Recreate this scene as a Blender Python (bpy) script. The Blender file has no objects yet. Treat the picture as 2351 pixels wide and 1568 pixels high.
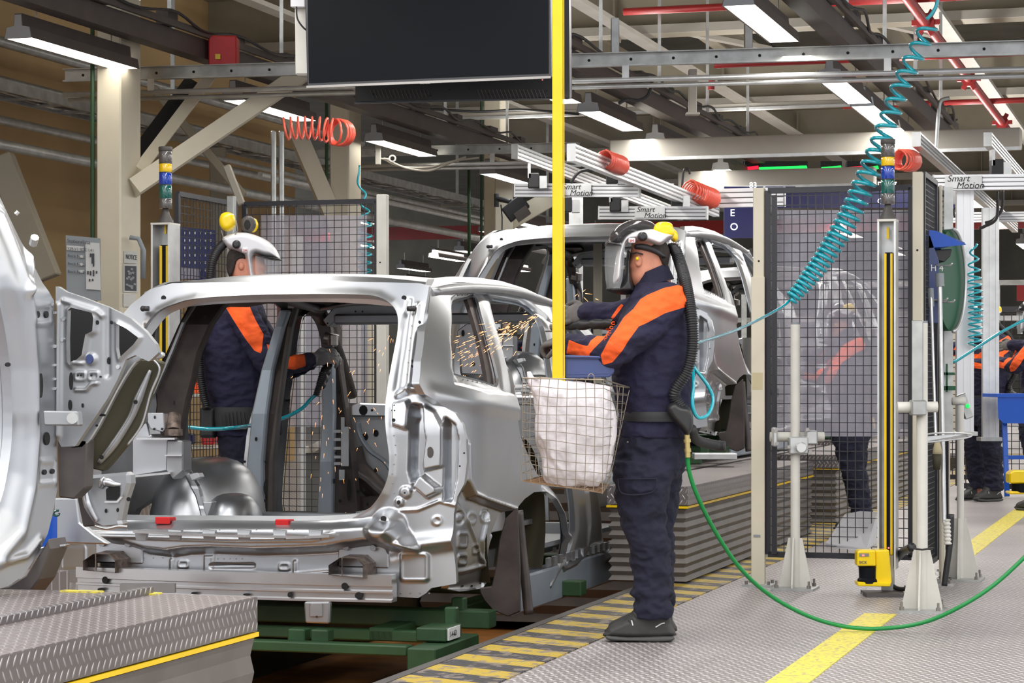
import bpy, math, random
import numpy as np
from mathutils import Vector, Matrix
random.seed(7); RNG = np.random.default_rng(7)
SC = bpy.context.scene
COL = SC.collection
# ------------------------------------------------------------------ camera
FPX, CAMH, CX, HY = 5200.0, 1.10, 1175.5, 870.0
cam_d = bpy.data.cameras.new('camera'); cam = bpy.data.objects.new('camera', cam_d); COL.objects.link(cam)
cam.location = (0, 0, CAMH); cam.rotation_euler = (math.pi/2, 0, 0)
cam_d.sensor_width = 36; cam_d.lens = 36*FPX/2351
cam_d.shift_y = (HY-784)/2351
cam_d.clip_end = 300
cam_d.dof.use_dof = False
SC.camera = cam
# ------------------------------------------------------------------ world, exposure
wd = bpy.data.worlds.new('hall_light'); SC.world = wd; wd.use_nodes = True
bg = wd.node_tree.nodes['Background']
bg.inputs[0].default_value = (0.93, 0.95, 1.0, 1); bg.inputs[1].default_value = 0.93
SC.view_settings.view_transform = 'Standard'; SC.view_settings.look = 'None'
SC.view_settings.exposure = 0.18; SC.view_settings.gamma = 1
SC.view_settings.use_curve_mapping = False
SC.cycles.max_bounces = 8; SC.cycles.transparent_max_bounces = 24
SC.cycles.sample_clamp_indirect = 4.0
SC.cycles.caustics_reflective = False; SC.cycles.caustics_refractive = False
# production line direction L (to the vanishing point on the right) and cross direction P
ANG = math.atan(1575/5200)
L = np.array([math.sin(ANG), math.cos(ANG), 0.0]); P = np.array([math.cos(ANG), -math.sin(ANG), 0.0]); Z = np.array([0, 0, 1.0])
def area_light(name, loc, sx, sy, power, rot=(0, 0, 0), col=(1, 0.97, 0.92)):
    d = bpy.data.lights.new(name, 'AREA'); d.shape = 'RECTANGLE'; d.size = sx; d.size_y = sy; d.energy = power; d.color = col
    o = bpy.data.objects.new(name, d); COL.objects.link(o); o.location = loc; o.rotation_euler = rot
    return o
LAMP_Z = 3.4
# the lamp rows of the hall, continued beside and behind the camera
for x0, s0, s1, pw in ((-7.97, -4, 12, 120), (-5.25, -6, 12, 180), (-2.83, -6, 11.5, 200), (-0.4, -6, 9, 210), (2.0, -6, 12, 210), (4.6, 0, 20, 190)):
    sm = (s0+s1)/2
    area_light('lamp_row_light', (x0+math.tan(ANG)*sm, sm, LAMP_Z+0.1), 0.22, (s1-s0)/math.cos(ANG), pw, (0, 0, -ANG))
for x0, s0, s1, pw in ((-5.25, 12, 30, 190), (-2.83, 13, 32, 240), (-0.4, 16, 34, 220), (2.6, 14, 46, 420), (-5.25, 31, 62, 420), (-1.5, 34, 66, 500), (-13.5, 32, 62, 300)):
    sm = (s0+s1)/2
    area_light('lamp_row_light', (x0+math.tan(ANG)*sm, sm, LAMP_Z-0.02), 0.2, (s1-s0)/math.cos(ANG), pw, (0, 0, -ANG))
for x0, s0, s1, pw in ((-7.97, 13, 34, 170), (-5.25, 13, 34, 170), (-2.83, 12, 36, 190), (0.6, 14, 36, 170)):     # upward fill added above the lamp rows to brighten the dark ceiling
    sm = (s0+s1)/2
    area_light('ceiling_fill_light', (x0+math.tan(ANG)*sm, sm, LAMP_Z+0.55), 0.12, (s1-s0)/math.cos(ANG), pw, (math.pi, 0, -ANG), (1, 0.97, 0.93))
# ------------------------------------------------------------------ helpers
def W(px, py, D): return np.array([(px-CX)/FPX*D, D, CAMH+(HY-py)/FPX*D])
def FL(px, py, z=0.0): return W(px, py, FPX*(CAMH-z)/(py-HY))
def S2(*c): return tuple((x/12.92 if x <= 0.04045 else ((x+0.055)/1.055)**2.4) for x in [v/255 for v in c])
ORI = {}
def origin(o): return ORI.get(o.name, np.zeros(3))
class MB:
    def __init__(s): s.v = []; s.f = []; s.n = 0; s.cut = []
    def add(s, v, f):
        v = np.asarray(v, float).reshape(-1, 3); s.v.append(v); k = s.n; s.cut.append((k, len(s.f)))
        s.f.extend([tuple(i+k for i in q) for q in f]); s.n += len(v); return s
    def box(s, a, b):
        (x0, y0, z0), (x1, y1, z1) = a, b
        v = [(x, y, z) for z in (z0, z1) for y in (y0, y1) for x in (x0, x1)]
        return s.add(v, [(0, 2, 3, 1), (4, 5, 7, 6), (0, 1, 5, 4), (2, 6, 7, 3), (0, 4, 6, 2), (1, 3, 7, 5)])
    def obox(s, c, ax, ay, az):   # centre and three half-extent vectors
        c, ax, ay, az = [np.asarray(q, float) for q in (c, ax, ay, az)]
        v = [c+i*ax+j*ay+k*az for k in (-1, 1) for j in (-1, 1) for i in (-1, 1)]
        return s.add(v, [(0, 2, 3, 1), (4, 5, 7, 6), (0, 1, 5, 4), (2, 6, 7, 3), (0, 4, 6, 2), (1, 3, 7, 5)])
    def bar(s, a, b, w, h, up=(0, 0, 1)):   # rectangular bar a->b, w across, h along up
        a, b = np.asarray(a, float), np.asarray(b, float); d = b-a; ln = np.linalg.norm(d); d = d/ln
        up = np.asarray(up, float)
        if abs(d@up) > 0.98: up = np.array([0, 1.0, 0])
        x = np.cross(d, up); x /= np.linalg.norm(x); y = np.cross(x, d)
        return s.obox((a+b)/2, d*ln/2, x*w/2, y*h/2)
    def ibeam(s, a, b, w, h, t=0.02, up=(0, 0, 1)):
        u = np.asarray(up, float)
        s.bar(a, b, t, h, up); s.bar(np.asarray(a)+u*h/2, np.asarray(b)+u*h/2, w, t*1.3, up)
        return s.bar(np.asarray(a)-u*h/2, np.asarray(b)-u*h/2, w, t*1.3, up)
    def tube(s, path, r, n=10, caps=True, ry=None):
        p = np.asarray(path, float); m = len(p); r = np.broadcast_to(np.asarray(r, float), (m,))
        t = np.gradient(p, axis=0); t /= np.maximum(np.linalg.norm(t, axis=1, keepdims=True), 1e-9)
        ref = np.array([0, 0, 1.0]) if abs(t[0][2]) < 0.9 else np.array([1.0, 0, 0])
        x = np.cross(ref, t[0]); x /= np.linalg.norm(x); X = [x]
        for i in range(1, m):
            x = X[-1]-t[i]*(X[-1]@t[i]); nn = np.linalg.norm(x); x = x/nn if nn > 1e-6 else X[-1]; X.append(x)
        X = np.array(X); Y = np.cross(t, X)
        a = np.linspace(0, 2*math.pi, n, endpoint=False)
        k = 1.0 if ry is None else ry
        v = p[:, None]+r[:, None, None]*(np.cos(a)[None, :, None]*X[:, None]+k*np.sin(a)[None, :, None]*Y[:, None])
        f = [(i*n+j, i*n+(j+1) % n, (i+1)*n+(j+1) % n, (i+1)*n+j) for i in range(m-1) for j in range(n)]
        if caps: f += [tuple(range(n))[::-1], tuple((m-1)*n+j for j in range(n))]
        return s.add(v, f)
    def cyl(s, a, b, r, n=16, r2=None): return s.tube([a, b], [r, r if r2 is None else r2], n)
    def rings(s, R, caps=True):     # loft over explicit rings (m, n, 3)
        R = np.asarray(R, float); m, n = R.shape[:2]
        f = [(i*n+j, i*n+(j+1) % n, (i+1)*n+(j+1) % n, (i+1)*n+j) for i in range(m-1) for j in range(n)]
        if caps: f += [tuple(range(n))[::-1], tuple((m-1)*n+j for j in range(n))]
        return s.add(R.reshape(-1, 3), f)
    def prism(s, poly, d):       # polygon points (3D) extruded by vector d
        p = np.asarray(poly, float); n = len(p)
        f = [tuple(range(n))[::-1], tuple(range(n, 2*n))]+[(i, (i+1) % n, n+(i+1) % n, n+i) for i in range(n)]
        return s.add(np.vstack([p, p+np.asarray(d, float)]), f)
    def ball(s, c, r, n=12, m=8, A=None):
        c = np.asarray(c, float); A = np.eye(3) if A is None else np.asarray(A, float)
        r = np.broadcast_to(np.asarray(r, float), (3,))
        v = []
        for i in range(m+1):
            th = math.pi*i/m
            for j in range(n):
                a = 2*math.pi*j/n
                q = np.array([math.sin(th)*math.cos(a), math.sin(th)*math.sin(a), math.cos(th)])*r
                v.append(c+q@A)
        f = [(i*n+j, (i+1)*n+j, (i+1)*n+(j+1) % n, i*n+(j+1) % n) for i in range(m) for j in range(n)]
        return s.add(v, f)
    def quad(s, a, b, c, d): return s.add([a, b, c, d], [(0, 1, 2, 3)])
def tag(o, label=None, cat=None, group=None, kind=None):
    if label: o['label'] = label
    if cat: o['category'] = cat
    if group: o['group'] = group
    if kind: o['kind'] = kind
    return o
def thing(name, label, cat, loc, group=None, parent=None):
    o = bpy.data.objects.new(name, None); COL.objects.link(o); loc = np.asarray(loc, float)
    o.location = loc; o.empty_display_size = 0.1; ORI[o.name] = loc
    return tag(o, label, cat, group)
def mesh_obj(name, V, F, mat, parent=None, smooth=False, autos=None, bev=0, mats=None, fm=None, seg=1, attr=None, fix=True):
    V = np.asarray(V, float).reshape(-1, 3)
    if parent is not None: og = origin(parent)
    elif len(V): og = np.array([(V[:, 0].min()+V[:, 0].max())/2, (V[:, 1].min()+V[:, 1].max())/2, V[:, 2].min()])
    else: og = np.zeros(3)
    me = bpy.data.meshes.new(name); me.from_pydata((V-og).tolist(), [], F)
    if attr is not None:
        for k, a in attr.items():
            at = me.attributes.new(k, 'FLOAT', 'POINT'); at.data.foreach_set('value', np.asarray(a, np.float32))
    o = bpy.data.objects.new(name, me); COL.objects.link(o)
    if mats: [me.materials.append(M[q] if isinstance(q, str) else q) for q in mats]
    else: me.materials.append(M[mat] if isinstance(mat, str) else mat)
    if fm is not None: me.polygons.foreach_set('material_index', fm)
    if parent is not None: o.parent = parent
    else: o.location = og
    ORI[o.name] = og
    if fix and (smooth or bev):
        import bmesh
        b = bmesh.new(); b.from_mesh(me)
        if bev: 
            bmesh.ops.remove_doubles(b, verts=b.verts, dist=1e-5)
            es = [e for e in b.edges if len(e.link_faces) == 2 and e.calc_face_angle(0) > 0.6]
            bmesh.ops.bevel(b, geom=es, offset=bev, segments=seg, affect='EDGES', profile=0.5, clamp_overlap=True)
        b.to_mesh(me); b.free()
    if smooth:
        me.shade_smooth()
        if autos is not None: me.set_sharp_from_angle(angle=autos)
    me.update()
    return o
SPLIT = {'hanger', 'junction_box', 'anchor_bolt', 'bolt', 'clamp', 'sill_tab', 'clamp_bolt', 'pillar_web_', 'screw', 'roof_bow', 'ear_clip', 'number', 'strap_bracket', 'floor_sill', 'flange_tab', 'belt_pad', 'lace', 'mark', 'bracket', 'end_cap'}
def build(name, mb, mat, parent=None, **k):
    if name in SPLIT and parent is not None and 1 < len(mb.cut) <= 24:
        o = None
        for i, (v0, f0) in enumerate(mb.cut):
            q = MB(); v1 = mb.cut[i+1][0] if i+1 < len(mb.cut) else mb.n; f1 = mb.cut[i+1][1] if i+1 < len(mb.cut) else len(mb.f)
            o = mesh_obj(name, np.vstack(mb.v)[v0:v1], [tuple(a-v0 for a in f) for f in mb.f[f0:f1]], mat, parent, **k)
        return o
    V = np.vstack(mb.v) if mb.v else np.zeros((0, 3))
    return mesh_obj(name, V, mb.f, mat, parent, **k)
def dup(root, delta, label=None, group=None, rot=None):
    delta = np.asarray(delta, float)
    def rec(o, par):
        c = o.copy(); COL.objects.link(c)
        if par is not None: c.parent = par
        for ch in o.children: rec(ch, c)
        return c
    r = rec(root, None); r.location = np.array(root.location)+delta; ORI[r.name] = origin(root)+delta
    if rot: r.rotation_euler.z += rot
    if label: r['label'] = label
    if group: r['group'] = group
    return r
def spline(pts, n=8, closed=False):
    p = np.asarray(pts, float); m = len(p); out = []
    for i in range(m if closed else m-1):
        if closed: a, b, c, d = p[(i-1) % m], p[i], p[(i+1) % m], p[(i+2) % m]
        else: a, b, c, d = p[max(i-1, 0)], p[i], p[i+1], p[min(i+2, m-1)]
        for k in range(n):
            t = k/n
            out.append(0.5*((2*b)+(-a+c)*t+(2*a-5*b+4*c-d)*t*t+(-a+3*b-3*c+d)*t**3))
    if not closed: out.append(p[-1])
    return np.array(out)
def resample(path, step):
    p = np.asarray(path, float); d = np.r_[0, np.cumsum(np.linalg.norm(np.diff(p, axis=0), axis=1))]
    s = np.linspace(0, d[-1], max(2, int(d[-1]/step)+1)); return np.array([np.interp(s, d, p[:, k]) for k in range(p.shape[1])]).T
def coil(path, R, r, pitch, n=7, k=12, r_fn=None):   # helix round a path
    p = resample(path, pitch/k) ; m = len(p)
    t = np.gradient(p, axis=0); t /= np.linalg.norm(t, axis=1, keepdims=True)
    ref = np.array([0.3, 0.9, 0.3]); x = np.cross(t, ref); x /= np.linalg.norm(x, axis=1, keepdims=True); y = np.cross(t, x)
    return p, x, y
def inside(poly, q):
    x, y = q[:, 0], q[:, 1]; c = np.zeros(len(q), bool); n = len(poly)
    for i in range(n):
        (x0, y0), (x1, y1) = poly[i], poly[(i+1) % n]
        if y0 == y1: continue
        c ^= ((y0 > y) != (y1 > y)) & (x < (x1-x0)*(y-y0)/(y1-y0)+x0)
    return c
def nearest(poly, q, closed=True):
    best = np.full(len(q), 1e9); bp = q.copy(); n = len(poly)
    for i in range(n if closed else n-1):
        a, b = np.asarray(poly[i], float), np.asarray(poly[(i+1) % n], float); d = b-a; dd = d@d
        if dd < 1e-14: continue
        t = np.clip(((q-a)@d)/dd, 0, 1); c = a+t[:, None]*d; ds = np.linalg.norm(q-c, axis=1)
        m = ds < best; best[m] = ds[m]; bp[m] = c[m]
    return best, bp
def sdist(poly, q):
    d, _ = nearest(poly, q); return np.where(inside(poly, q), d, -d)
def sstep(x): x = np.clip(x, 0, 1); return x*x*(3-2*x)
def sheet(loops, res, fmap, relief=None, flange=0.0, flmap=None):
    """A pressed metal sheet: 2D loops (outer, then holes) on a grid, mapped to space by fmap(a, b, h); h from relief(q)."""
    loops = [np.asarray(l, float) for l in loops]; o = loops[0]
    a0, b0 = o.min(0)-res; a1, b1 = o.max(0)+res
    na, nb = int((a1-a0)/res)+2, int((b1-b0)/res)+2
    ga = a0+np.arange(na)*res; gb = b0+np.arange(nb)*res
    ca, cb = np.meshgrid(ga[:-1]+res/2, gb[:-1]+res/2, indexing='ij'); q = np.stack([ca.ravel(), cb.ravel()], 1)
    keep = inside(o, q)
    for h in loops[1:]: keep &= ~inside(h, q)
    K = keep.reshape(na-1, nb-1)
    idx = np.argwhere(K)
    i, j = idx[:, 0], idx[:, 1]
    F = np.stack([i*nb+j, (i+1)*nb+j, (i+1)*nb+j+1, i*nb+j+1], 1)
    cnt = np.zeros(na*nb, int)
    for k in range(4): np.add.at(cnt, F[:, k], 1)
    used = np.where(cnt > 0)[0]; mp = np.full(na*nb, -1); mp[used] = np.arange(len(used)); F = mp[F]
    NA, NB_ = np.meshgrid(ga, gb, indexing='ij'); N = np.stack([NA.ravel(), NB_.ravel()], 1)[used]
    bd = cnt[used] < 4
    qb = N[bd]; best = np.full(len(qb), 1e9); bp = qb.copy()
    for l in loops:
        d, c = nearest(l, qb); m = d < best; best[m] = d[m]; bp[m] = c[m]
    N[bd] = bp
    h = relief(N) if relief is not None else np.zeros(len(N))
    V = fmap(N[:, 0], N[:, 1], h); faces = [tuple(x) for x in F.tolist()]
    if flange:
        ec = {}
        for f in faces:
            for k in range(4):
                e = (f[k], f[(k+1) % 4]); key = (min(e), max(e)); ec[key] = None if key in ec else e
        E = [e for e in ec.values() if e is not None]
        ids = sorted({x for e in E for x in e}); im = {x: k for k, x in enumerate(ids)}; ids = np.array(ids)
        V1 = V[ids]; V2 = (flmap or fmap)(N[ids, 0], N[ids, 1], h[ids]-flange)
        n0 = len(V); n1 = n0+len(ids)
        faces += [(n0+im[a], n1+im[a], n1+im[b], n0+im[b]) for a, b in E]
        V = np.vstack([V, V1, V2])
    return V, faces
# ------------------------------------------------------------------ materials
M = {}
def mat(name, col=(0.5, 0.5, 0.5), rough=0.5, metal=0.0, **k):
    m = bpy.data.materials.new(name); m.use_nodes = True; nt = m.node_tree; b = nt.nodes['Principled BSDF']
    b.inputs['Base Color'].default_value = (*col[:3], 1); b.inputs['Roughness'].default_value = rough; b.inputs['Metallic'].default_value = metal
    if 'spec' in k: b.inputs['Specular IOR Level'].default_value = k['spec']
    if 'alpha' in k: b.inputs['Alpha'].default_value = k['alpha']
    if 'trans' in k: b.inputs['Transmission Weight'].default_value = k['trans']
    if 'coat' in k: b.inputs['Coat Weight'].default_value = k['coat']
    if 'sheen' in k: b.inputs['Sheen Weight'].default_value = k['sheen']
    if 'em' in k:
        b.inputs['Emission Color'].default_value = (*k.get('emc', col)[:3], 1); b.inputs['Emission Strength'].default_value = k['em']
    M[name] = m
    sc = k.get('noise')
    if sc:     # soft colour mottling: (scale, amount)
        tc = nt.nodes.new('ShaderNodeTexCoord'); nz = nt.nodes.new('ShaderNodeTexNoise'); nz.inputs['Scale'].default_value = sc[0]; nz.inputs['Detail'].default_value = 6
        nt.links.new(tc.outputs['Object'], nz.inputs['Vector'])
        mx = nt.nodes.new('ShaderNodeMix'); mx.data_type = 'RGBA'
        a = sc[1]; mx.inputs[6].default_value = (*[c*(1-a) for c in col[:3]], 1); mx.inputs[7].default_value = (*[min(1, c*(1+a)) for c in col[:3]], 1)
        rp = nt.nodes.new('ShaderNodeMapRange'); rp.inputs[1].default_value = 0.35; rp.inputs[2].default_value = 0.65
        nt.links.new(nz.outputs['Fac'], rp.inputs[0]); nt.links.new(rp.outputs[0], mx.inputs[0]); nt.links.new(mx.outputs[2], b.inputs['Base Color'])
    bp = k.get('bump')
    if bp:     # (scale, strength, distance)
        tc = nt.nodes.new('ShaderNodeTexCoord'); nz = nt.nodes.new('ShaderNodeTexNoise'); nz.inputs['Scale'].default_value = bp[0]; nz.inputs['Detail'].default_value = 4
        bn = nt.nodes.new('ShaderNodeBump'); bn.inputs['Strength'].default_value = bp[1]; bn.inputs['Distance'].default_value = bp[2]
        nt.links.new(tc.outputs['Object'], nz.inputs['Vector']); nt.links.new(nz.outputs['Fac'], bn.inputs['Height']); nt.links.new(bn.outputs[0], b.inputs['Normal'])
    return m
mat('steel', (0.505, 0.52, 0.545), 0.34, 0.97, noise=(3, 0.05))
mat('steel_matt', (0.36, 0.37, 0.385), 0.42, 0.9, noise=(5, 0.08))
mat('steel_dark', (0.10, 0.088, 0.085), 0.42, 0.45, noise=(6, 0.2))
mat('steel_brown', (0.060, 0.046, 0.043), 0.5, 0.35, noise=(8, 0.3))
mat('steel_blue', (0.36, 0.41, 0.47), 0.42, 0.5, noise=(5, 0.06))
mat('weld', (0.17, 0.13, 0.11), 0.5, 0.6, noise=(30, 0.5))
mat('aluminium', (0.66, 0.66, 0.67), 0.30, 0.9, noise=(2, 0.05))
mat('hole_dark', (0.012, 0.012, 0.013), 0.8)
mat('cream', S2(214, 206, 186), 0.5, noise=(2.5, 0.05))
mat('white_paint', S2(214, 212, 204), 0.45, noise=(6, 0.06))
mat('beam_paint', S2(158, 150, 132), 0.6, noise=(1.5, 0.08))
mat('flange_paint', S2(178, 173, 163), 0.5, noise=(1.5, 0.08))
mat('deck_paint', S2(122, 118, 106), 0.7, noise=(1.2, 0.15))
mat('wall_tan', S2(186, 156, 110), 0.75, noise=(0.7, 0.12))
mat('galv', (0.46, 0.47, 0.46), 0.38, 0.75, noise=(9, 0.15))
mat('galv_light', (0.62, 0.63, 0.63), 0.35, 0.6, noise=(9, 0.1))
mat('dark_grey', S2(74, 70, 68), 0.5, noise=(4, 0.1))
mat('trunk_grey', S2(92, 84, 80), 0.5, noise=(4, 0.1))
mat('lamp_hood', S2(150, 152, 156), 0.4, 0.2)
mat('lamp_glow', (1, 0.96, 0.88), 0.5, em=7.0, emc=(1, 0.95, 0.84))
mat('lamp_glow_cool', (0.95, 0.98, 1), 0.5, em=7.0, emc=(0.92, 0.97, 1.0))
mat('black', (0.016, 0.016, 0.018), 0.45)
mat('black_mesh', (0.02, 0.02, 0.026), 0.4)
mat('black_gloss', (0.010, 0.011, 0.014), 0.35, spec=0.06)
mat('bezel', (0.05, 0.05, 0.055), 0.3, 0.3)
mat('red_paint', S2(150, 34, 34), 0.4, noise=(4, 0.1))
mat('red_bright', S2(200, 24, 26), 0.4)
mat('red_hose', S2(248, 104, 82), 0.3, coat=0.4)
mat('teal_hose', S2(14, 168, 186), 0.15, coat=1.0)
mat('green_hose', S2(10, 135, 62), 0.35)
mat('green_paint', S2(38, 70, 40), 0.5, noise=(5, 0.2))
mat('green_dark', S2(0, 84, 50), 0.45)
mat('yellow', S2(238, 198, 4), 0.35, noise=(6, 0.05))
mat('yellow_plastic', S2(250, 214, 8), 0.28, coat=0.3)
mat('blue_bin', S2(62, 76, 124), 0.4)
mat('blue', S2(0, 80, 190), 0.35)
mat('blue_deep', S2(24, 34, 96), 0.45)
mat('blue_lens', S2(0, 60, 170), 0.12, coat=1.0)
mat('green_lens', S2(0, 92, 84), 0.12, coat=1.0)
mat('yellow_lens', S2(244, 200, 0), 0.12, coat=1.0)
mat('clear_lens', S2(88, 84, 82), 0.15, coat=1.0)
mat('navy', S2(28, 27, 52), 0.88, noise=(7, 0.16), bump=(60, 0.35, 0.01))
mat('navy_trouser', S2(27, 28, 48), 0.9, noise=(7, 0.18), bump=(55, 0.35, 0.01))
mat('orange', S2(255, 92, 22), 0.75, bump=(50, 0.25, 0.01))
mat('skin', S2(205, 138, 112), 0.5, noise=(25, 0.1))
mat('hair', S2(44, 36, 32), 0.8, noise=(60, 0.4))
mat('glove', S2(168, 166, 168), 0.8, noise=(18, 0.15))
mat('glove_dark', S2(96, 92, 90), 0.8, noise=(18, 0.15))
mat('rubber', (0.02, 0.02, 0.022), 0.38)
mat('belt', (0.022, 0.022, 0.025), 0.6)
mat('shoe', (0.035, 0.034, 0.033), 0.55, noise=(20, 0.2))
mat('sole', (0.07, 0.07, 0.07), 0.6)
mat('helmet_white', S2(226, 226, 230), 0.3, coat=0.4)
mat('tool_metal', (0.35, 0.33, 0.31), 0.3, 0.9)
mat('brass', S2(200, 180, 120), 0.3, 0.8)
mat('bag', S2(218, 212, 216), 0.65, noise=(9, 0.10), bump=(12, 0.5, 0.03))
mat('wire', S2(150, 140, 126), 0.4, 0.5)
mat('rust_wire', S2(140, 108, 76), 0.6, 0.3)
mat('paper', S2(206, 206, 204), 0.6)
mat('board_grey', S2(140, 146, 150), 0.5)
mat('ink', S2(60, 62, 70), 0.6)
mat('ink_black', (0.01, 0.01, 0.012), 0.6)
mat('screen_blue', S2(16, 18, 70), 0.4, em=0.12, emc=S2(34, 38, 120))
mat('letter_glow', (1, 1, 1), 0.4, em=1.6, emc=(0.9, 0.92, 1))
mat('led_green', S2(30, 230, 90), 0.4, em=1.3)
mat('led_red', S2(225, 30, 60), 0.4, em=1.2)
mat('spark', (1, 0.6, 0.3), 0.5, em=3.2, emc=(1.0, 0.42, 0.16))
mat('red_dot', (1, 0.1, 0.1), 0.5, em=2.5, emc=(1.0, 0.1, 0.1))
mat('tan_pack', S2(196, 184, 150), 0.8)
mat('rubber_hose_grey', S2(140, 148, 154), 0.4)
mat('concrete', S2(120, 112, 104), 0.8, noise=(2, 0.15))
mat('floor_far', S2(170, 166, 162), 0.55, noise=(2, 0.1))
mat('bellows', S2(112, 106, 102), 0.55, 0.25, noise=(5, 0.12))
mat('bellows_dark', S2(60, 57, 55), 0.6, 0.1)
mat('pit_brown', S2(168, 108, 44), 0.65, noise=(6, 0.25))
mat('olive_dark', S2(70, 66, 50), 0.6, 0.3, noise=(4, 0.1))
mat('white_stripe', S2(230, 230, 228), 0.5)
mat('crate_grey', S2(120, 120, 118), 0.6)
def clear_mat(name, tint, fac, rough):    # thin clear plastic: mostly lets light through, with a soft haze
    m = bpy.data.materials.new(name); m.use_nodes = True; nt = m.node_tree; nt.nodes.clear()
    out = nt.nodes.new('ShaderNodeOutputMaterial'); mx = nt.nodes.new('ShaderNodeMixShader'); tr = nt.nodes.new('ShaderNodeBsdfTransparent')
    pb = nt.nodes.new('ShaderNodeBsdfPrincipled'); pb.inputs['Base Color'].default_value = (*tint, 1); pb.inputs['Roughness'].default_value = rough
    mx.inputs[0].default_value = fac
    nt.links.new(tr.outputs[0], mx.inputs[1]); nt.links.new(pb.outputs[0], mx.inputs[2]); nt.links.new(mx.outputs[0], out.inputs[0]); M[name] = m
    return m, mx
clear_mat('visor', (0.75, 0.8, 0.85), 0.20, 0.08)
clear_mat('visor_smoke', (0.05, 0.045, 0.05), 0.72, 0.12)
def scratched():
    m, mx = clear_mat('plastic_sheet', (0.66, 0.63, 0.72), 0.3, 0.3); nt = m.node_tree
    tc = nt.nodes.new('ShaderNodeTexCoord'); nz = nt.nodes.new('ShaderNodeTexNoise'); nz.inputs['Scale'].default_value = 7; nz.inputs['Detail'].default_value = 10; nz.inputs['Roughness'].default_value = 0.7
    mr = nt.nodes.new('ShaderNodeMapRange'); mr.inputs[1].default_value = 0.35; mr.inputs[2].default_value = 0.75; mr.inputs[3].default_value = 0.34; mr.inputs[4].default_value = 0.50
    nt.links.new(tc.outputs['Object'], nz.inputs['Vector']); nt.links.new(nz.outputs['Fac'], mr.inputs[0]); nt.links.new(mr.outputs[0], mx.inputs[0])
scratched()
clear_mat('cover_plastic', (0.7, 0.7, 0.74), 0.6, 0.2)
def nodes(name, col, rough, metal):
    m = mat(name, col, rough, metal); nt = m.node_tree; return m, nt, nt.nodes['Principled BSDF']
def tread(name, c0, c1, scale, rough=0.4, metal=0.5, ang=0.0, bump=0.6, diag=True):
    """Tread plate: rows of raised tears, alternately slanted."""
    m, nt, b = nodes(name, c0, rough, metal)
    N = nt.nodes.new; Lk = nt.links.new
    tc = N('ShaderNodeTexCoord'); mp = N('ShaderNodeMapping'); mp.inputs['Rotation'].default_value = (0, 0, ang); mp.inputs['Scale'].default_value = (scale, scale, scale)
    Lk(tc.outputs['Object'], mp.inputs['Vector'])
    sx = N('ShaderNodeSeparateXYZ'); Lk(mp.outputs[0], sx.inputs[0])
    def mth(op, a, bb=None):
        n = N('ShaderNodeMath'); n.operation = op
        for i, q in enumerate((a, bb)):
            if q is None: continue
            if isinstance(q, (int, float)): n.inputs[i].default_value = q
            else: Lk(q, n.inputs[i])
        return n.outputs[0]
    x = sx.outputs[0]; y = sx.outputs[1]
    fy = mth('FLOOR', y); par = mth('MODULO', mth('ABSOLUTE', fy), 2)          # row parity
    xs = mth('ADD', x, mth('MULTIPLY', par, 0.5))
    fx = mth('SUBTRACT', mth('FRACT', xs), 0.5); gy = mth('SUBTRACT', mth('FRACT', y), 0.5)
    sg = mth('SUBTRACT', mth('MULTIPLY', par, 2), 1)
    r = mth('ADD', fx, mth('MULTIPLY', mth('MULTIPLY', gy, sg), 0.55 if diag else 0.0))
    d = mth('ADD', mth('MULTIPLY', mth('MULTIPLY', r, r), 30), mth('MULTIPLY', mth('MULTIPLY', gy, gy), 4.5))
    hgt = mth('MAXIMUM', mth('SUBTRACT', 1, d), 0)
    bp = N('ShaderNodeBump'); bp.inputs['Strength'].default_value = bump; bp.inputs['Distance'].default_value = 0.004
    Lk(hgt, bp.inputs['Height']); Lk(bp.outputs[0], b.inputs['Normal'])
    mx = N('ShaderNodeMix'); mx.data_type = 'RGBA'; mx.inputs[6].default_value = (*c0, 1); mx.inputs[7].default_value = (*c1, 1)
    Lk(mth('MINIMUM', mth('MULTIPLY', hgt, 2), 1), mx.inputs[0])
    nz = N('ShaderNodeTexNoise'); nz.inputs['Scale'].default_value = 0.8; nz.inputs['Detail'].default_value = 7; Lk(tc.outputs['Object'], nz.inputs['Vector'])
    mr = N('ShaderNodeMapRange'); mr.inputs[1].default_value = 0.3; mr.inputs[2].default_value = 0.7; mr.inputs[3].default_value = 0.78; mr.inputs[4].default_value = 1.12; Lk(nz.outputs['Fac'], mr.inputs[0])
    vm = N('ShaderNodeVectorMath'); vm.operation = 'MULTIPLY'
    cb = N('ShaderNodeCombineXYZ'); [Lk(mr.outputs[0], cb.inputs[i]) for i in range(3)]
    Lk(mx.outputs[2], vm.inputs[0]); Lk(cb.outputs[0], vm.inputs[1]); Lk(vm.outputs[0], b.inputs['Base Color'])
    return m
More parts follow.
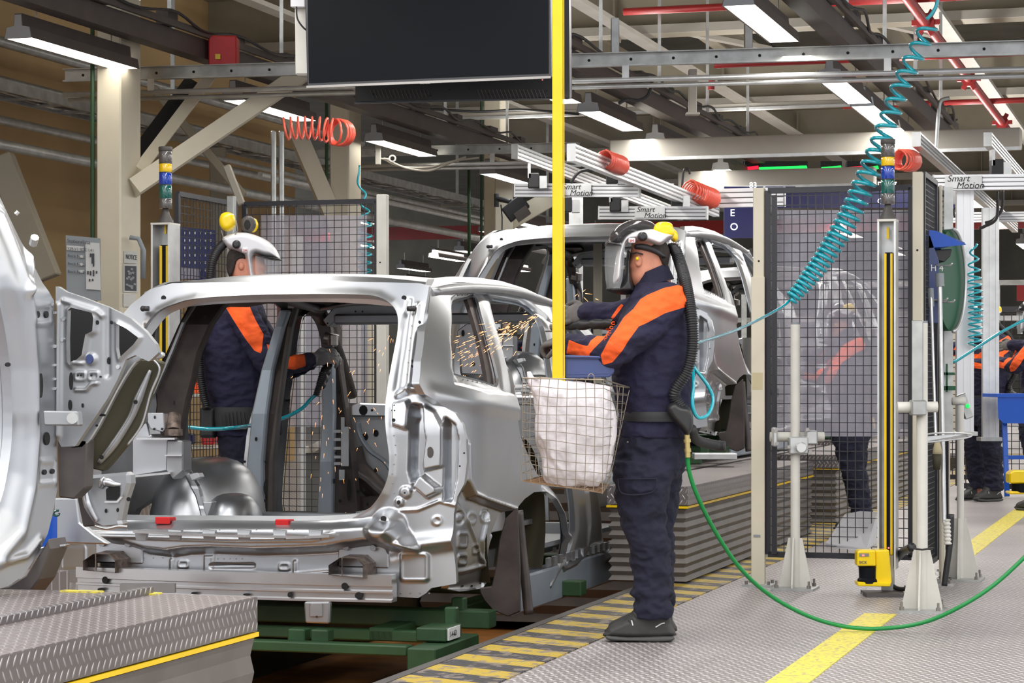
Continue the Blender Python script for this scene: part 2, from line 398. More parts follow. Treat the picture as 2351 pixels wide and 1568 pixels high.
# floor objects are built in line-aligned object axes, so X runs across the line and Y along it
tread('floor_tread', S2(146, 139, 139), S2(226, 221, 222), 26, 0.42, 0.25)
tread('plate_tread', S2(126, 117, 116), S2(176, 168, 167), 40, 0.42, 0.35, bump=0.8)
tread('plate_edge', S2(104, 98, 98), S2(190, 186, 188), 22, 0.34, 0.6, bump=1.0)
def hatch():
    m, nt, b = nodes('hazard_stripes', (0.5, 0.4, 0.1), 0.5, 0.1); N = nt.nodes.new; Lk = nt.links.new
    tc = N('ShaderNodeTexCoord'); sx = N('ShaderNodeSeparateXYZ'); Lk(tc.outputs['Object'], sx.inputs[0])
    def mth(op, a, bb=None):
        n = N('ShaderNodeMath'); n.operation = op
        for i, q in enumerate((a, bb)):
            if q is None: continue
            if isinstance(q, (int, float)): n.inputs[i].default_value = q
            else: Lk(q, n.inputs[i])
        return n.outputs[0]
    s = mth('FRACT', mth('MULTIPLY', mth('ADD', sx.outputs[1], mth('MULTIPLY', sx.outputs[0], 0.45)), 3.0))
    st = mth('GREATER_THAN', s, 0.5)
    nz = N('ShaderNodeTexNoise'); nz.inputs['Scale'].default_value = 14; nz.inputs['Detail'].default_value = 8; Lk(tc.outputs['Object'], nz.inputs['Vector'])
    wear = mth('GREATER_THAN', nz.outputs['Fac'], 0.56)
    mx = N('ShaderNodeMix'); mx.data_type = 'RGBA'; mx.inputs[6].default_value = (*S2(58, 56, 58), 1); mx.inputs[7].default_value = (*S2(188, 160, 52), 1)
    Lk(st, mx.inputs[0])
    m2 = N('ShaderNodeMix'); m2.data_type = 'RGBA'; m2.inputs[7].default_value = (*S2(134, 122, 112), 1); Lk(mx.outputs[2], m2.inputs[6]); Lk(mth('MULTIPLY', wear, 0.85), m2.inputs[0])
    Lk(m2.outputs[2], b.inputs['Base Color'])
    wv = mth('SINE', mth('MULTIPLY', sx.outputs[0], 260)); bp = N('ShaderNodeBump'); bp.inputs['Distance'].default_value = 0.003; bp.inputs['Strength'].default_value = 0.5
    Lk(mth('MULTIPLY', wv, mth('SINE', mth('MULTIPLY', sx.outputs[1], 200))), bp.inputs['Height']); Lk(bp.outputs[0], b.inputs['Normal'])
hatch()
def worn_line():
    m, nt, b = nodes('yellow_line', S2(222, 206, 70), 0.5, 0.0); N = nt.nodes.new; Lk = nt.links.new
    tc = N('ShaderNodeTexCoord'); nz = N('ShaderNodeTexNoise'); nz.inputs['Scale'].default_value = 45; nz.inputs['Detail'].default_value = 6; Lk(tc.outputs['Object'], nz.inputs['Vector'])
    mr = N('ShaderNodeMapRange'); mr.inputs[1].default_value = 0.52; mr.inputs[2].default_value = 0.62; Lk(nz.outputs['Fac'], mr.inputs[0])
    mx = N('ShaderNodeMix'); mx.data_type = 'RGBA'; mx.inputs[6].default_value = (*S2(226, 210, 78), 1); mx.inputs[7].default_value = (*S2(176, 164, 110), 1)
    Lk(mr.outputs[0], mx.inputs[0]); Lk(mx.outputs[2], b.inputs['Base Color'])
worn_line()
def two_tone(name, ca, cb):    # cloth with a sewn-in second colour where the mesh attribute 'sd' is positive
    m = mat(name, ca, 0.85, bump=(60, 0.35, 0.01)); nt = m.node_tree; b = nt.nodes['Principled BSDF']
    at = nt.nodes.new('ShaderNodeAttribute'); at.attribute_name = 'sd'; gt = nt.nodes.new('ShaderNodeMath'); gt.operation = 'GREATER_THAN'; gt.inputs[1].default_value = 0
    nt.links.new(at.outputs['Fac'], gt.inputs[0])
    nz = nt.nodes.new('ShaderNodeTexNoise'); nz.inputs['Scale'].default_value = 9; tc = nt.nodes.new('ShaderNodeTexCoord'); nt.links.new(tc.outputs['Object'], nz.inputs['Vector'])
    mr = nt.nodes.new('ShaderNodeMapRange'); mr.inputs[1].default_value = 0.3; mr.inputs[2].default_value = 0.7; mr.inputs[3].default_value = 0.8; mr.inputs[4].default_value = 1.2; nt.links.new(nz.outputs['Fac'], mr.inputs[0])
    mx = nt.nodes.new('ShaderNodeMix'); mx.data_type = 'RGBA'; mx.inputs[6].default_value = (*ca, 1); mx.inputs[7].default_value = (*cb, 1)
    nt.links.new(gt.outputs[0], mx.inputs[0])
    vm = nt.nodes.new('ShaderNodeVectorMath'); vm.operation = 'SCALE'; nt.links.new(mx.outputs[2], vm.inputs[0]); nt.links.new(mr.outputs[0], vm.inputs['Scale']); nt.links.new(vm.outputs[0], b.inputs['Base Color'])
two_tone('jacket', S2(30, 28, 56), S2(252, 98, 34))
def text_mesh(body, size, mat_name, parent, name, loc, xdir, updir, depth=0.0015, align='LEFT', shear=0.0, spacing=1.0):
    cu = bpy.data.curves.new(name, 'FONT'); cu.body = body; cu.size = size; cu.extrude = depth/2; cu.align_x = align; cu.shear = shear; cu.space_line = spacing
    o = bpy.data.objects.new(name, cu); COL.objects.link(o)
    me = bpy.data.meshes.new_from_object(o.evaluated_get(bpy.context.evaluated_depsgraph_get())); bpy.data.objects.remove(o); bpy.data.curves.remove(cu)
    v = np.zeros(len(me.vertices)*3); me.vertices.foreach_get('co', v); v = v.reshape(-1, 3)
    x = np.asarray(xdir, float); x = x/np.linalg.norm(x); u = np.asarray(updir, float); u = u/np.linalg.norm(u); n = np.cross(x, u)
    V = np.asarray(loc, float)+v[:, :1]*x+v[:, 1:2]*u+v[:, 2:]*n
    F = [tuple(p.vertices) for p in me.polygons]; bpy.data.meshes.remove(me)
    return mesh_obj(name, V, F, mat_name, parent)
# ================================================================== the hall
def LF(u, v, w): return u*P+v*L+w*Z
def toL(p): p = np.asarray(p, float); return np.array([p@P, p@L, p[2]])
def XL(x0, D, z): return np.array([x0+math.tan(ANG)*D, D, z])      # point at depth D on a line-parallel through x0
def line_obj(name, mb, mat_, parent=None, **k):      # mesh given in line coordinates (u, v, w); the object axes follow the line
    V = np.vstack(mb.v); og = np.array([(V[:, 0].min()+V[:, 0].max())/2, (V[:, 1].min()+V[:, 1].max())/2, V[:, 2].min()])
    me = bpy.data.meshes.new(name); me.from_pydata((V-og).tolist(), [], mb.f); me.materials.append(M[mat_])
    o = bpy.data.objects.new(name, me); COL.objects.link(o); wo = LF(*og)
    if parent is not None: o.parent = parent; o.location = wo-origin(parent)
    else: o.location = wo
    o.rotation_euler = (0, 0, -ANG); ORI[o.name] = wo
    return o
def lbox(mb, a, b): return mb.box(a, b)
def lb(mb, a, b):    # box given in line coordinates but stored in world space
    (u0, v0, w0), (u1, v1, w1) = a, b
    return mb.obox(LF((u0+u1)/2, (v0+v1)/2, (w0+w1)/2), P*(u1-u0)/2, L*(v1-v0)/2, Z*(w1-w0)/2)
def structure(o): o['kind'] = 'structure'; return o
PU0, PU1 = -5.0, -2.81     # pit edges (u)
m = MB(); m.box((PU1, -3, -0.06), (14, 75, 0)); m.box((-32, -3, -0.06), (PU0, 75, 0)); m.box((PU0, -3, -0.06), (PU1, 5.95, 0)); m.box((PU0, 34, -0.06), (PU1, 75, 0))
structure(line_obj('floor', m, 'floor_tread'))
m = MB(); m.box((PU0-0.1, 5.9, -0.62), (PU1+0.1, 34, -0.56)); structure(line_obj('floor_pit', m, 'pit_brown'))
m = MB(); m.box((PU1, 5.9, -0.6), (PU1+0.06, 34, -0.06)); m.box((PU0-0.06, 5.9, -0.6), (PU0, 34, -0.06)); m.box((PU0, 33.9, -0.6), (PU1, 34, -0.06)); m.box((PU0, 5.9, -0.6), (PU1, 5.95, -0.06))
structure(line_obj('wall_pit', m, 'olive_dark'))
m = MB(); m.box((PU1-0.03, 3, -0.05), (PU1+0.015, 34, 0.008)); structure(line_obj('trim_1', m, 'dark_grey'))
m = MB(); m.box((PU1+0.015, 3, 0.0), (-2.417, 34, 0.005)); structure(line_obj('floor_marking', m, 'hazard_stripes'))
m = MB(); m.box((-1.495, 3, 0.0), (-1.345, 10.63, 0.004)); m.box((-1.48, 14.1, 0.0), (-1.33, 60, 0.004)); structure(line_obj('floor_marking.001', m, 'yellow_line'))
# walls
m = MB(); m.box((-11.9, 2, 0), (-11.7, 28.5, 7.2)); structure(line_obj('wall_left', m, 'wall_tan'))
m = MB(); m.box((-32, 74, 0), (14, 74.2, 7.2)); structure(line_obj('wall_far', m, 'deck_paint'))
m = MB(); m.box((-32, 8, 7.2), (14, 75, 7.3)); structure(line_obj('ceiling', m, 'deck_paint'))
# main beams across the hall and purlins along it
for v in (16.2, 20.9, 25.7, 32.0, 38.3, 44.6, 52, 60):
    m = MB(); zb = 5.44 if v < 26 else 5.36; m.ibeam(LF(-11.8, v, zb), LF(9 if v < 40 else 14, v, zb), 0.34, 0.66, 0.03)
    for u in (-9, -6.5, -4, -1.5, 1, 3.5): m.bar(LF(u, v, 5.05), LF(u, v, 5.62), 0.02, 0.3, L)
    o = structure(build('ceiling_beam', m, 'beam_paint')); m = MB(); m.bar(LF(-11.8, v-0.19, zb-0.30), LF(9 if v < 40 else 14, v-0.19, zb-0.30), 0.03, 0.10); structure(build('beam_flange', m, 'flange_paint'))
for i, u in enumerate((-10.6, -8.6, -6.5, -4.2, -1.8, 0.8, 3.6, 6.4)):
    m = MB(); m.ibeam(LF(u, 15, 6.0), LF(u, 70, 6.0), 0.18, 0.4, 0.02); structure(build('ceiling_beam', m, 'beam_paint'))
for i, (x0, z) in enumerate(((-6.3, 4.93), (-2.75, 4.93), (-9.6, 4.93), (1.2, 4.93))):
    m = MB(); m.bar(XL(x0, 18, z), XL(x0, 52, z), 0.17, 0.05); structure(build('ceiling_beam', m, 'flange_paint'))
for i, v in enumerate((22.6, 28.7, 35)):       # light angle irons in the roof bracing
    m = MB()
    for u in (-8, -5.4, -2.6, 0.4, 3.2): m.bar(LF(u, v-2.6, 5.7), LF(u+2.3, v+2.6, 5.7), 0.12, 0.06)
    structure(build('ceiling_brace', m, 'flange_paint'))
m = MB()      # high level window band and studs, far end
lb(m, (-9, 46.0, 5.85), (13, 46.1, 6.9)); structure(build('wall_upper', m, 'hole_dark'))
m = MB()
for k in range(30): lb(m, (-8.8+k*0.72, 45.9, 5.85), (-8.72+k*0.72+0.1*(k % 3 == 0), 46.0, 6.9))
structure(build('window_frame', m, 'cream'))
m = MB(); lb(m, (-9, 45.7, 5.45), (13, 45.9, 5.86)); structure(build('ceiling_beam', m, 'beam_paint'))
# ------------------------------------------------------------------ steel columns with braces
def column(u, v, w_, d_, name='steel_column', label='', h=5.0):
    c = LF(u, v, 0); t = thing(name, label, 'column', c, 'painted steel columns of the hall'); t['kind'] = 'thing'
    m = MB(); lb(m, (u-w_/2, v-d_/2, 0), (u+w_/2, v+d_/2, h)); build('shaft', m, 'cream', t, bev=0.012)
    m = MB(); lb(m, (u-w_/2-0.06, v-d_/2-0.06, 0), (u+w_/2+0.06, v+d_/2+0.06, 0.03)); build('base_plate', m, 'cream', t)
    m = MB(); m.tube([LF(u-w_/2-0.03, v-d_/2, z) for z in (0.05, 2, 4.9)], 0.016, 8); build('conduit', m, 'green_paint', t)
    return t
def brace(t, a, b, w_=0.16, mt='cream', nm='brace', h=0.16):
    m = MB(); m.bar(a, b, w_, h, P*0+np.array([0.2, -1, 0.1])); return build(nm, m, mt, t)
c1 = column(-7.72, 15.35, 0.20, 0.34, label='cream steel column nearest the camera, with notices and a long brace to the ceiling')
brace(c1, W(305, 432, 16.9), W(700, 165, 17.7), 0.13, 'cream', 'brace', 0.12)
brace(c1, W(318, 392, 17.0), W(480, 178, 18.0), 0.09, 'cream', 'brace', 0.05)
brace(c1, W(312, 368, 17.2), W(440, 195, 18.1), 0.14, 'black', 'brace_web', 0.10)
c2 = column(-7.93, 20.6, 0.20, 0.34, label='cream steel column behind the mesh fence with a brace leaning to its foot')
brace(c2, W(665, 265, 21.6), W(782, 540, 22.0), 0.16, 'cream', 'brace', 0.13)
c3 = column(-8.35, 26.9, 0.22, 0.36, label='plain cream steel column behind the roof of the middle car body')
brace(c3, W(1150, 520, 27.5), W(1290, 440, 27), 0.2, 'cream', 'brace', 0.16)
m = MB(); m.tube([W(298, 545, 16.8), W(318, 548, 16.8), W(330, 575, 16.8), W(328, 640, 16.8)], 0.018, 8); build('bent_conduit', m, 'rubber_hose_grey', c1, smooth=True)
# papers on the first column
def wp(px, py, off=0.0):     # pixel -> point on the side face of the first column
    k = (px-CX)/FPX; D = -(7.612-off)/(P[0]*k+P[1]) if False else (-7.612+off)/(P[0]*k+P[1]); return W(px, py, D)
def paper(px0, py0, px1, py1, label, mt='paper'):
    t = thing('poster', label, 'poster', wp((px0+px1)/2, py1), 'papers by the first column'); m = MB(); m.prism([wp(px0, py0), wp(px1, py0+1), wp(px1, py1+1), wp(px0, py1)], P*-0.004); build('sheet', m, mt, t); return t
p1 = paper(284, 606, 316, 671, 'dark photo poster in white border on the cream column')
m = MB(); m.prism([wp(x, y, 0.002) for x, y in ((287, 610), (313, 611), (313, 668), (287, 667))], P*0.002); build('picture', m, 'ink', p1)
m = MB()
for k in range(16):
    x, y = 289+RNG.random()*18, 613+RNG.random()*46; m.prism([wp(x, y, 0.005), wp(x+5, y+1, 0.005), wp(x+4, y+6, 0.005), wp(x-1, y+4, 0.005)], P*0.002)
build('marks', m, 'board_grey', p1)
p2 = paper(286, 576, 315, 604, 'small white notice pinned above the photo poster')
text_mesh('NOTICE', 0.05, 'ink', p2, 'print', wp(289, 594, 0.003), L, Z)
p3 = paper(284, 674, 310, 704, 'white sheet under the photo poster, half hidden by the car')
# the information board left of the column
t = thing('information_board', 'grey information board with lists standing left of the cream column', 'board', W(190, 700, 15.6))
m = MB(); m.prism([W(151, 540, 15.5), W(229, 547, 15.5), W(231, 690, 15.5), W(153, 690, 15.5)], (0, 0.03, 0)); build('panel', m, 'board_grey', t)
m = MB(); m.bar(W(190, 690, 15.55), W(190, 1235, 15.55), 0.05, 0.05); build('post', m, 'galv', t)
m = MB(); m.prism([W(196, 556, 15.48), W(228, 558, 15.48), W(231, 666, 15.48), W(198, 664, 15.48)], (0, 0.01, 0)); s = build('drawing_sheet', m, 'paper', t)
m = MB()
for k, (a, b, c) in enumerate(((210, 582, 605), (213, 582, 612), (206, 582, 590), (200, 622, 630), (206, 622, 632), (213, 620, 634), (220, 622, 628), (204, 640, 646), (211, 640, 645))): m.prism([W(a, b, 15.47), W(a+3, b, 15.47), W(a+3, c, 15.47), W(a, c, 15.47)], (0, 0.005, 0))
build('diagram', m, 'ink', s)
m = MB()
for x, y in ((181, 586), (181, 604), (181, 620)): m.prism([W(x, y, 15.48), W(x+12, y, 15.48), W(x+12, y+6, 15.48), W(x, y+6, 15.48)], (0, 0.005, 0))
m.prism([W(153, 563, 15.48), W(192, 566, 15.48), W(192, 577, 15.48), W(153, 574, 15.48)], (0, 0.005, 0)); build('label_strip', m, 'paper', t)
text_mesh('Stationslista', 0.033, 'ink', t, 'lettering', W(154, 556, 15.47), (1, 0, -0.08), (0, 0, 1))
text_mesh('Y29-V1 BDC L41', 0.026, 'ink', t, 'lettering', W(154, 573, 15.46), (1, 0, -0.08), (0, 0, 1))
for k, y in enumerate((588, 606, 624)): text_mesh('Bock N. %d' % (k+1), 0.028, 'ink', t, 'lettering', W(155, y+2, 15.47), (1, 0, -0.06), (0, 0, 1))
# ------------------------------------------------------------------ lamps
def lamp_proto():
    t = thing('industrial_lamp', 'x', 'lamp', (0, 0, 0), 'strip lamps hanging under the ceiling')
    Ln = 1.62; ax = L; m = MB()
    prof = [(-0.105, 0), (-0.09, 0.075), (-0.035, 0.085), (-0.028, 0.17), (0.028, 0.17), (0.035, 0.085), (0.09, 0.075), (0.105, 0)]
    prof = prof+[(0.095, 0.005), (0.08, 0.065), (-0.08, 0.065), (-0.095, 0.005)]
    pts = [P*x+Z*z for x, z in prof]; m.prism(pts, L*Ln); build('hood', m, 'trunk_grey', t)
    m = MB(); m.prism([P*x+Z*z-L*0.004 for x, z in ((-0.1, 0.0), (-0.085, 0.075), (-0.03, 0.085), (-0.024, 0.16), (0.024, 0.16), (0.03, 0.085), (0.085, 0.075), (0.1, 0.0))], L*0.006); build('end_cap', m, 'lamp_hood', t)
    m = MB(); lb(m, (-0.095, 0.01, 0.004), (0.095, Ln-0.01, 0.014)); d = build('diffuser', m, 'lamp_glow', t)
    m = MB()
    for s in (0.25, Ln-0.25): m.cyl(L*s+Z*0.17, L*s+Z*0.32, 0.006, 6)
    build('hanger', m, 'galv', t)
    return t
PL = lamp_proto()
LABS = ['at the top left above the cream column', 'half hidden by the long brace of the cream column', 'above the white hook and looped cables', 'over the black floodlight, tilted past the rear car roof',
        'next to the screen edge behind the yellow pole', 'crossing above the looped orange hose near the yellow pole', 'small and cool white above the grey box beam', 'brightest lamp, with a scorch stain, top right',
        'cool white lamp below the double rail at top right', 'behind the turquoise coil near its upper third', 'far lamp just behind the turquoise coil', 'lamp lighting the lower box beam', 'tiny far lamp between box beam and fence']
first = [True]
def lamp(x0, D, label, z=LAMP_Z, cool=False):
    p = XL(x0, D, z)
    if first[0]: t = PL; t.location = p; ORI[t.name] = p; t['label'] = label; first[0] = False
    else: t = dup(PL, p-origin(PL), label)
    if cool:
        for ch in t.children:
            if ch.name.startswith('diffuser'):
                ch.data = ch.data.copy(); ch.data.materials[0] = M['lamp_glow_cool']
    return t
lamp(-7.97, 15.3, 'strip lamp at the top left, above the nearest cream column')
lamp(-7.97, 18.7, 'strip lamp half hidden by the long cream brace')
lamp(-7.97, 21.9, 'strip lamp above the white hook and looped cables')
lamp(-7.97, 25.4, 'strip lamp above the black floodlight', cool=True)
lamp(-5.25, 17.4, 'strip lamp peeping out beside the screen edge, behind the yellow pole')
lamp(-5.25, 19.5, 'strip lamp right of the yellow pole over the aluminium crane beam')
lamp(-5.25, 21.9, 'short cool strip lamp touching the big grey box beam', cool=True)
lamp(-5.25, 24.9, 'strip lamp shining on the lower box beam')
lamp(-2.83, 13.95, 'big bright strip lamp at the top right, in front of the channel rail')
lamp(-2.83, 17.4, 'cool white strip lamp below the double rail at the top right', cool=True)
lamp(-2.83, 19.1, 'strip lamp crossed by the turquoise coiled hose')
lamp(-2.83, 20.8, 'strip lamp just above the right end of the grey box beam')
# scattered far lamps, tiny in the picture
fd = []
for x0, D in ((-11.5, 30), (-10.4, 33), (-10.4, 37), (-11.3, 41), (-9.4, 31), (-9.4, 34), (-9.3, 38), (-7.9, 35), (-7.9, 40), (-5.2, 33), (-5.2, 38), (-2.8, 27), (-2.8, 31), (-2.8, 36), (-2.8, 41), (-0.3, 22.5), (-0.3, 26), (-0.3, 30), (-0.3, 35), (-0.3, 41), (2.0, 27), (2.0, 33), (2.0, 40), (2, 47), (-2.8, 47), (-5.2, 47), (-13.5, 36), (-13.5, 40), (-13.5, 44), (-15.5, 44), (-15.5, 49), (-17.5, 50), (-12.4, 38), (2.0, 22), (4.2, 30), (4.2, 38), (4.2, 50)):
    o = dup(PL, XL(x0, D, LAMP_Z-0.15)-origin(PL), 'small strip lamp far down the hall', 'far strip lamps')
# trunking that carries the lamps
def trunk(x0, D0, D1, z, label, w_=0.14, h_=0.15, off=0.16, mt='trunk_grey'):
    m = MB(); m.bar(XL(x0+off, D0, z), XL(x0+off, D1, z), w_, h_); m.bar(XL(x0+off+0.12, D0, z+0.1), XL(x0+off+0.12, D1, z+0.1), 0.03, 0.05)
    t = build('cable_trunking', m, mt); tag(t, label, 'cable trunking')
    m = MB()
    for D in np.arange(D0+1.0, D1, 2.1): m.bar(XL(x0+off, D, z+0.07), XL(x0+off, D, z+1.6), 0.03, 0.03)
    build('hanger', m, 'galv', t)
    m = MB()
    for k, D in enumerate(np.arange(D0+0.5, D1, 1.1)): m.bar(XL(x0+off+0.08, D, z+0.13), XL(x0+off+0.08, D+0.16+0.1*(k % 2), z+0.13), 0.10, 0.10)
    build('junction_box', m, 'dark_grey', t)
    m = MB(); pth = [XL(x0+off+0.16+0.03*math.sin(D*3.1), D, z+0.14+0.03*math.sin(D*5.3)) for D in np.arange(D0, D1, 0.15)]; m.tube(pth, 0.012, 6); build('cable', m, 'black', t)
    return t
trunk(-7.97, 12, 27, LAMP_Z+0.27, 'grey trunking running down the left lamp row')
trunk(-5.25, 12, 27, LAMP_Z+0.27, 'grey trunking over the middle lamp row behind the yellow pole')
trunk(-2.83, 12, 24, LAMP_Z+0.27, 'grey trunking over the right lamp row')
# ------------------------------------------------------------------ cross rails
def cp(px, py, D):  # a point at pixel on the cross line through depth D at the picture centre
    a = (px-CX)/FPX; s = a*D/(P[0]-a*P[1]); q = np.array([0, D, 0])+P*s; return W(px, py, q[1])
def cross_rail(pxa, pya, pxb, pyb, D, label, dz=0.15):
    a, b = cp(pxa, pya, D), cp(pxb, pyb, D)
    t = thing('cross_rail', label, 'rail', (a+b)/2, 'galvanised rails across the hall')
    m = MB(); m.bar(a+Z*0.045, b+Z*0.045, 0.10, 0.006); m.bar(a, b, 0.012, 0.09, Z); m.bar(a-Z*0.045-L*0.02, b-Z*0.045-L*0.02, 0.05, 0.012); build('channel', m, 'galv', t)
    m = MB()
    n = int(np.linalg.norm(b-a)/0.31)
    for k in range(n):
        q = a+(b-a)*(k+0.5)/n-L*0.007; m.cyl(q, q-L*0.003, 0.011, 8)
    build('bolt_hole', m, 'hole_dark', t)  # dark discs on the channel, painting the shade of its bolt holes
    m = MB(); m.cyl(a-Z*dz-L*0.03, b-Z*dz-L*0.03, 0.020, 10); m.cyl(a-Z*(dz+0.035)+L*0.05, b-Z*(dz+0.035)+L*0.05, 0.017, 10); build('double_tube', m, 'galv_light', t, smooth=True)
    m = MB()
    for k in range(max(2, int(n/6))):
        q = a+(b-a)*(k+0.4)/max(2, int(n/6)); m.obox(q-Z*0.10-L*0.04, P*0.025, L*0.006, Z*0.05)
    build('clamp', m, 'galv_light', t)
    return t
cross_rail(150, 174, 2420, 108, 16.6, 'nearest rail across the hall, passing behind the screen')
cross_rail(690, 352, 1330, 338, 23.4, 'shorter rail above the looped white cables')

# drop posts of the cross rail
for px, py0, py1, lab in ((1718, 0, 118, 'galvanised drop post left of the brightest lamp'), (1412, 42, 128, 'galvanised drop post right of the yellow pole'), (1590, 160, 265, 'short pale drop post hanging under the rail')):
    m = MB(); m.bar(W(px, py0, 16.9), W(px, py1, 16.9), 0.06, 0.07); m.bar(W(px, py1-6, 16.85), W(px, py1, 16.85), 0.10, 0.1)
    tag(build('drop_post', m, 'galv' if py0 < 150 else 'flange_paint', bev=0.004), lab, 'post')
# ------------------------------------------------------------------ pipes
def pipe(name, pts, r, mt, label, cat='pipe', group=None, n=10):
    m = MB(); m.tube(pts, r, n); o = build(name, m, mt, smooth=True, autos=0.8); return tag(o, label, cat, group)
def cross_pts(D, z, pxa, pxb):
    out = []
    for px in (pxa, pxb): a = (px-CX)/FPX; s = a*D/(P[0]-a*P[1]); out.append(np.array([0, D, z])+P*s)
    return out
t = thing('sprinkler_main', 'thick red pipe with couplings running diagonally at the top right', 'pipe', XL(-2.56, 20, 4.4))
m = MB(); m.cyl(XL(-2.56, 14, 4.45), XL(-2.56, 31, 4.45), 0.05, 14); build('pipe_run', m, 'red_paint', t, smooth=True, autos=0.8)
for D in (21.3, 25.3, 29.6):
    m = MB(); q = XL(-2.56, D, 4.45); m.cyl(q-L*0.05, q+L*0.05, 0.085, 14)
    for a in range(0, 360, 60): m.bar(q, q+(P*math.cos(math.radians(a))+Z*math.sin(math.radians(a)))*0.13, 0.06, 0.05)
    build('coupling', m, 'red_paint', t)
pipe('sprinkler_pipe', cross_pts(21.6, 4.55, 1432, 1722), 0.035, 'red_paint', 'red pipe run between the two galvanised drop posts', group=None)
pipe('sprinkler_pipe', cross_pts(21.8, 4.58, 1860, 2400), 0.045, 'red_paint', 'red pipe along the ceiling beam behind the turquoise coil')
pipe('sprinkler_pipe', cross_pts(23.0, 4.20, 1640, 2400), 0.03, 'red_paint', 'red pipe just under the double rail at the top right')
pipe('sprinkler_pipe', cross_pts(29.5, 4.5, 1935, 2400), 0.035, 'red_paint', 'red pipe below the second ceiling beam')
pipe('sprinkler_pipe', [W(1635, 183, 23.1), W(1633, 192, 23.1), W(1633, 206, 23.1)], 0.035, 'red_paint', 'short red elbow at the end of the pipe under the rail')
m = MB(); m.box((0, 0, 0), (0.22, 0.2, 0.24)); o = mesh_obj('fire_bell_box', np.vstack(m.v)+W(478, 152, 17.6), m.f, 'red_bright', bev=0.01); tag(o, 'red box under the ceiling beam at the left', 'box')
m = MB(); m.obox(W(500, 130, 17.58), (0.02, 0, 0), (0, 0.003, 0), (0, 0, 0.02)); build('sticker', m, 'yellow', o)
m = MB(); m.box((0, 0, 0), (0.16, 0.2, 0.26)); o = mesh_obj('sprinkler_box', np.vstack(m.v)+W(1912, 112, 21.5), m.f, 'red_paint', bev=0.01); tag(o, 'dark red box behind the rail right of the brightest lamp', 'box')
# pipes on the left wall
for k, (z, du, r, lab) in enumerate(((4.25, 0.5, 0.05, 'upper pipe on the tan left wall'), (3.95, 0.3, 0.035, 'second pipe on the tan left wall'), (3.55, 0.35, 0.045, 'third pipe on the tan left wall, above the brown area'))):
    pipe('wall_pipe', [LF(-11.2+du, 12, z), LF(-11.2+du, 28.4, z)], r, 'galv', lab)
t = thing('cable_ladder', 'cable ladder packed with cables behind the cream braces', 'cable ladder', LF(-9.6, 24, 3.2))
m = MB()
for du in (0, 0.35): m.bar(LF(-9.9+du, 12, 3.55), LF(-9.9+du, 46, 3.55), 0.02, 0.09)
for v in np.arange(12, 46, 0.5): m.bar(LF(-9.9, v, 3.52), LF(-9.55, v, 3.52), 0.03, 0.02)
build('side_rail', m, 'galv', t)
for k in range(6):
    m = MB(); m.tube([LF(-9.86+k*0.055+0.01*math.sin(v*2+k), v, 3.56+0.015*math.sin(v*3+k)) for v in np.arange(12, 46, 0.7)], 0.022, 6); build('cable', m, 'dark_grey' if k % 2 else 'galv', t)
for v in (16, 20.5, 25, 29.5, 34):
    m = MB(); m.bar(LF(-9.72, v, 3.6), LF(-9.72, v, 5.1), 0.04, 0.04); m.bar(LF(-9.95, v, 3.48), LF(-9.5, v, 3.48), 0.04, 0.04); build('hanger', m, 'galv', t)
pipe('air_pipe', [LF(-9.2, 12, 2.98), LF(-9.2, 45, 2.98)], 0.045, 'galv', 'long pale pipe sloping behind the cream column and fence')
pipe('air_pipe', [LF(-9.0, 21, 3.15), LF(-9.0, 48, 3.15)], 0.03, 'galv_light', 'thin bright pipe above the middle car body left of the third column')
pipe('air_pipe', [LF(-9.35, 20, 3.3), LF(-9.35, 48, 3.3)], 0.025, 'galv', 'thin grey pipe just above the bright one')
# uprights and leaning struts against the tan wall
for k, (pa, pb, D, r, mt, lab) in enumerate((((628, 300), (628, 640), 19, 0.022, 'galv', 'pair of grey upright pipes behind the mesh fence, left one'), ((646, 300), (646, 640), 19.05, 0.022, 'galv', 'pair of grey upright pipes behind the mesh fence, right one'),
        ((350, 200), (560, 450), 21, 0.04, 'beam_paint', 'slim strut leaning against the tan wall'), ((520, 380), (555, 470), 20, 0.035, 'flange_paint', 'short leaning strut left of the upright pipes'), ((500, 340), (505, 640), 23, 0.08, 'beam_paint', 'upright post on the tan wall behind the fence'),
        ((0, 360), (110, 640), 18, 0.10, 'beam_paint', 'broad sloping strut at the far left behind the near car body'))):
    m = MB(); m.bar(W(*pa, D), W(*pb, D), r*2, r*2); tag(build('wall_strut', m, mt, bev=0.01), lab, 'strut')
# grey box beams under the ceiling
def box_beam(pxa, pxb, py, D, h, label, mt='flange_paint'):
    z = CAMH+(HY-py)/FPX*D; a, b = cross_pts(D, z, pxa, pxb); t = thing('box_beam', label, 'beam', (a+b)/2)
    m = MB(); m.bar(a, b, 0.2, h); build('body', m, mt, t, bev=0.01); m = MB(); m.bar(a-Z*h*0.5-L*0.11, b-Z*h*0.5-L*0.11, 0.03, 0.03); build('lip', m, 'galv_light', t)
    return t
box_beam(1405, 2345, 354, 21.9, 0.19, 'large grey box beam under the lamps on the right')
box_beam(1560, 2010, 426, 25.3, 0.19, 'lower grey box beam above the blue display')
box_beam(900, 2100, 264, 27.0, 0.07, 'thin pale beam behind the screens')
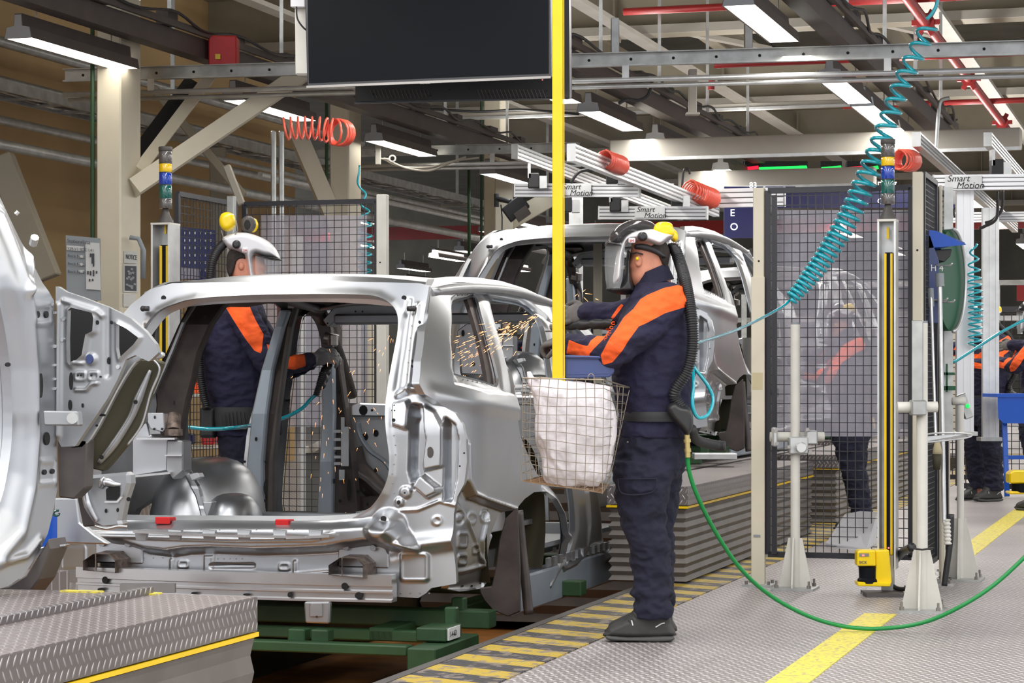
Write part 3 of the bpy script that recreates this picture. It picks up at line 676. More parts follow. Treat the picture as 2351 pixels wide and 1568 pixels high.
# the LED status signs above the lower box beam
for k, (xa, xb, mt, lab) in enumerate(((1708, 1741, 'led_red', 'red lit sign left of the long green one'), (1743, 1852, 'led_green', 'long green lit sign above the box beam'), (1886, 1931, 'led_green', 'short green lit sign between dark gaps'), (1947, 1984, 'led_red', 'red lit sign left of the turquoise coil'), (1988, 2016, 'led_green', 'green lit sign partly behind the turquoise coil'))):
    t = thing('status_sign', lab, 'sign', W((xa+xb)/2, 392, 26.2), 'lit status signs')
    m = MB(); m.prism([W(xa-2, 370, 26.25), W(xb+2, 370, 26.25), W(xb+2, 393, 26.25), W(xa-2, 393, 26.25)], (0, 0.12, 0)); build('case', m, 'black', t)
    m = MB(); m.prism([W(xa, 384, 26.24), W(xb, 380, 26.24), W(xb+2, 388, 26.24), W(xa, 391, 26.24)], (0, 0.01, 0)); build('face', m, mt, t)
# blue display boards with letters
t = thing('display_board', 'tall dark blue display with white letters behind the right fence post', 'display', W(1700, 545, 24.2))
m = MB(); m.prism([W(1663, 428, 24.2), W(1752, 428, 24.2), W(1752, 546, 24.2), W(1663, 546, 24.2)], (0, 0.08, 0)); build('panel', m, 'screen_blue', t)
for s, y in (('R', 461), ('E', 496), ('O', 528)): text_mesh(s, 0.105, 'letter_glow', t, 'lettering', W(1676, y, 24.18), (1, 0, 0), (0, 0, 1))
text_mesh('83', 0.085, 'letter_glow', t, 'lettering', W(1720, 431, 24.18), (1, 0, 0), (0, 0, 1))
t = thing('display_board', 'wide dark blue display seen through the top of the right fence', 'display', W(1925, 477, 24.2))
m = MB(); m.prism([W(1758, 428, 24.25), W(2192, 428, 24.25), W(2192, 477, 24.25), W(1758, 477, 24.25)], (0, 0.08, 0)); build('panel', m, 'screen_blue', t)
for s, y, x in (('C', 468, 2014), ('D', 430, 2014), ('7', 430, 2050)): text_mesh(s, 0.085, 'letter_glow', t, 'lettering', W(x, y, 24.22), (1, 0, 0), (0, 0, 1))
# ------------------------------------------------------------------ aluminium crane beams
def alu_beam(name, a, b, label, w_=0.06, h_=0.11, txt=None, tpos=None, tsz=0.05, cat='crane beam', group=None):
    a = np.asarray(a); b = np.asarray(b); d = (b-a)/np.linalg.norm(b-a); x = np.cross(d, Z); x /= np.linalg.norm(x); up = np.cross(x, d)
    t = thing(name, label, cat, (a+b)/2, group); m = MB(); m.bar(a, b, w_*0.8, h_)
    for k in (-0.42, -0.14, 0.14, 0.42): m.bar(a+up*k*h_, b+up*k*h_, w_, h_*0.14)
    build('profile', m, 'aluminium', t); m = MB()
    for k in (-0.28, 0, 0.28): m.bar(a+up*k*h_, b+up*k*h_, w_*0.86, h_*0.05)
    build('slot', m, 'dark_grey', t)
    m = MB(); m.obox(a-d*0.005, x*w_*0.52, up*h_*0.52, d*0.006); m.obox(b+d*0.005, x*w_*0.52, up*h_*0.52, d*0.006); build('end_cap', m, 'galv_light', t)
    if txt:
        n = -x if (-x)[1] < 0 else x; c = np.asarray(tpos)
        m = MB(); m.obox(c, d*0.13, up*h_*0.4, n*0.006); s = build('label_plate', m, 'galv_light', t)
        text_mesh('Smart', 0.066, 'ink_black', s, 'lettering', c-d*0.115+n*0.008+up*0.004, d if d[0] > 0 else -d, up, shear=0.25)
        text_mesh('Motion', 0.066, 'ink_black', s, 'lettering', c-d*0.05+n*0.008-up*0.046, d if d[0] > 0 else -d, up, shear=0.25)
    return t
def cp(px, py, D):  # a point at pixel on the cross line through depth D at the picture centre
    a = (px-CX)/FPX; s = a*D/(P[0]-a*P[1]); q = np.array([0, D, 0])+P*s; return W(px, py, q[1])
alu_beam('crane_beam', cp(1185, 437, 18.6), cp(1467, 437, 18.6), 'aluminium crane beam left of the long diagonal, behind the yellow pole', txt=1, tpos=cp(1322, 436, 18.55))
alu_beam('crane_beam', cp(1378, 489, 19.6), cp(1622, 489, 19.6), 'aluminium crane beam just over the second car roof', txt=1, tpos=cp(1492, 488, 19.55))
alu_beam('crane_beam', cp(2145, 420, 17.2), cp(2420, 417, 17.2), 'aluminium crane beam at the right edge above the white uprights', txt=1, tpos=cp(2212, 418, 17.15))
alu_beam('crane_beam', cp(2170, 500, 24), cp(2400, 497, 24), 'small far crane beam below the right one', h_=0.1)
alu_beam('crane_beam', cp(1622, 456, 21.0), cp(1800, 452, 21.0), 'bright short crane beam running behind the right fence post', h_=0.17)
q0 = W(1312, 350, 16.0); alu_beam('runway_beam', q0, q0+L*5.0-Z*0.05, 'long diagonal aluminium beam carrying the orange hose coils', h_=0.12)
q0 = W(1182, 348, 21.0); alu_beam('runway_beam', q0, q0+L*7-Z*0.1, 'diagonal aluminium beam behind the yellow pole', h_=0.13)
q0 = W(2104, 320, 16.0); alu_beam('runway_beam', q0, q0+L*9-Z*0.05, 'diagonal aluminium beam starting at the upper right coil', h_=0.1)
q0 = W(2268, 320, 17.0); alu_beam('runway_beam', q0, q0+L*6, 'diagonal aluminium beam near the right edge', h_=0.1)
# uprights carrying the crane beams
def upright(px0, px1, py0, py1, D, label, mt='aluminium', z0=None, group='aluminium uprights'):
    a, b = W((px0+px1)/2, py0, D), W((px0+px1)/2, py1, D); w_ = (px1-px0)/FPX*D
    t = thing('profile_upright', label, 'upright', b); m = MB(); m.bar(a, b, w_*0.86, w_*0.86)
    for k in (-0.4, 0, 0.4): m.bar(a+np.array([k*w_, -w_*0.42, 0]), b+np.array([k*w_, -w_*0.42, 0]), w_*0.22, w_*0.1)
    build('profile', m, mt, t); m = MB(); m.box((a[0]-w_*0.7, D-w_*0.7, b[2]), (a[0]+w_*0.7, D+w_*0.7, b[2]+0.03)); build('foot', m, 'galv', t); return t
upright(2194, 2232, 424, 1000, 16.4, 'tall white profile upright under the right crane beam')
upright(2254, 2290, 478, 1012, 18.4, 'second white profile upright, nearer the right edge', 'galv_light')
upright(1306, 1338, 450, 1120, 20.8, 'white upright behind the second car body, right of the yellow pole', 'galv_light')
upright(1362, 1382, 560, 900, 17.0, 'narrow cream upright seen through the second car body', 'cream')
# tool balancer blocks on crane beams
for k, (x, y, D) in enumerate(((1225, 415, 18.4), (1405, 405, 18.0), (1553, 460, 19.4), (1300, 470, 18.4), (2288, 385, 17.0), (2160, 450, 17.0), (1412, 470, 19.3))):
    t = thing('beam_trolley', 'dark trolley block '+('left of the yellow pole on the upper crane beam', 'under the first orange coil', 'left of the far orange coil', 'just right of the yellow pole', 'on the crane beam at the right edge', 'above the tall white upright', 'on the crane beam over the second car roof')[k], 'trolley', W(x, y, D), 'crane beam trolleys')
    m = MB(); m.obox(W(x, y, D), (0.045, 0, 0), (0, 0.05, 0), (0, 0, 0.06)); build('block', m, 'black', t, bev=0.006)
    m = MB(); m.obox(W(x+22, y+4, D), (0.03, 0, 0), (0, 0.05, 0), (0, 0, 0.05)); m.obox(W(x-10, y-22, D), (0.012, 0, 0), (0, 0.05, 0), (0, 0, 0.06)); build('bracket', m, 'galv_light', t)
# loose looped cables
def cable(name, pts, D, r, mt, label, cat='cable', n=8, k=8):
    pts = [W(*p, D) if len(p) == 2 else W(*p) for p in pts]
    m = MB(); m.tube(spline(pts, k), r, n); return tag(build(name, m, mt, smooth=True), label, cat)
cable('looped_cable', [(880, 362), (930, 385), (985, 392), (1030, 375), (1070, 360)], 22.8, 0.011, 'flange_paint', 'upper pale looped cable hanging under the short rail')
cable('looped_cable', [(872, 362), (920, 382), (985, 384), (1040, 370), (1100, 362)], 22.9, 0.010, 'flange_paint', 'lower pale looped cable hanging under the short rail')
cable('looped_cable', [(1498, 178), (1490, 215), (1468, 230), (1440, 228), (1420, 238)], 17.5, 0.014, 'black', 'black cable drooping in a loop right of the yellow pole')
cable('looped_cable', [(1760, 60), (1768, 100), (1800, 118)], 16.4, 0.008, 'black', 'thin black cable beside the brightest lamp')
cable('looped_cable', [(2180, 225), (2160, 232), (2155, 260), (2150, 330), (2148, 350)], 19, 0.016, 'galv', 'grey conduit bending down at the upper right')
cable('looped_cable', [(2240, 405), (2236, 430), (2205, 470), (2190, 480), (2192, 500)], 16.8, 0.008, 'black', 'thin black cable from the plug to the right upright')
cable('looped_cable', [(2290, 440), (2288, 500), (2260, 520), (2248, 524)], 17, 0.012, 'black', 'drooping black cable at the right upright')
cable('looped_cable', [(2302, 437), (2300, 480), (2280, 505), (2262, 512)], 17.1, 0.012, 'black', 'second drooping cable right of the upright')
cable('looped_cable', [(1310, 420), (1330, 395), (1360, 390), (1380, 392)], 18, 0.012, 'black', 'black cable arching over the crane beam beside the yellow pole')
cable('looped_cable', [(1566, 430), (1570, 392), (1580, 388), (1584, 400)], 20, 0.010, 'black', 'short black cable arch above the lower box beam')
# cables lashed along the ceiling beams
cable('beam_cable', [(900, 262), (960, 250), (1100, 256), (1200, 252), (1330, 262)], 26.6, 0.015, 'black', 'black cable along the thin beam under the screens')
for k, (x, y) in enumerate(((890, 262), (930, 262), (1150, 256))): pass
# white hook block under the short rail
m = MB(); m.bar(W(868, 325, 22.6), W(868, 378, 22.6), 0.055, 0.05); t = tag(build('hook_bracket', m, 'white_paint', bev=0.005), 'white hanging bracket beside the looped pale cables', 'bracket')
m = MB(); m.bar(W(875, 364, 22.6), W(895, 364, 22.6), 0.012, 0.012); ring = [W(901+7*math.cos(a), 364+7*math.sin(a), 22.6) for a in np.linspace(0, 6.28, 16)]; m.tube(ring, 0.009, 6, caps=False); build('eye', m, 'white_paint', t)
# ------------------------------------------------------------------ black floodlight on the third column
t = thing('floodlight', 'black floodlight bracketed to the cream column beside the rear car', 'floodlight', W(1180, 490, 26.4))
m = MB(); m.obox(W(1184, 478, 26.2), (0.11, 0, 0.09), (0, 0.09, 0), (-0.055, 0, 0.075)); build('housing', m, 'black', t, bev=0.01)
m = MB(); m.obox(W(1199, 491, 26.15), (0.03, 0, -0.045), (0, 0.09, 0), (0.07, 0, 0.05)); build('rim', m, 'trunk_grey', t)
m = MB(); m.cyl(W(1140, 456, 26.4), W(1172, 463, 26.3), 0.03, 10); m.cyl(W(1140, 445, 26.4), W(1140, 475, 26.4), 0.03, 10); build('arm', m, 'black', t)
m = MB(); m.tube([W(1150, 470, 26.4), W(1153, 500, 26.4), W(1152, 560, 26.4)], 0.008, 6); build('lead', m, 'black', t)
m = MB(); m.tube([W(1077, y, 26.6) for y in (390, 470, 640)], 0.02, 8); tag(build('yellow_conduit', m, 'green_paint', smooth=True), 'green conduit climbing the left edge of the plain column', 'conduit')
m = MB(); m.obox(W(1157, 500, 27.3), (0.11, 0, 0), (0, 0.1, 0), (0, 0, 0.5)); tag(build('duct_box', m, 'cream', bev=0.01), 'cream boxed duct right of the plain column', 'duct')
# ------------------------------------------------------------------ far ends of the hall (things seen between the columns)
for k, (z, v, u0, u1, lab) in enumerate(((3.25, 33, -16, 0, 'wide red beam far behind the middle car roof'), (2.45, 40, -3, 12, 'wide red beam far behind the right fence'), (2.6, 52, -2, 14, 'farthest red beam behind the right fence'))):
    m = MB(); lb(m, (u0, v, z), (u1, v+0.1, z+0.34 if k else z+0.2)); tag(build('red_beam', m, 'red_paint'), lab, 'beam')
rk = 0
FARL = iter(('cream', 'narrow tan', 'slim tan', 'broad dull', 'tall cream', 'lone cream', 'slim cream', 'grey', 'farthest broad'))
for (u, v, h, w_, mt) in ((-8.6, 36, 1.7, 0.5, 'cream'), (-7.2, 40, 2.2, 0.3, 'beam_paint'), (-9.2, 31, 1.9, 0.25, 'beam_paint'), (-6.0, 45, 2.4, 0.8, 'deck_paint'), (-4.6, 43, 2.6, 0.3, 'cream'), (1.0, 38, 2.2, 0.3, 'cream'), (2.2, 30, 2.0, 0.25, 'cream'), (3.4, 44, 2.3, 0.6, 'galv'), (0.3, 50, 2.6, 0.9, 'deck_paint')):
    m = MB(); lb(m, (u, v, 0), (u+w_, v+0.3, h)); lb(m, (u-0.03, v-0.02, h), (u+w_+0.03, v+0.32, h+0.04)); lb(m, (u+0.04, v-0.012, 0.2), (u+w_-0.04, v, h-0.1)); tag(build('far_cabinet', m, mt), next(FARL)+' cabinet standing far down the hall', 'cabinet', 'far cabinets')
for k, (u, v, z, ln) in enumerate(((-9, 36, 2.6, 8), (-9, 38, 2.1, 9), (-1, 36, 2.7, 10), (-1, 39, 2.25, 11), (0, 44, 3.2, 12), (0, 47, 2.0, 13), (-1, 42, 1.6, 12))):
    m = MB(); m.bar(LF(u, v, z), LF(u+ln, v, z), 0.06, 0.08)
    for q in range(5): m.bar(LF(u+ln*q/4, v, 0), LF(u+ln*q/4, v, z), 0.08, 0.08)
    tag(build('far_rail_frame', m, 'galv_light' if k % 2 else 'galv'), ('upper rail frame at the left', 'lower rail frame at the left', 'nearer high rail frame at the right', 'nearer low rail frame at the right', 'highest farthest rail frame', 'far middle rail frame', 'lowest rail frame at the right')[k]+' far down the hall', 'rail frame', 'far rail frames')
# ================================================================== car body shells (bare pressed steel, rear end towards the camera)
CO = np.array([-0.25, 10.0, 0.0]); CW = 1.95       # right rear corner of the first body on the ground; body width
def CF(u, v, w): u, v, w = np.broadcast_arrays(*[np.asarray(q, float) for q in (u, v, w)]); return CO+u[..., None]*P+v[..., None]*L+w[..., None]*Z
def c1p(u, v, w): return CO+u*P+v*L+w*Z
def on_v(px, py, vf=0.0):        # pixel -> (u, w) on the surface v = vf(u, w) of the first body
    px, py = np.asarray(px, float), np.asarray(py, float); a = (px-CX)/FPX; e = (HY-py)/FPX
    v = np.full(px.shape, vf(-1.0, 0.8) if callable(vf) else vf, float)
    for _ in range(30 if callable(vf) else 1):
        # (CO + uP + vL).x = a * (..).y
        u = (a*(CO[1]+v*L[1])-CO[0]-v*L[0])/(P[0]-a*P[1]); D = CO[1]+u*P[1]+v*L[1]; w = CAMH+e*D
        if callable(vf): v = 0.4*v+0.6*vf(u, w)
    return np.stack([u, w], -1)
def on_u(px, py, uf=0.0):        # pixel -> (v, w) on the surface u = uf(v, w)
    px, py = np.asarray(px, float), np.asarray(py, float); a = (px-CX)/FPX; e = (HY-py)/FPX
    u = np.full(px.shape, uf(1.0, 0.8) if callable(uf) else uf, float)
    for _ in range(40 if callable(uf) else 1):
        v = (a*(CO[1]+u*P[1])-CO[0]-u*P[0])/(L[0]-a*L[1]); D = CO[1]+u*P[1]+v*L[1]; w = CAMH+e*D
        if callable(uf): u = 0.55*u+0.45*uf(v, w)
    return np.stack([v, w], -1)
def Rv(u, w):      # rear face of the body: leans forward towards the roof
    u, w = np.asarray(u, float), np.asarray(w, float)
    s = np.clip((w-0.85)/0.75, 0, 1.3); r = 0.30*s**1.6
    du = np.clip(np.maximum(u+0.42, -(u+CW-0.42)), 0, 1)     # round the corners in plan
    return r+0.55*du**2+0.0
def Su(v, w):      # right flank: tumblehome above the waist, slight barrel below, tucked in at the rear corner
    v, w = np.asarray(v, float), np.asarray(w, float)
    return -0.30*np.clip((w-1.0)/0.6, 0, 1.2)**1.25-0.05*np.clip((0.55-w)/0.4, 0, 1)**2-0.16*np.clip((0.5-v)/0.6, 0, 1.4)**2
def PX(l): a = np.asarray(l, float); return a[:, 0], a[:, 1]
def vloop(l, k=0, vf=Rv): 
    x, y = PX(spline(l, k, True) if k else l); return on_v(x, y, vf)
def uloop(l, k=0, uf=Su):
    x, y = PX(spline(l, k, True) if k else l); return on_u(x, y, uf)
def feat(conv, items):     # press features: (kind, pixel points, height, soft width)
    out = []
    for kd, pts, h, s in items:
        x, y = PX(pts); out.append((kd, conv(x, y), h, s))
    def f(q):
        z = np.zeros(len(q))
        for kd, p, h, s in out:
            lo, hi = p.min(0)-3*s, p.max(0)+3*s; m = np.all((q > lo) & (q < hi), axis=1)
            if not m.any(): continue
            if kd == 'area': z[m] += h*sstep(sdist(p, q[m])/s+0.5)
            elif kd == 'bead': d, _ = nearest(p, q[m], False); z[m] += h*np.exp(-(d/s)**2)
            elif kd == 'rim': d, _ = nearest(p, q[m]); z[m] += h*np.exp(-(d/s)**2)
            elif kd == 'dome': c = p.mean(0); r = np.linalg.norm(p-c, axis=1).mean(); d = np.linalg.norm(q[m]-c, axis=1); z[m] += h*np.clip(1.25-d/r, 0, 0.7)/0.7
        return z
    return f
def circ(cx, cy, rx, ry=None, n=16): ry = ry or rx; return [(cx+rx*math.cos(2*math.pi*k/n), cy+ry*math.sin(2*math.pi*k/n)) for k in range(n)]
def rrect(x0, y0, x1, y1, r, n=4, sl=0.0):
    o = []
    for cx, cy, a0 in ((x1-r, y0+r, -90), (x1-r, y1-r, 0), (x0+r, y1-r, 90), (x0+r, y0+r, 180)):
        for k in range(n+1): a = math.radians(a0+90*k/n); x = cx+r*math.cos(a); o.append((x, cy+r*math.sin(a)+sl*(x-x0)))
    return o
def fmap_v(a, b, h): return CF(a, Rv(a, b)-h, b)
def fmap_u(a, b, h): return CF(Su(a, b)+h, a, b)
car = thing('car_body', 'bare silver SUV body shell over the pit, its open rear facing the camera', 'car body', c1p(-CW/2, 1.5, 0.05), 'unpainted body shells on the line')
def part(name, VF, mt, par=car, smooth=True, **k): return mesh_obj(name, VF[0], VF[1], mt, par, smooth=smooth, **k)
# ---- rear frame
OPEN = [(405, 697), (450, 686), (560, 678), (700, 675), (820, 676), (868, 681), (898, 697), (914, 722), (915, 760), (906, 810), (893, 880), (886, 940), (888, 990), (895, 1045), (893, 1090), (878, 1130), (852, 1165), (822, 1184), (790, 1192), (700, 1196), (500, 1195), (320, 1194), (240, 1188), (212, 1160), (205, 1100), (218, 1000), (246, 905), (288, 820), (332, 752), (365, 715)]
OUTR = [(300, 700), (345, 664), (395, 650), (500, 648), (700, 646), (880, 648), (960, 650), (985, 656), (978, 700), (968, 760), (960, 830), (958, 880), (975, 905), (1010, 928), (1045, 948), (1062, 975), (1070, 1010), (1072, 1060), (1066, 1110), (1050, 1140), (1042, 1180), (1040, 1250), (1046, 1300), (1048, 1340), (990, 1350), (978, 1362), (960, 1373), (912, 1370), (890, 1350), (500, 1340), (180, 1340), (126, 1330), (122, 1240), (126, 1140), (135, 1040), (158, 940), (195, 850), (240, 775)]
hol = vloop(OPEN, 5)
shelf = [(200, 1203), (300, 1206), (500, 1204), (760, 1206), (850, 1200), (920, 1206), (960, 1260), (850, 1245), (800, 1252), (765, 1258), (690, 1262), (600, 1264), (500, 1260), (440, 1262), (400, 1268), (350, 1262), (300, 1245), (240, 1240), (130, 1235), (130, 1205)]
RF = feat(lambda x, y: on_v(x, y, Rv), [
    ('rim', OPEN, 0.012, 0.020), ('area', shelf, 0.10, 0.05),
    ('bead', [(215, 1225), (330, 1228), (560, 1234), (735, 1232), (780, 1222)], 0.02, 0.008),
    ('area', rrect(922, 1270, 984, 1333, 8), 0.012, 0.012), ('rim', rrect(922, 1270, 984, 1333, 8), 0.006, 0.006),
    ('dome', circ(893, 1208, 34), 0.07, 0.03),
    ('area', [(905, 925), (938, 918), (950, 960), (935, 985), (905, 975)], 0.045, 0.012),
    ('area', [(945, 930), (965, 932), (978, 1010), (968, 1090), (950, 1120), (940, 1080), (942, 1000)], -0.08, 0.02),
    ('area', [(975, 930), (1000, 945), (1022, 985), (1018, 1070), (975, 1080), (970, 1050), (976, 1000)], 0.03, 0.012),
    ('area', [(1022, 960), (1042, 975), (1050, 1010), (1046, 1100), (1035, 1150), (1020, 1150), (1022, 1080)], -0.06, 0.014),
    ('area', [(945, 1108), (975, 1090), (1012, 1120), (1010, 1130), (985, 1142)], 0.06, 0.010),
    ('area', circ(932, 1130, 13), 0.015, 0.01), ('area', circ(918, 1152, 10), 0.015, 0.008),
    ('rim', circ(1004, 1195, 9), 0.006, 0.005),
    ('bead', [(915, 905), (940, 890), (958, 892)], 0.03, 0.014), ('bead', [(940, 690), (925, 800), (910, 900)], -0.012, 0.012), ('bead', [(960, 700), (945, 820), (938, 900)], 0.012, 0.010),
    ('bead', [(330, 750), (290, 830), (255, 905)], -0.01, 0.014),
    ('bead', [(310, 1317), (570, 1318), (640, 1322), (760, 1312)], 0.010, 0.007), ('bead', [(395, 1285), (395, 1312)], 0.014, 0.007), ('bead', [(678, 1290), (678, 1316)], 0.014, 0.007),
    ('area', rrect(484, 1294, 585, 1304, 4), -0.012, 0.006), ('area', [(470, 1275), (490, 1275), (490, 1330), (470, 1330)], 0.012, 0.008),
    ('rim', rrect(410, 1288, 432, 1302, 4), 0.005, 0.004), ('rim', rrect(642, 1294, 664, 1308, 4), 0.005, 0.004),
    ('rim', rrect(142, 1252, 196, 1308, 8), 0.007, 0.006), ('bead', [(1046, 1160), (1010, 1150), (960, 1170), (920, 1172)], 0.008, 0.006),
    ('bead', [(900, 1262), (960, 1250), (1040, 1240)], 0.03, 0.03)])
part('rear_frame', sheet([vloop(OUTR), hol], 0.0055, fmap_v, RF, 0.03), 'steel')
# a second, darker inner frame just inside the opening
def ring_strip(loop_px, conv, fm, off0, off1, h0, h1, k=5):     # strip between two offsets inside a loop
    l = conv(loop_px, k); c = l.mean(0); n = len(l); t = np.roll(l, -1, 0)-np.roll(l, 1, 0); nn = np.stack([-t[:, 1], t[:, 0]], 1); nn /= np.maximum(np.linalg.norm(nn, axis=1, keepdims=True), 1e-9)
    s = np.sign(np.sum((c-l)*nn, axis=1).mean()); nn *= s
    A = l+nn*off0; B = l+nn*off1; V = np.vstack([fm(A[:, 0], A[:, 1], h0), fm(B[:, 0], B[:, 1], h1)])
    return V, [(i, (i+1) % n, n+(i+1) % n, n+i) for i in range(n)]
part('inner_flange', ring_strip(OPEN, vloop, fmap_v, -0.02, 0.018, -0.05, -0.09), 'steel_matt')
# ---- roof with its rounded rear edge and header
def roof_map(a, b, h):      # a: 0..1 across, b: run along the profile
    prof = np.array([(0.325, 1.46), (0.300, 1.50), (0.295, 1.525), (0.315, 1.545), (0.36, 1.56), (0.42, 1.59), (0.55, 1.602), (0.9, 1.615), (1.6, 1.62), (2.3, 1.59), (2.75, 1.53)])
    s = np.r_[0, np.cumsum(np.linalg.norm(np.diff(prof, axis=0), axis=1))]; s /= s[-1]
    # ease the index so the rear edge gets most rows
    v = np.interp(b, np.linspace(0, 1, len(prof)), prof[:, 0]); w = np.interp(b, np.linspace(0, 1, len(prof)), prof[:, 1])
    half = 0.70+0.0*b; u = -CW/2+(a-0.5)*2*half; q = np.abs(a-0.5)*2
    return CF(u, v+0.10*q**3*(b < 9), w-0.045*q**2.5+h)
roofV, roofF = sheet([[(0, 0), (1, 0), (1, 1), (0, 1)]], 0.02, roof_map)
part('roof', (roofV, roofF), 'steel')
HDR = [(385, 668), (500, 664), (700, 662), (880, 664), (940, 672), (905, 690), (868, 682), (700, 677), (560, 680), (450, 688), (405, 700), (365, 712)]
m = MB()
for a in (0.08, 0.36, 0.64):   # roof bows seen from below
    pts = roof_map(np.linspace(0.02, 0.98, 15), np.full(15, 0.55+a*0.6), -0.03); m.tube(pts, 0.03, 6, ry=0.4)
build('roof_bow', m, 'steel_matt', car, smooth=True)
m = MB(); m.bar(c1p(-CW/2-0.62, 0.50, 1.50), c1p(-CW/2+0.62, 0.50, 1.50), 0.22, 0.03); build('rear_header', m, 'steel_dark', car, bev=0.01)
m = MB(); m.bar(c1p(-CW/2-0.60, 2.62, 1.44), c1p(-CW/2+0.62, 2.62, 1.44), 0.14, 0.06); build('windscreen_header', m, 'steel_matt', car, bev=0.012)
# ---- right flank
OUTS = [(985, 700), (988, 660), (998, 640), (1040, 635), (1095, 637), (1150, 645), (1205, 662), (1262, 688), (1312, 722), (1352, 758), (1398, 812), (1440, 850), (1462, 870), (1466, 960), (1464, 1080), (1460, 1200), (1456, 1300), (1400, 1318), (1330, 1340), (1262, 1362), (1250, 1374), (1248, 1356), (1272, 1320), (1292, 1280), (1299, 1235), (1290, 1180), (1270, 1145), (1246, 1128), (1226, 1130), (1205, 1145), (1188, 1165), (1166, 1185), (1150, 1225), (1142, 1280), (1135, 1330), (1128, 1352), (1060, 1358), (1046, 1352), (1040, 1300), (1040, 1240), (1042, 1180), (1050, 1140), (1066, 1105), (1072, 1060), (1070, 1010), (1062, 975), (1045, 948), (1010, 928), (975, 905), (962, 880), (966, 830), (975, 760)]
WIN = [(1049, 700), (1058, 688), (1080, 682), (1104, 680), (1120, 730), (1140, 800), (1157, 884), (1120, 878), (1060, 862), (1050, 850), (1048, 770)]
RDO = [(1137, 688), (1165, 688), (1205, 696), (1232, 714), (1252, 748), (1264, 800), (1274, 870), (1290, 960), (1308, 1060), (1322, 1150), (1324, 1220), (1312, 1268), (1298, 1290), (1306, 1230), (1298, 1170), (1276, 1130), (1240, 1090), (1212, 1030), (1200, 960), (1190, 905), (1168, 810), (1148, 740)]
FDO = [(1272, 712), (1296, 722), (1336, 758), (1374, 800), (1400, 840), (1420, 920), (1432, 1040), (1440, 1160), (1438, 1226), (1424, 1246), (1405, 1256), (1398, 1262), (1388, 1230), (1378, 1130), (1352, 1010), (1316, 880), (1288, 780)]
CUTA = rrect(1034, 1218, 1062, 1306, 5); FUEL = [(1189, 965), (1206, 964), (1228, 968), (1226, 1034), (1216, 1036), (1204, 1022), (1195, 1000)]
SF = feat(lambda x, y: on_u(x, y, Su), [
    ('rim', WIN, -0.012, 0.03), ('area', [(1038, 690), (1060, 668), (1125, 668), (1150, 720), (1182, 905), (1120, 900), (1045, 880), (1036, 780)], -0.016, 0.012),
    ('bead', [(1000, 905), (1080, 925), (1150, 935), (1205, 945), (1300, 950)], 0.010, 0.035),
    ('bead', [(1118, 675), (1200, 690), (1260, 735)], -0.012, 0.02),
    ('rim', RDO, -0.012, 0.03), ('rim', FDO, -0.012, 0.03),
    ('bead', [(1076, 1020), (1078, 1100), (1092, 1135), (1120, 1150), (1190, 1172)], 0.012, 0.012),
    ('area', [(1040, 1090), (1075, 1110), (1092, 1142), (1188, 1176), (1150, 1230), (1135, 1330), (1128, 1356), (1046, 1356), (1030, 1200)], -0.05, 0.02),
    ('rim', [(1028, 1100), (1030, 1280), (1040, 1318), (1085, 1312), (1128, 1300)], 0.010, 0.008),
    ('rim', rrect(1075, 1225, 1096, 1255, 4), 0.008, 0.006), ('rim', rrect(1075, 1275, 1094, 1295, 4), 0.008, 0.006), ('rim', rrect(1108, 1252, 1120, 1270, 3), 0.006, 0.005),
    ('rim', circ(1079, 1190, 10, 12), -0.008, 0.006), ('rim', circ(1107, 1190, 10, 12), 0.006, 0.006), ('rim', circ(1044, 1192, 9, 13), 0.008, 0.006), ('rim', circ(1134, 1185, 9, 13), 0.008, 0.006),
    ('bead', [(1140, 1185), (1128, 1240), (1126, 1300)], 0.02, 0.015),
    ('rim', [(1300, 1235), (1291, 1180), (1270, 1146), (1246, 1129)], 0.02, 0.02), ('bead', [(1300, 1230), (1290, 1290), (1260, 1345)], 0.016, 0.02),
    ('bead', [(1345, 1130), (1352, 1200), (1346, 1262), (1320, 1290), (1290, 1305)], 0.02, 0.025),
    ('bead', [(1385, 1282), (1450, 1258)], 0.02, 0.03)])
flank = sheet([uloop(OUTS), uloop(WIN, 4), uloop(RDO, 4), uloop(FDO, 4), uloop(CUTA), uloop(FUEL)], 0.0075, fmap_u, SF, 0.035)
part('side_panel', flank, 'steel')
def mirror_u(V):     # mirror across the centre plane of the body
    q = V-CO; u = q@P; return V+(-CW-2*u)[:, None]*P
def Sl(v, w): return -CW-Su(v, w)
LWIN = [(345, 760), (375, 715), (430, 695), (412, 760), (378, 850), (338, 855)]
LRD = [(482, 716), (560, 700), (636, 704), (606, 850), (566, 1000), (548, 1185), (500, 1192), (462, 1160), (438, 1100), (420, 980), (432, 850)]
LFD = [(690, 722), (736, 738), (742, 850), (736, 1000), (730, 1190), (642, 1192), (648, 1000), (664, 850), (676, 760)]
def fl(a, b, h): return CF(Sl(a, b)-h, a, b)
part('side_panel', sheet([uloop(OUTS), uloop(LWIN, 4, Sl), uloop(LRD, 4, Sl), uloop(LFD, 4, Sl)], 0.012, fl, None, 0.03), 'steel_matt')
# inner second skin of both flanks (dark hot-formed steel), slightly inboard, built from strips round the openings
for lp in (LRD, LFD, LWIN): part('door_flange', ring_strip(lp, lambda l, k: uloop(l, k, Sl), fl, -0.02, 0.012, -0.05, -0.03, 4), 'steel_dark')
for nm, lp in (('door_flange', RDO), ('door_flange', FDO), ('window_flange', WIN)):
    rs = ring_strip(lp, uloop, fmap_u, -0.03, 0.012, -0.07, -0.035, 4)
    if nm == 'window_flange': part(nm, rs, 'steel_matt')
    else: part(nm, ring_strip(lp, uloop, fmap_u, -0.025, 0.014, -0.035, -0.04, 4), 'steel_blue')
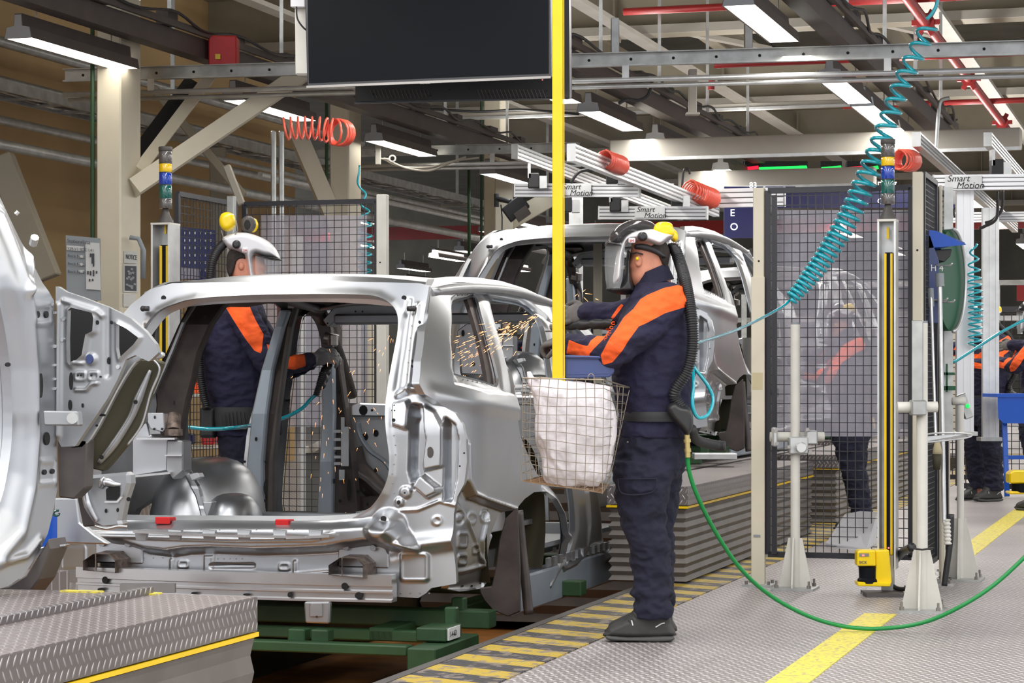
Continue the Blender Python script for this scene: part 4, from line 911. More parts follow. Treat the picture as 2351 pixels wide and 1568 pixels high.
# ---- pillars and inner structure of the left side, seen through the tailgate
def pillar(name, pts, mt, dirv=P, th=0.05, ch=3, bev=0.008, par=car):
    """box-section pillar along [(px, py, D, half width px)], thickness along dirv"""
    R = []
    for px, py, D, hw in pts:
        a, b = W(px-hw, py, D), W(px+hw, py, D); f = L*th; R.append([a, b, b+f, a+f])
    m = MB(); m.rings(R); return build(name, m, mt, par, bev=bev)
pillar('centre_pillar', [(652, 712, 12.45, 11), (640, 750, 12.4, 10), (612, 850, 12.4, 13), (594, 950, 12.35, 17), (584, 1060, 12.35, 18), (582, 1195, 12.35, 20)], 'steel_blue')
pillar('pillar_reinforcement', [(664, 708, 12.5, 10), (654, 750, 12.45, 11), (640, 850, 12.45, 11), (622, 950, 12.4, 13), (608, 1060, 12.4, 15), (600, 1195, 12.4, 17)], 'steel_brown')
pillar('pillar_web', [(676, 706, 12.2, 5), (664, 750, 12.15, 5), (648, 850, 12.15, 5), (634, 950, 12.15, 6), (622, 1060, 12.15, 7), (620, 1195, 12.15, 8)], 'steel_dark')
def spots(name, pts, par=car, mt='hole_dark', n=10):    # dark discs for the shade inside punched holes: (px, py, D, rx, ry)
    m = MB()
    for px, py, D, rx, ry in pts:
        c = W(px, py, D); k = D/FPX; R = [[c+np.array([math.cos(a)*rx*k, dy, math.sin(a)*ry*k]) for a in np.linspace(0, 2*math.pi, n, endpoint=False)] for dy in (0, 0.004)]
        m.rings(R)
    return build(name, m, mt, par)
spots('pillar_hole_pattern', [(612, 1120, 12.36, 7, 20), (608, 1178, 12.36, 11, 14), (588, 1008, 12.33, 3, 5), (562, 1060, 12.3, 3, 3), (610, 1060, 12.36, 3, 3), (606, 1150, 12.36, 3, 4), (600, 1160, 12.36, 2, 3)])
# C/D pillar inner reinforcement: the broad dark diagonal
pillar('rear_pillar_reinforcement', [(480, 690, 11.15, 42), (446, 745, 11.1, 37), (417, 810, 11.1, 37), (398, 870, 11.1, 44), (392, 930, 11.1, 34), (382, 1000, 11.1, 32), (376, 1060, 11.15, 26)], 'steel_brown', th=0.06)
spots('pillar_hole_pattern', [(441, 724, 11.04, 3, 5), (470, 727, 11.04, 3, 5), (413, 778, 11.04, 2, 3), (388, 843, 11.04, 2, 3), (445, 700, 11.04, 2, 2), (386, 1005, 11.0, 3, 7), (400, 925, 11.04, 2, 6)])
pillar('trim_edge', [(452, 690, 11.05, 3), (420, 740, 11.0, 3), (392, 810, 11.0, 3), (366, 870, 11.0, 3), (352, 905, 11.0, 2)], 'steel_matt', th=0.02, bev=0)
# hinge pillar side and arched roof frame (A-pillar inner) with dash panel behind
def arch_strip(name, pts, w0, D, mt, th=0.05, par=car):
    p = spline(pts, 6); t = np.gradient(p, axis=0); n = np.stack([-t[:, 1], t[:, 0]], 1); n /= np.linalg.norm(n, axis=1, keepdims=True)
    w0 = np.interp(np.linspace(0, 1, len(p)), np.linspace(0, 1, len(w0)), w0) if np.ndim(w0) else np.full(len(p), w0)
    R = []
    for q, nn, ww in zip(p, n, w0):
        a, b = W(*(q-nn*ww), D), W(*(q+nn*ww), D); R.append([a, b, b+L*th, a+L*th])
    m = MB(); m.rings(R); return build(name, m, mt, par, bev=0.006)
arch_strip('door_arch', [(652, 740), (664, 722), (690, 706), (715, 708), (735, 730), (746, 765), (750, 800)], [6, 10, 14, 16, 16, 14, 12], 13.1, 'steel_dark')
pillar('cant_rail', [(690, 690, 12.6, 60), (725, 700, 12.9, 50), (745, 712, 13.2, 22)], 'steel_dark', th=0.04)
pillar('hinge_pillar', [(748, 780, 13.35, 12), (752, 850, 13.35, 13), (753, 950, 13.35, 14), (748, 1060, 13.3, 16), (744, 1195, 13.3, 18)], 'steel_blue')
pillar('hinge_pillar_web', [(764, 740, 13.4, 8), (770, 850, 13.4, 10), (778, 950, 13.4, 16), (786, 1060, 13.35, 24), (790, 1195, 13.35, 32)], 'steel_brown', th=0.08)
spots('pillar_hole_pattern', [(801, 1125, 13.3, 5, 26), (767, 1105, 13.3, 2, 6), (771, 1040, 13.3, 2, 3), (790, 1020, 13.3, 3, 4), (782, 950, 13.33, 2, 3), (779, 900, 13.33, 2, 3)])
m = MB()
for k, y in enumerate((990, 1009, 1029, 1049, 1064)): m.obox(W(775, y, 13.25), (0.02, 0, 0), (0, 0.02, 0), (0, 0, 0.008))
m.obox(W(792, 1025, 13.25), (0.022, 0, 0), (0, 0.012, 0), (0, 0, 0.115)); m.obox(W(787, 970, 13.25), (0.01, 0, 0), (0, 0.012, 0), (0, 0, 0.03)); m.obox(W(785, 1090, 13.25), (0.016, 0, 0), (0, 0.012, 0), (0, 0, 0.03))
build('hinge_bracket', m, 'steel_matt', car)
# dash panel, cowl and toe board
D0 = 13.7
m = MB(); m.prism([W(*q, D0) for q in ((800, 925), (1250, 932), (1260, 1195), (800, 1195), (770, 1120), (775, 1000))], L*0.02); build('dash_panel', m, 'steel_matt', car)
m = MB(); m.prism([W(*q, D0-0.15) for q in ((806, 931), (826, 925), (880, 927), (960, 930), (960, 958), (806, 956))], L*0.1); cb = build('cross_beam', m, 'steel', car, bev=0.008)
spots('beam_hole_pattern', [(834, 942, D0-0.155, 10, 12), (854, 942, D0-0.155, 3, 3)], cb)
m = MB(); pts = spline([(805, 1030), (818, 1075), (850, 1110), (880, 1145), (900, 1180)], 5)
m.tube([W(*q, D0-0.12) for q in pts], 0.075, 10); build('toe_board', m, 'steel_brown', car, smooth=True)
arch_strip('floor_brace', [(812, 1085), (838, 1100), (862, 1122), (884, 1140)], 6, D0-0.25, 'steel_dark')
arch_strip('floor_brace', [(808, 1160), (850, 1165), (890, 1150)], [20, 26, 20], D0-0.2, 'steel_brown')
arch_strip('dash_rib', [(818, 970), (824, 1000), (846, 1035), (880, 1060), (900, 1090)], 3, D0-0.08, 'steel_blue')
spots('dash_hole_pattern', [(838, 1003, D0-0.02, 7, 9), (863, 995, D0-0.02, 6, 8), (822, 1128, D0-0.33, 3, 4), (835, 1125, D0-0.33, 3, 4), (844, 1158, D0-0.33, 3, 4), (815, 1053, D0-0.25, 3, 4), (781, 1150, 13.28, 4, 4), (868, 1165, D0-0.33, 3, 4), (862, 1080, D0-0.25, 4, 5)])
m = MB(); m.prism([W(*q, 13.0) for q in ((740, 735), (770, 700), (905, 697), (912, 706), (910, 727), (775, 732), (753, 752))], L*0.12); ch = build('windscreen_corner', m, 'steel_matt', car, bev=0.006)
spots('corner_hole_pattern', [(794, 727, 12.98, 8, 2), (816, 715, 12.98, 2, 2), (832, 715, 12.98, 2, 2), (752, 742, 12.98, 2, 2)], ch)
m = MB(); m.cyl(W(744, 775, 13.1), W(776, 782, 13.1), 0.035, 12); m.cyl(W(765, 770, 13.0), W(765, 792, 13.0), 0.03, 12); build('hinge_bracket', m, 'tool_metal', car, smooth=True, autos=0.7)
# floor pan, tunnel, rear wheel houses
m = MB(); lb_ = lambda a, b: m.obox(c1p((a[0]+b[0])/2, (a[1]+b[1])/2, (a[2]+b[2])/2), P*(b[0]-a[0])/2, L*(b[1]-a[1])/2, Z*(b[2]-a[2])/2)
lb_((-CW+0.10, 0.12, 0.36), (-0.12, 1.7, 0.385)); lb_((-CW+0.10, 1.7, 0.22), (-0.12, 3.5, 0.245)); lb_((-CW+0.10, 1.68, 0.22), (-0.12, 1.71, 0.385)); lb_((-CW/2-0.14, 1.7, 0.24), (-CW/2+0.14, 3.5, 0.40))
for uu in (-CW+0.25, -0.37): lb_((uu-0.06, 0.05, 0.14), (uu+0.06, 3.6, 0.23))
lb_((-CW+0.12, 1.0, 0.385), (-0.14, 1.1, 0.43)); lb_((-CW+0.12, 2.6, 0.245), (-0.14, 2.7, 0.30)); build('floor_pan', m, 'steel_matt', car)
def dome(name, uc, vc, ru, rv, rw, w0, mt):
    m = MB(); R = []
    for i in range(9):
        th = math.pi/2*i/8; R.append([c1p(uc+ru*math.cos(th)**0.7*math.cos(a), vc+rv*math.cos(th)**0.7*math.sin(a), w0+rw*math.sin(th)) for a in np.linspace(0, 2*math.pi, 24, endpoint=False)])
    m.rings(R); return build(name, m, mt, car, smooth=True, autos=1.2)
dome('wheel_house', -CW+0.33, 0.95, 0.26, 0.42, 0.34, 0.37, 'steel')
dome('wheel_house', -0.33, 0.95, 0.24, 0.42, 0.34, 0.37, 'steel')
dome('spring_cup', -CW+0.55, 0.75, 0.14, 0.2, 0.16, 0.38, 'steel')
# left rear inner reinforcements (boxy stampings and long bracket)
k0 = 10.75
m = MB(); m.prism([W(*q, k0) for q in ((302, 1010), (318, 975), (338, 968), (345, 1000), (372, 1005), (390, 1008), (392, 1080), (302, 1095))], L*0.12); build('side_stamping', m, 'steel', car, bev=0.006)
m = MB(); m.prism([W(*q, k0-0.03) for q in ((337, 948), (376, 948), (378, 985), (372, 992), (345, 985), (338, 970))], L*0.05); s = build('latch_plate', m, 'steel', car, bev=0.004)
spots('latch_hole_pattern', [(355, 958, k0-0.04, 2, 4), (354, 985, k0-0.04, 3, 3), (372, 985, k0-0.04, 3, 3)], s)
m = MB(); m.prism([W(*q, k0-0.05) for q in ((382, 1010), (420, 1012), (420, 1082), (396, 1102), (380, 1080))], L*0.1); build('side_stamping', m, 'steel_matt', car, bev=0.006)
m = MB(); m.obox(W(360, 1007, k0-0.08), (0.09, 0, 0), (0, 0.04, 0), (0, 0, 0.004)); m.obox(W(400, 1045, k0-0.06), (0.04, 0, 0), (0, 0.03, 0), (0, 0, 0.003)); m.obox(W(345, 1090, k0-0.08), (0.10, 0, 0.01), (0, 0.05, 0), (0, 0, 0.004)); build('reinforcing_lip', m, 'aluminium', car)
m = MB(); m.cyl(W(398, 990, k0), W(398, 955, k0+0.05), 0.036, 12); m.cyl(W(398, 1000, k0), W(398, 985, k0), 0.044, 12); build('damper_mount', m, 'weld', car, smooth=True, autos=0.7)
pillar('wheel_house_strap', [(418, 1062, 10.9, 7), (432, 1090, 10.85, 10), (447, 1118, 10.8, 12), (455, 1140, 10.8, 8), (463, 1165, 10.8, 9), (475, 1192, 10.75, 14)], 'steel', th=0.03)
m = MB(); m.prism([W(*q, 10.75) for q in ((432, 1088), (455, 1085), (460, 1096), (440, 1104))], L*0.05); m.prism([W(*q, 10.7) for q in ((465, 1152), (488, 1152), (486, 1160), (475, 1192), (468, 1170))], L*0.05); build('strap_bracket', m, 'steel', car, bev=0.003)
# two-tier shelf and row of tabs on the rear sill
m = MB()
for x in (322, 400, 478, 558, 640, 722): m.prism([W(*q, 9.93-0.0*x) + P*0 for q in ((x-10, 1240), (x+12, 1240), (x+16, 1218), (x-14, 1216))], L*0.02)
sh = build('sill_tab', m, 'steel', car)
m = MB(); pl = [(305, 1218), (400, 1224), (560, 1229), (700, 1231), (756, 1229)]
for a, b in zip(pl, pl[1:]): m.prism([W(a[0], a[1], 9.86+0.0), W(b[0], b[1], 9.84), W(b[0], b[1]+5, 9.84), W(a[0], a[1]+5, 9.86)], L*0.12)
build('seal_rail', m, 'aluminium', car)
for x, y, w_ in ((383, 1192, 19), (656, 1197, 17)):
    m = MB(); a = on_v(x, y, Rv); q = c1p(a[0], Rv(*a)-0.012, a[1]); m.obox(q, P*w_*0.0019, L*0.035, Z*0.009); m.obox(q-L*0.03-Z*0.004, P*w_*0.0019, L*0.006, Z*0.016); build('red_clip', m, 'red_bright', car, bev=0.003)
def vspots(name, l, par=car, off=0.004, mt='hole_dark'):
    m = MB()
    for px, py, rx, ry in l:
        a = on_v(px, py, Rv); h = float(RF(a[None])[0]); c = c1p(a[0], Rv(*a)-h-off, a[1]); k = c[1]/FPX
        m.rings([[c+P*math.cos(t)*rx*k+Z*math.sin(t)*ry*k+L*dd for t in np.linspace(0, 2*math.pi, 12, endpoint=False)] for dd in (0, off)])
    return build(name, m, mt, par)
def uspots(name, l, par=car, off=0.004, mt='hole_dark'):
    m = MB()
    for px, py, rx, ry in l:
        a = on_u(px, py, Su); h = float(SF(a[None])[0]); c = c1p(float(Su(*a))+h+off, a[0], a[1]); k = c[1]/FPX
        m.rings([[c+L*math.cos(t)*rx*k/0.42+Z*math.sin(t)*ry*k-P*dd for t in np.linspace(0, 2*math.pi, 12, endpoint=False)] for dd in (0, off)])
    return build(name, m, mt, par)
vspots('hole_pattern', [(376, 684, 6, 6), (928, 684, 6, 6), (893, 1189, 7, 7), (831, 942, 0.1, 0.1), (964, 740, 3, 4), (962, 753, 3, 3), (912, 964, 4, 4), (948, 829, 2.5, 4), (947, 841, 3, 3), (918, 1153, 4, 5), (932, 1131, 2, 2), (905, 942, 2, 2), (913, 930, 1.5, 1.5), (914, 942, 1.5, 1.5), (1066, 1040, 2, 2), (1056, 1070, 2, 2)])  # dark discs on the uncut rear sheet, standing for shaded holes
for l in [[(375, 733, 4, 4)], [(960, 709, 4, 4)]]: pass
vspots('stamped_window', [(993, 1038, 8, 13)], mt='steel_dark')
vspots('weld_dot_pattern', [(230+k*42, 1213, 1.6, 1.6) for k in range(14)]+[(905+4*math.sin(k), 1000+k*22, 1.6, 1.6) for k in range(8)]+[(948-k*2.5, 720+k*28, 1.5, 1.5) for k in range(6)]+[(500+k*14, 1283, 1.3, 1.3) for k in range(5)]+[(330+k*22, 1281, 1.3, 1.3) for k in range(3)]+[(920+k*22, 1362, 2, 2) for k in range(4)], mt='steel_matt')
uspots('hole_pattern', [(1085, 1346, 2.5, 2.5), (1106, 1346, 2.5, 2.5), (1082, 1127, 2, 2), (1125, 1340, 1.5, 1.5)])  # flank holes as dark discs, their shade put into the colour
uspots('stamped_window', [(1046, 1262, 5, 30)], mt='blue_deep')
uspots('weld_dot_pattern', [(1075+k*11, 871+k*2.0, 1.3, 1.5) for k in range(8)]+[(1050+k*12, 679-k*0.8, 1.3, 1.3) for k in range(5)], mt='steel_matt')
m = MB(); 
for x, y in ((335, 709), (955, 709)):
    a = on_v(x, y, Rv); q = c1p(a[0], Rv(*a)-0.03, a[1]); m.cyl(q, q-P*0.03*(1 if x > 500 else -1), 0.012, 8); m.ball(q, 0.014, 8, 6)
build('ball_stud', m, 'rubber', car, smooth=True)
# quarter window inner dark bar
m = MB(); a, b = on_u(1098, 678, Su), on_u(1150, 886, Su)
R = []
for t in np.linspace(0, 1, 8):
    q = a*(1-t)+b*t; R.append([c1p(float(Su(*q))-0.07+i*0.02, q[0]+j, q[1]) for i, j in ((0, -0.045), (1, -0.045), (1, 0.045), (0, 0.045))])
m.rings(R); build('window_bar', m, 'steel_brown', car)
# ---- rear bumper beam with crash boxes
def bz(px, py, v): u, w = on_v(px, py, v); return c1p(u, v, w)
VB = -0.14
tl, tr, br, bl = on_v(162, 1304, VB), on_v(890, 1322, VB), on_v(890, 1386, VB), on_v(162, 1358, VB)
u0, u1 = tl[0], tr[0]; wt, wb = (tl[1]+tr[1])/2, (bl[1]+br[1])/2; hh = wt-wb
m = MB(); prof = [(0, 0), (0, .40), (.016, .44), (.016, .56), (0, .60), (0, .66), (.02, .70), (.02, .88), (0, .92), (0, 1), (-.07, 1), (-.07, 0)]
R = []
for t in np.linspace(0, 1, 14):
    u = u0+(u1-u0)*t; bow = 0.05*(2*t-1)**2
    R.append([c1p(u, VB+bow-(-d), wt-f*hh) if False else c1p(u, VB+bow+(d if d > 0 else -d*1.0), wt-f*hh*1.05) for d, f in prof])
m.rings(R); bb = build('bumper_beam', m, 'aluminium', car, bev=0.0)
def bspots(name, l, par, mt='hole_dark', D=None):
    m = MB()
    for px, py, rx, ry in l:
        u, w = on_v(px, py, VB-0.004); t = (u-u0)/(u1-u0); c = c1p(u, VB-0.004+0.05*(2*t-1)**2, w); k = c[1]/FPX
        m.rings([[c+P*math.cos(q)*rx*k+Z*math.sin(q)*ry*k+L*dd for q in np.linspace(0, 2*math.pi, 14, endpoint=False)] for dd in (0, 0.012)])
    return build(name, m, mt, par)
bspots('beam_hole_pattern', [(233, 1333, 7, 8), (445, 1362, 8, 2.5), (565, 1365, 8, 2.5), (663, 1366, 5, 6), (786, 1347, 8, 8), (817, 1369, 9, 8), (223, 1355, 8, 4)], bb)  # beam holes painted as dark discs, the beam itself is not cut
for cx, cy in ((250, 1292), (812, 1302)):
    cu, cwz = on_v(cx, cy, -0.05); m = MB(); hx = [(-0.085, -0.03), (-0.085, 0.015), (-0.03, 0.05), (0.05, 0.05), (0.085, 0.02), (0.085, -0.04)]
    prof = [(x, z) for x, z in hx]; R = [[c1p(cu+x*s, v, cwz+z*s) for x, z in prof] for v, s in ((-0.15, 0.95), (-0.1, 1.0), (0.02, 1.1))]
    m.rings(R, caps=False); m.bar(c1p(cu-0.02, -0.14, cwz-0.03), c1p(cu-0.02, -0.14, cwz+0.05), 0.004, 0.02); cbx = build('crash_box', m, 'weld', car)
    m = MB(); m.obox(c1p(cu+0.03, 0.0, cwz+0.055), P*0.12, L*0.012, Z*0.06); pl_ = build('mount_plate', m, 'steel', car, bev=0.006)
    m = MB(); 
    for s in (-0.045, 0.085): m.cyl(c1p(cu+s, -0.005, cwz+0.085), c1p(cu+s, -0.035, cwz+0.085), 0.014, 10)
    build('bolt', m, 'steel_matt', pl_)
m = MB(); m.prism([W(*q, 9.75) for q in ((697, 1382), (757, 1382), (755, 1432), (700, 1430))], L*0.03); tb = build('towing_bracket', m, 'steel', car, bev=0.006)
m = MB(); m.obox(W(726, 1400, 9.74), (0.028, 0, 0), (0, 0.004, 0), (0, 0, 0.03)); build('bracket_rib', m, 'steel_matt', tb, bev=0.003); spots('bracket_hole_pattern', [(727, 1416, 9.73, 2.5, 2.5)], tb)
m = MB(); m.obox(W(340, 1350, 9.93), (0.12, 0, 0), (0, 0.02, 0), (0, 0, 0.02)); build('lower_bracket', m, 'steel_matt', car)
# ---- wheel arch interior: liner and rails
m = MB(); R = []
for i, vv in enumerate(np.linspace(-0.0, -0.50, 6)):
    R.append([c1p(-0.05+vv, 1.12+0.50*math.cos(t), 0.36+0.46*math.sin(t)) for t in np.linspace(-0.5, math.pi+0.5, 22)])
R = np.array(R); n = R.shape[1]; m.add(R.reshape(-1, 3), [(i*n+j, i*n+j+1, (i+1)*n+j+1, (i+1)*n+j) for i in range(5) for j in range(n-1)])
build('wheel_arch_liner', m, 'olive_dark', car, smooth=True)
m = MB(); m.prism([c1p(-0.52, 1.12+0.5*math.cos(t), 0.36+0.46*math.sin(t)) for t in np.linspace(-0.5, math.pi+0.5, 20)], P*-0.02); build('arch_inner_panel', m, 'olive_dark', car)
def liner(name, pts, D, mt, th=0.06):
    m = MB(); m.prism([W(*q, D) for q in pts], L*th); return build(name, m, mt, car, bev=0.005)
liner('wheel_house_rear', [(1160, 1190), (1186, 1165), (1192, 1300), (1192, 1405), (1166, 1416), (1132, 1402), (1112, 1380), (1102, 1362), (1100, 1350), (1128, 1346), (1138, 1300), (1146, 1240)], 10.42, 'steel_brown', 0.03)
def strap_u(name, l, u, mt, th=0.02):
    x, y = PX(l); q = on_u(x, y, u); m = MB(); m.prism([c1p(u, a, b) for a, b in q], -P*th); return build(name, m, mt, car, bev=0.004)
m = MB(); m.tube([W(*q, 10.55) for q in spline([(1190, 1172), (1197, 1250), (1206, 1330), (1214, 1410)], 5)], [0.020]*16, 10, ry=1.2); build('wheel_house_seam', m, 'steel_dark', car, smooth=True)
spots('liner_hole_pattern', [(1273, 1262, 11.0, 5, 6)])
# sill with castellated flange
for vv0, vv1, z0, z1, mt in ((1.02, 3.45, -0.05, 0.13, 'steel_blue'),):
    m = MB(); m.obox(c1p(-0.09, (vv0+vv1)/2, (z0+z1)/2), P*0.05, L*(vv1-vv0)/2, Z*(z1-z0)/2); si = build('sill', m, mt, car, bev=0.01)
    m = MB()
    for k in range(16): m.obox(c1p(-0.035, 1.62+k*0.115, 0.165), P*0.008, L*0.028, Z*0.022)
    build('flange_tab', m, 'steel', si)
m = MB(); m.obox(c1p(-CW+0.09, 2.5, 0.125), P*0.05, L*0.95, Z*0.045); build('sill', m, 'steel_blue', car, bev=0.01)
# front end: hood-less apron, shock towers and radiator support (behind the worker)
m = MB(); 
for uu in (-CW+0.28, -0.28): m.bar(c1p(uu, 3.4, 0.85), c1p(uu, 4.3, 0.72), 0.05, 0.16); m.bar(c1p(uu, 3.4, 0.4), c1p(uu, 4.3, 0.38), 0.1, 0.12)
m.bar(c1p(-CW+0.2, 4.3, 0.55), c1p(-0.2, 4.3, 0.55), 0.04, 0.3); build('front_apron', m, 'steel_matt', car, bev=0.008)
for uu in (-CW+0.28, -0.28):
    m = MB(); m.cyl(c1p(uu+(0.1 if uu < -1 else -0.1), 3.75, 0.4), c1p(uu+(0.1 if uu < -1 else -0.1), 3.75, 0.85), 0.16, 18, 0.12); build('shock_tower', m, 'steel', car, smooth=True, autos=0.7)
# windscreen pillars from roof to cowl
for s in (0, 1):
    pts = [c1p(-0.255, 2.60, 1.50), c1p(-0.22, 2.95, 1.32), c1p(-0.16, 3.3, 1.12), c1p(-0.12, 3.5, 1.0)]; pts = np.array(pts)
    if s: pts = mirror_u(pts)
    m = MB(); m.tube(spline(pts, 5), 0.04, 8, ry=0.7); build('windscreen_pillar', m, 'steel' if not s else 'steel_dark', car, smooth=True)
    for vv, ww in ((0.5, 1.54),):
        pts = np.array([c1p(-0.27, v_, w_) for v_, w_ in ((0.42, 1.50), (1.0, 1.54), (1.8, 1.55), (2.6, 1.50))]); pts = mirror_u(pts) if s else pts
        m = MB(); m.tube(spline(pts, 5), 0.045, 8, ry=0.6); build('roof_rail', m, 'steel_matt', car, smooth=True)
# parcel shelf side brackets seen through the quarter window (far side stampings)
liner('far_side_stamping', [(1048, 760), (1072, 742), (1098, 742), (1105, 800), (1110, 862), (1060, 858)], 12.0, 'steel', 0.03)
spots('far_side_hole_pattern', [(1063, 765, 11.98, 4, 8), (1087, 836, 11.98, 4, 4)])
car2 = dup(car, L*5.4+Z*0.593, 'bare silver SUV body shell raised on its stand behind the welder by the yellow pole')
car4 = dup(car, L*11.9+Z*0.60, 'bare silver SUV body shell seen dimly through the plastic sheet of the right fence')
# ================================================================== skids, lifts
def skid(dl, label, raised=False):
    t = thing('body_skid', label, 'skid', c1p(-CW/2, 1.5, -0.07 if raised else -0.5)+dl); g = lambda u, v, w: c1p(u, v, w)+dl
    def bx(nm, a, b, mt='green_paint'):
        m = MB(); m.obox(g((a[0]+b[0])/2, (a[1]+b[1])/2, (a[2]+b[2])/2), P*(b[0]-a[0])/2, L*(b[1]-a[1])/2, Z*(b[2]-a[2])/2); return build(nm, m, mt, t, bev=0.006)
    for u in (-1.55, -0.35): bx('long_runner', (u-0.06, 0.0, -0.07), (u+0.06, 4.2, -0.01))
    for v in (0.30, 1.9, 3.6): bx('cross_member', (-1.88, v, -0.035), (0.06, v+0.12, 0.045))
    for u in (-1.75, -0.10):
        for v in (0.33, 1.93, 3.63): bx('support_post', (u-0.03, v, 0.04), (u+0.03, v+0.06, 0.10))
    bx('rear_post', (-0.07, 0.05, -0.04), (-0.015, 0.10, 0.085))
    if not raised:
        bx('cross_member', (-1.7, -0.30, -0.095), (-0.12, -0.22, -0.05)); bx('cross_member', (-1.7, 0.0, -0.07), (-0.15, 0.06, -0.02))
        bx('end_plate', (-0.10, -0.36, -0.15), (0.03, 0.25, -0.05)); b = bx('stop_block', (-0.13, -0.16, -0.045), (0.01, 0.06, 0.015))
        m = MB(); m.obox(g(0.013, -0.06, -0.014), P*0.003, L*0.08, Z*0.026); p = build('number_plate', m, 'white_stripe', b)
        text_mesh('1-4-63', 0.034, 'ink_black', p, 'lettering', g(0.017, -0.125, -0.026), L, Z)
        for u in (-1.62, -0.66, -0.55): bx('roller_block', (u-0.04, -0.24, -0.055), (u+0.04, -0.16, 0.0))
    else: bx('end_plate', (-0.45, -0.02, -0.065), (-0.05, 0.04, -0.0))
    return t
s1 = skid(np.zeros(3), 'green steel skid under the nearest complete body, down in the pit')
s2 = skid(L*5.4+Z*0.593, 'green steel skid under the raised second body', True)
s3 = dup(s2, L*6.5+Z*0.007, 'green steel skid of the far body behind the right fence')
m = MB(); m.obox(W(1640, 1047, 14.9), (0.14, 0, 0), (0, 0.1, 0), (0, 0, 0.02)); tag(build('support_plate', m, 'galv_light', bev=0.004), 'small bright plate on the green skid beside the second body', 'plate')
# lifting tables with bellows
def lift(u1, v0, v1, wd, zt, zb, label, n=10, skirt=0.1, amp=0.05, ystripe=True):
    c = LF(u1-wd/2, (v0+v1)/2, zb); t = thing('lifting_table', label, 'lifting table', c, 'lifting tables in the line')
    m = MB(); m.box((u1-wd, v0, zt-skirt), (u1, v1, zt)); m.box((u1-wd, v0, zt), (u1, v1, zt+0.002)); line_obj('platform', m, 'plate_tread', t)
    m = MB(); m.box((u1, v0, zt-skirt), (u1+0.004, v1, zt)); m.box((u1-wd, v0-0.004, zt-skirt), (u1, v0, zt)); m.box((u1-wd, v1, zt-skirt), (u1, v1+0.004, zt)); line_obj('skirt', m, 'plate_side', t)
    m = MB(); m.box((u1-wd-0.004, v0-0.008, zt-skirt-0.016), (u1+0.006, v1+0.006, zt-skirt-0.004)); line_obj('yellow_edge', m, 'yellow', t)
    zz = np.linspace(zt-skirt-0.02, zb, 2*n+1); R = []
    for k, z in enumerate(zz):
        d = -0.004 if k % 2 == 0 else amp*0.6-amp*0.9
        R.append([(u1-wd-d, v0-d, z), (u1+d, v0-d, z), (u1+d, v1+d, z), (u1-wd-d, v1+d, z)])
    m = MB(); m.rings(R); line_obj('bellows', m, 'bellows', t)
    return t
def tread2():
    m = tread('plate_side', S2(122, 116, 116), S2(184, 180, 182), 33, 0.33, 0.6, bump=1.0); nt = m.node_tree
    mp = [n for n in nt.nodes if n.type == 'MAPPING'][0]; tc = [n for n in nt.nodes if n.type == 'TEX_COORD'][0]
    sx = nt.nodes.new('ShaderNodeSeparateXYZ'); cb = nt.nodes.new('ShaderNodeCombineXYZ'); nt.links.new(tc.outputs['Object'], sx.inputs[0])
    ad = nt.nodes.new('ShaderNodeMath'); ad.operation = 'ADD'; nt.links.new(sx.outputs[0], ad.inputs[0]); nt.links.new(sx.outputs[1], ad.inputs[1])
    nt.links.new(ad.outputs[0], cb.inputs[0]); nt.links.new(sx.outputs[2], cb.inputs[1]); nt.links.new(cb.outputs[0], mp.inputs['Vector'])
tread2()
q = toL(W(588, 1371, 6.23)); zt = q[2]; U1 = q[0]
lift(U1, 3.1, q[1], 2.4, zt, 0.012, 'near lifting table at the bottom left, tread plate top over a grey bellows', n=4, skirt=0.092, amp=0.04)
m = MB(); m.box((U1-2.5, q[1]+0.03, zt-0.1), (U1-0.93, q[1]+0.68, zt-0.004)); o = line_obj('walkway_plate', m, 'plate_tread'); tag(o, 'tread plate walkway beyond the near lifting table, at the far left', 'walkway')
# raised seam strip along the near table, with yellow corner marks
m = MB(); m.box((U1-0.33, 3.1, zt+0.002), (U1-0.30, q[1]-0.02, zt+0.022)); o = line_obj('seam_strip', m, 'plate_side'); tag(o, 'raised tread plate strip lying along the near lifting table', 'strip')
m = MB(); m.box((U1-0.40, q[1]-0.05, zt+0.002), (U1-0.28, q[1]-0.005, zt+0.006)); o = line_obj('floor_tape', m, 'yellow_line'); tag(o, 'yellow tape piece at the corner of the near table, right one', 'tape')
m = MB(); m.box((U1-0.58, q[1]-0.04, zt+0.002), (U1-0.46, q[1]-0.005, zt+0.006)); o = line_obj('floor_tape', m, 'yellow_line'); tag(o, 'yellow tape piece at the end of the near table, left one', 'tape')
q = toL(W(1577, 1118, 12.15))
lift(q[0], q[1], q[1]+4.15, 0.44, q[2], 0.012, 'narrow raised platform with dark bellows just behind the standing welder', n=8, skirt=0.10, amp=0.07)
lift(q[0], q[1]+5.3, q[1]+10, 0.44, q[2], 0.012, 'farther narrow platform with bellows seen through the right fence', n=8, skirt=0.10, amp=0.07)
lift(-3.12, 14.3, 19.6, 1.86, q[2], -0.5, 'lifting table under the raised second body', n=8, skirt=0.10, amp=0.07)
lift(-3.12, 20.8, 26.2, 1.86, q[2], -0.5, 'lifting table under the far body behind the right fence', n=8, skirt=0.10, amp=0.07)
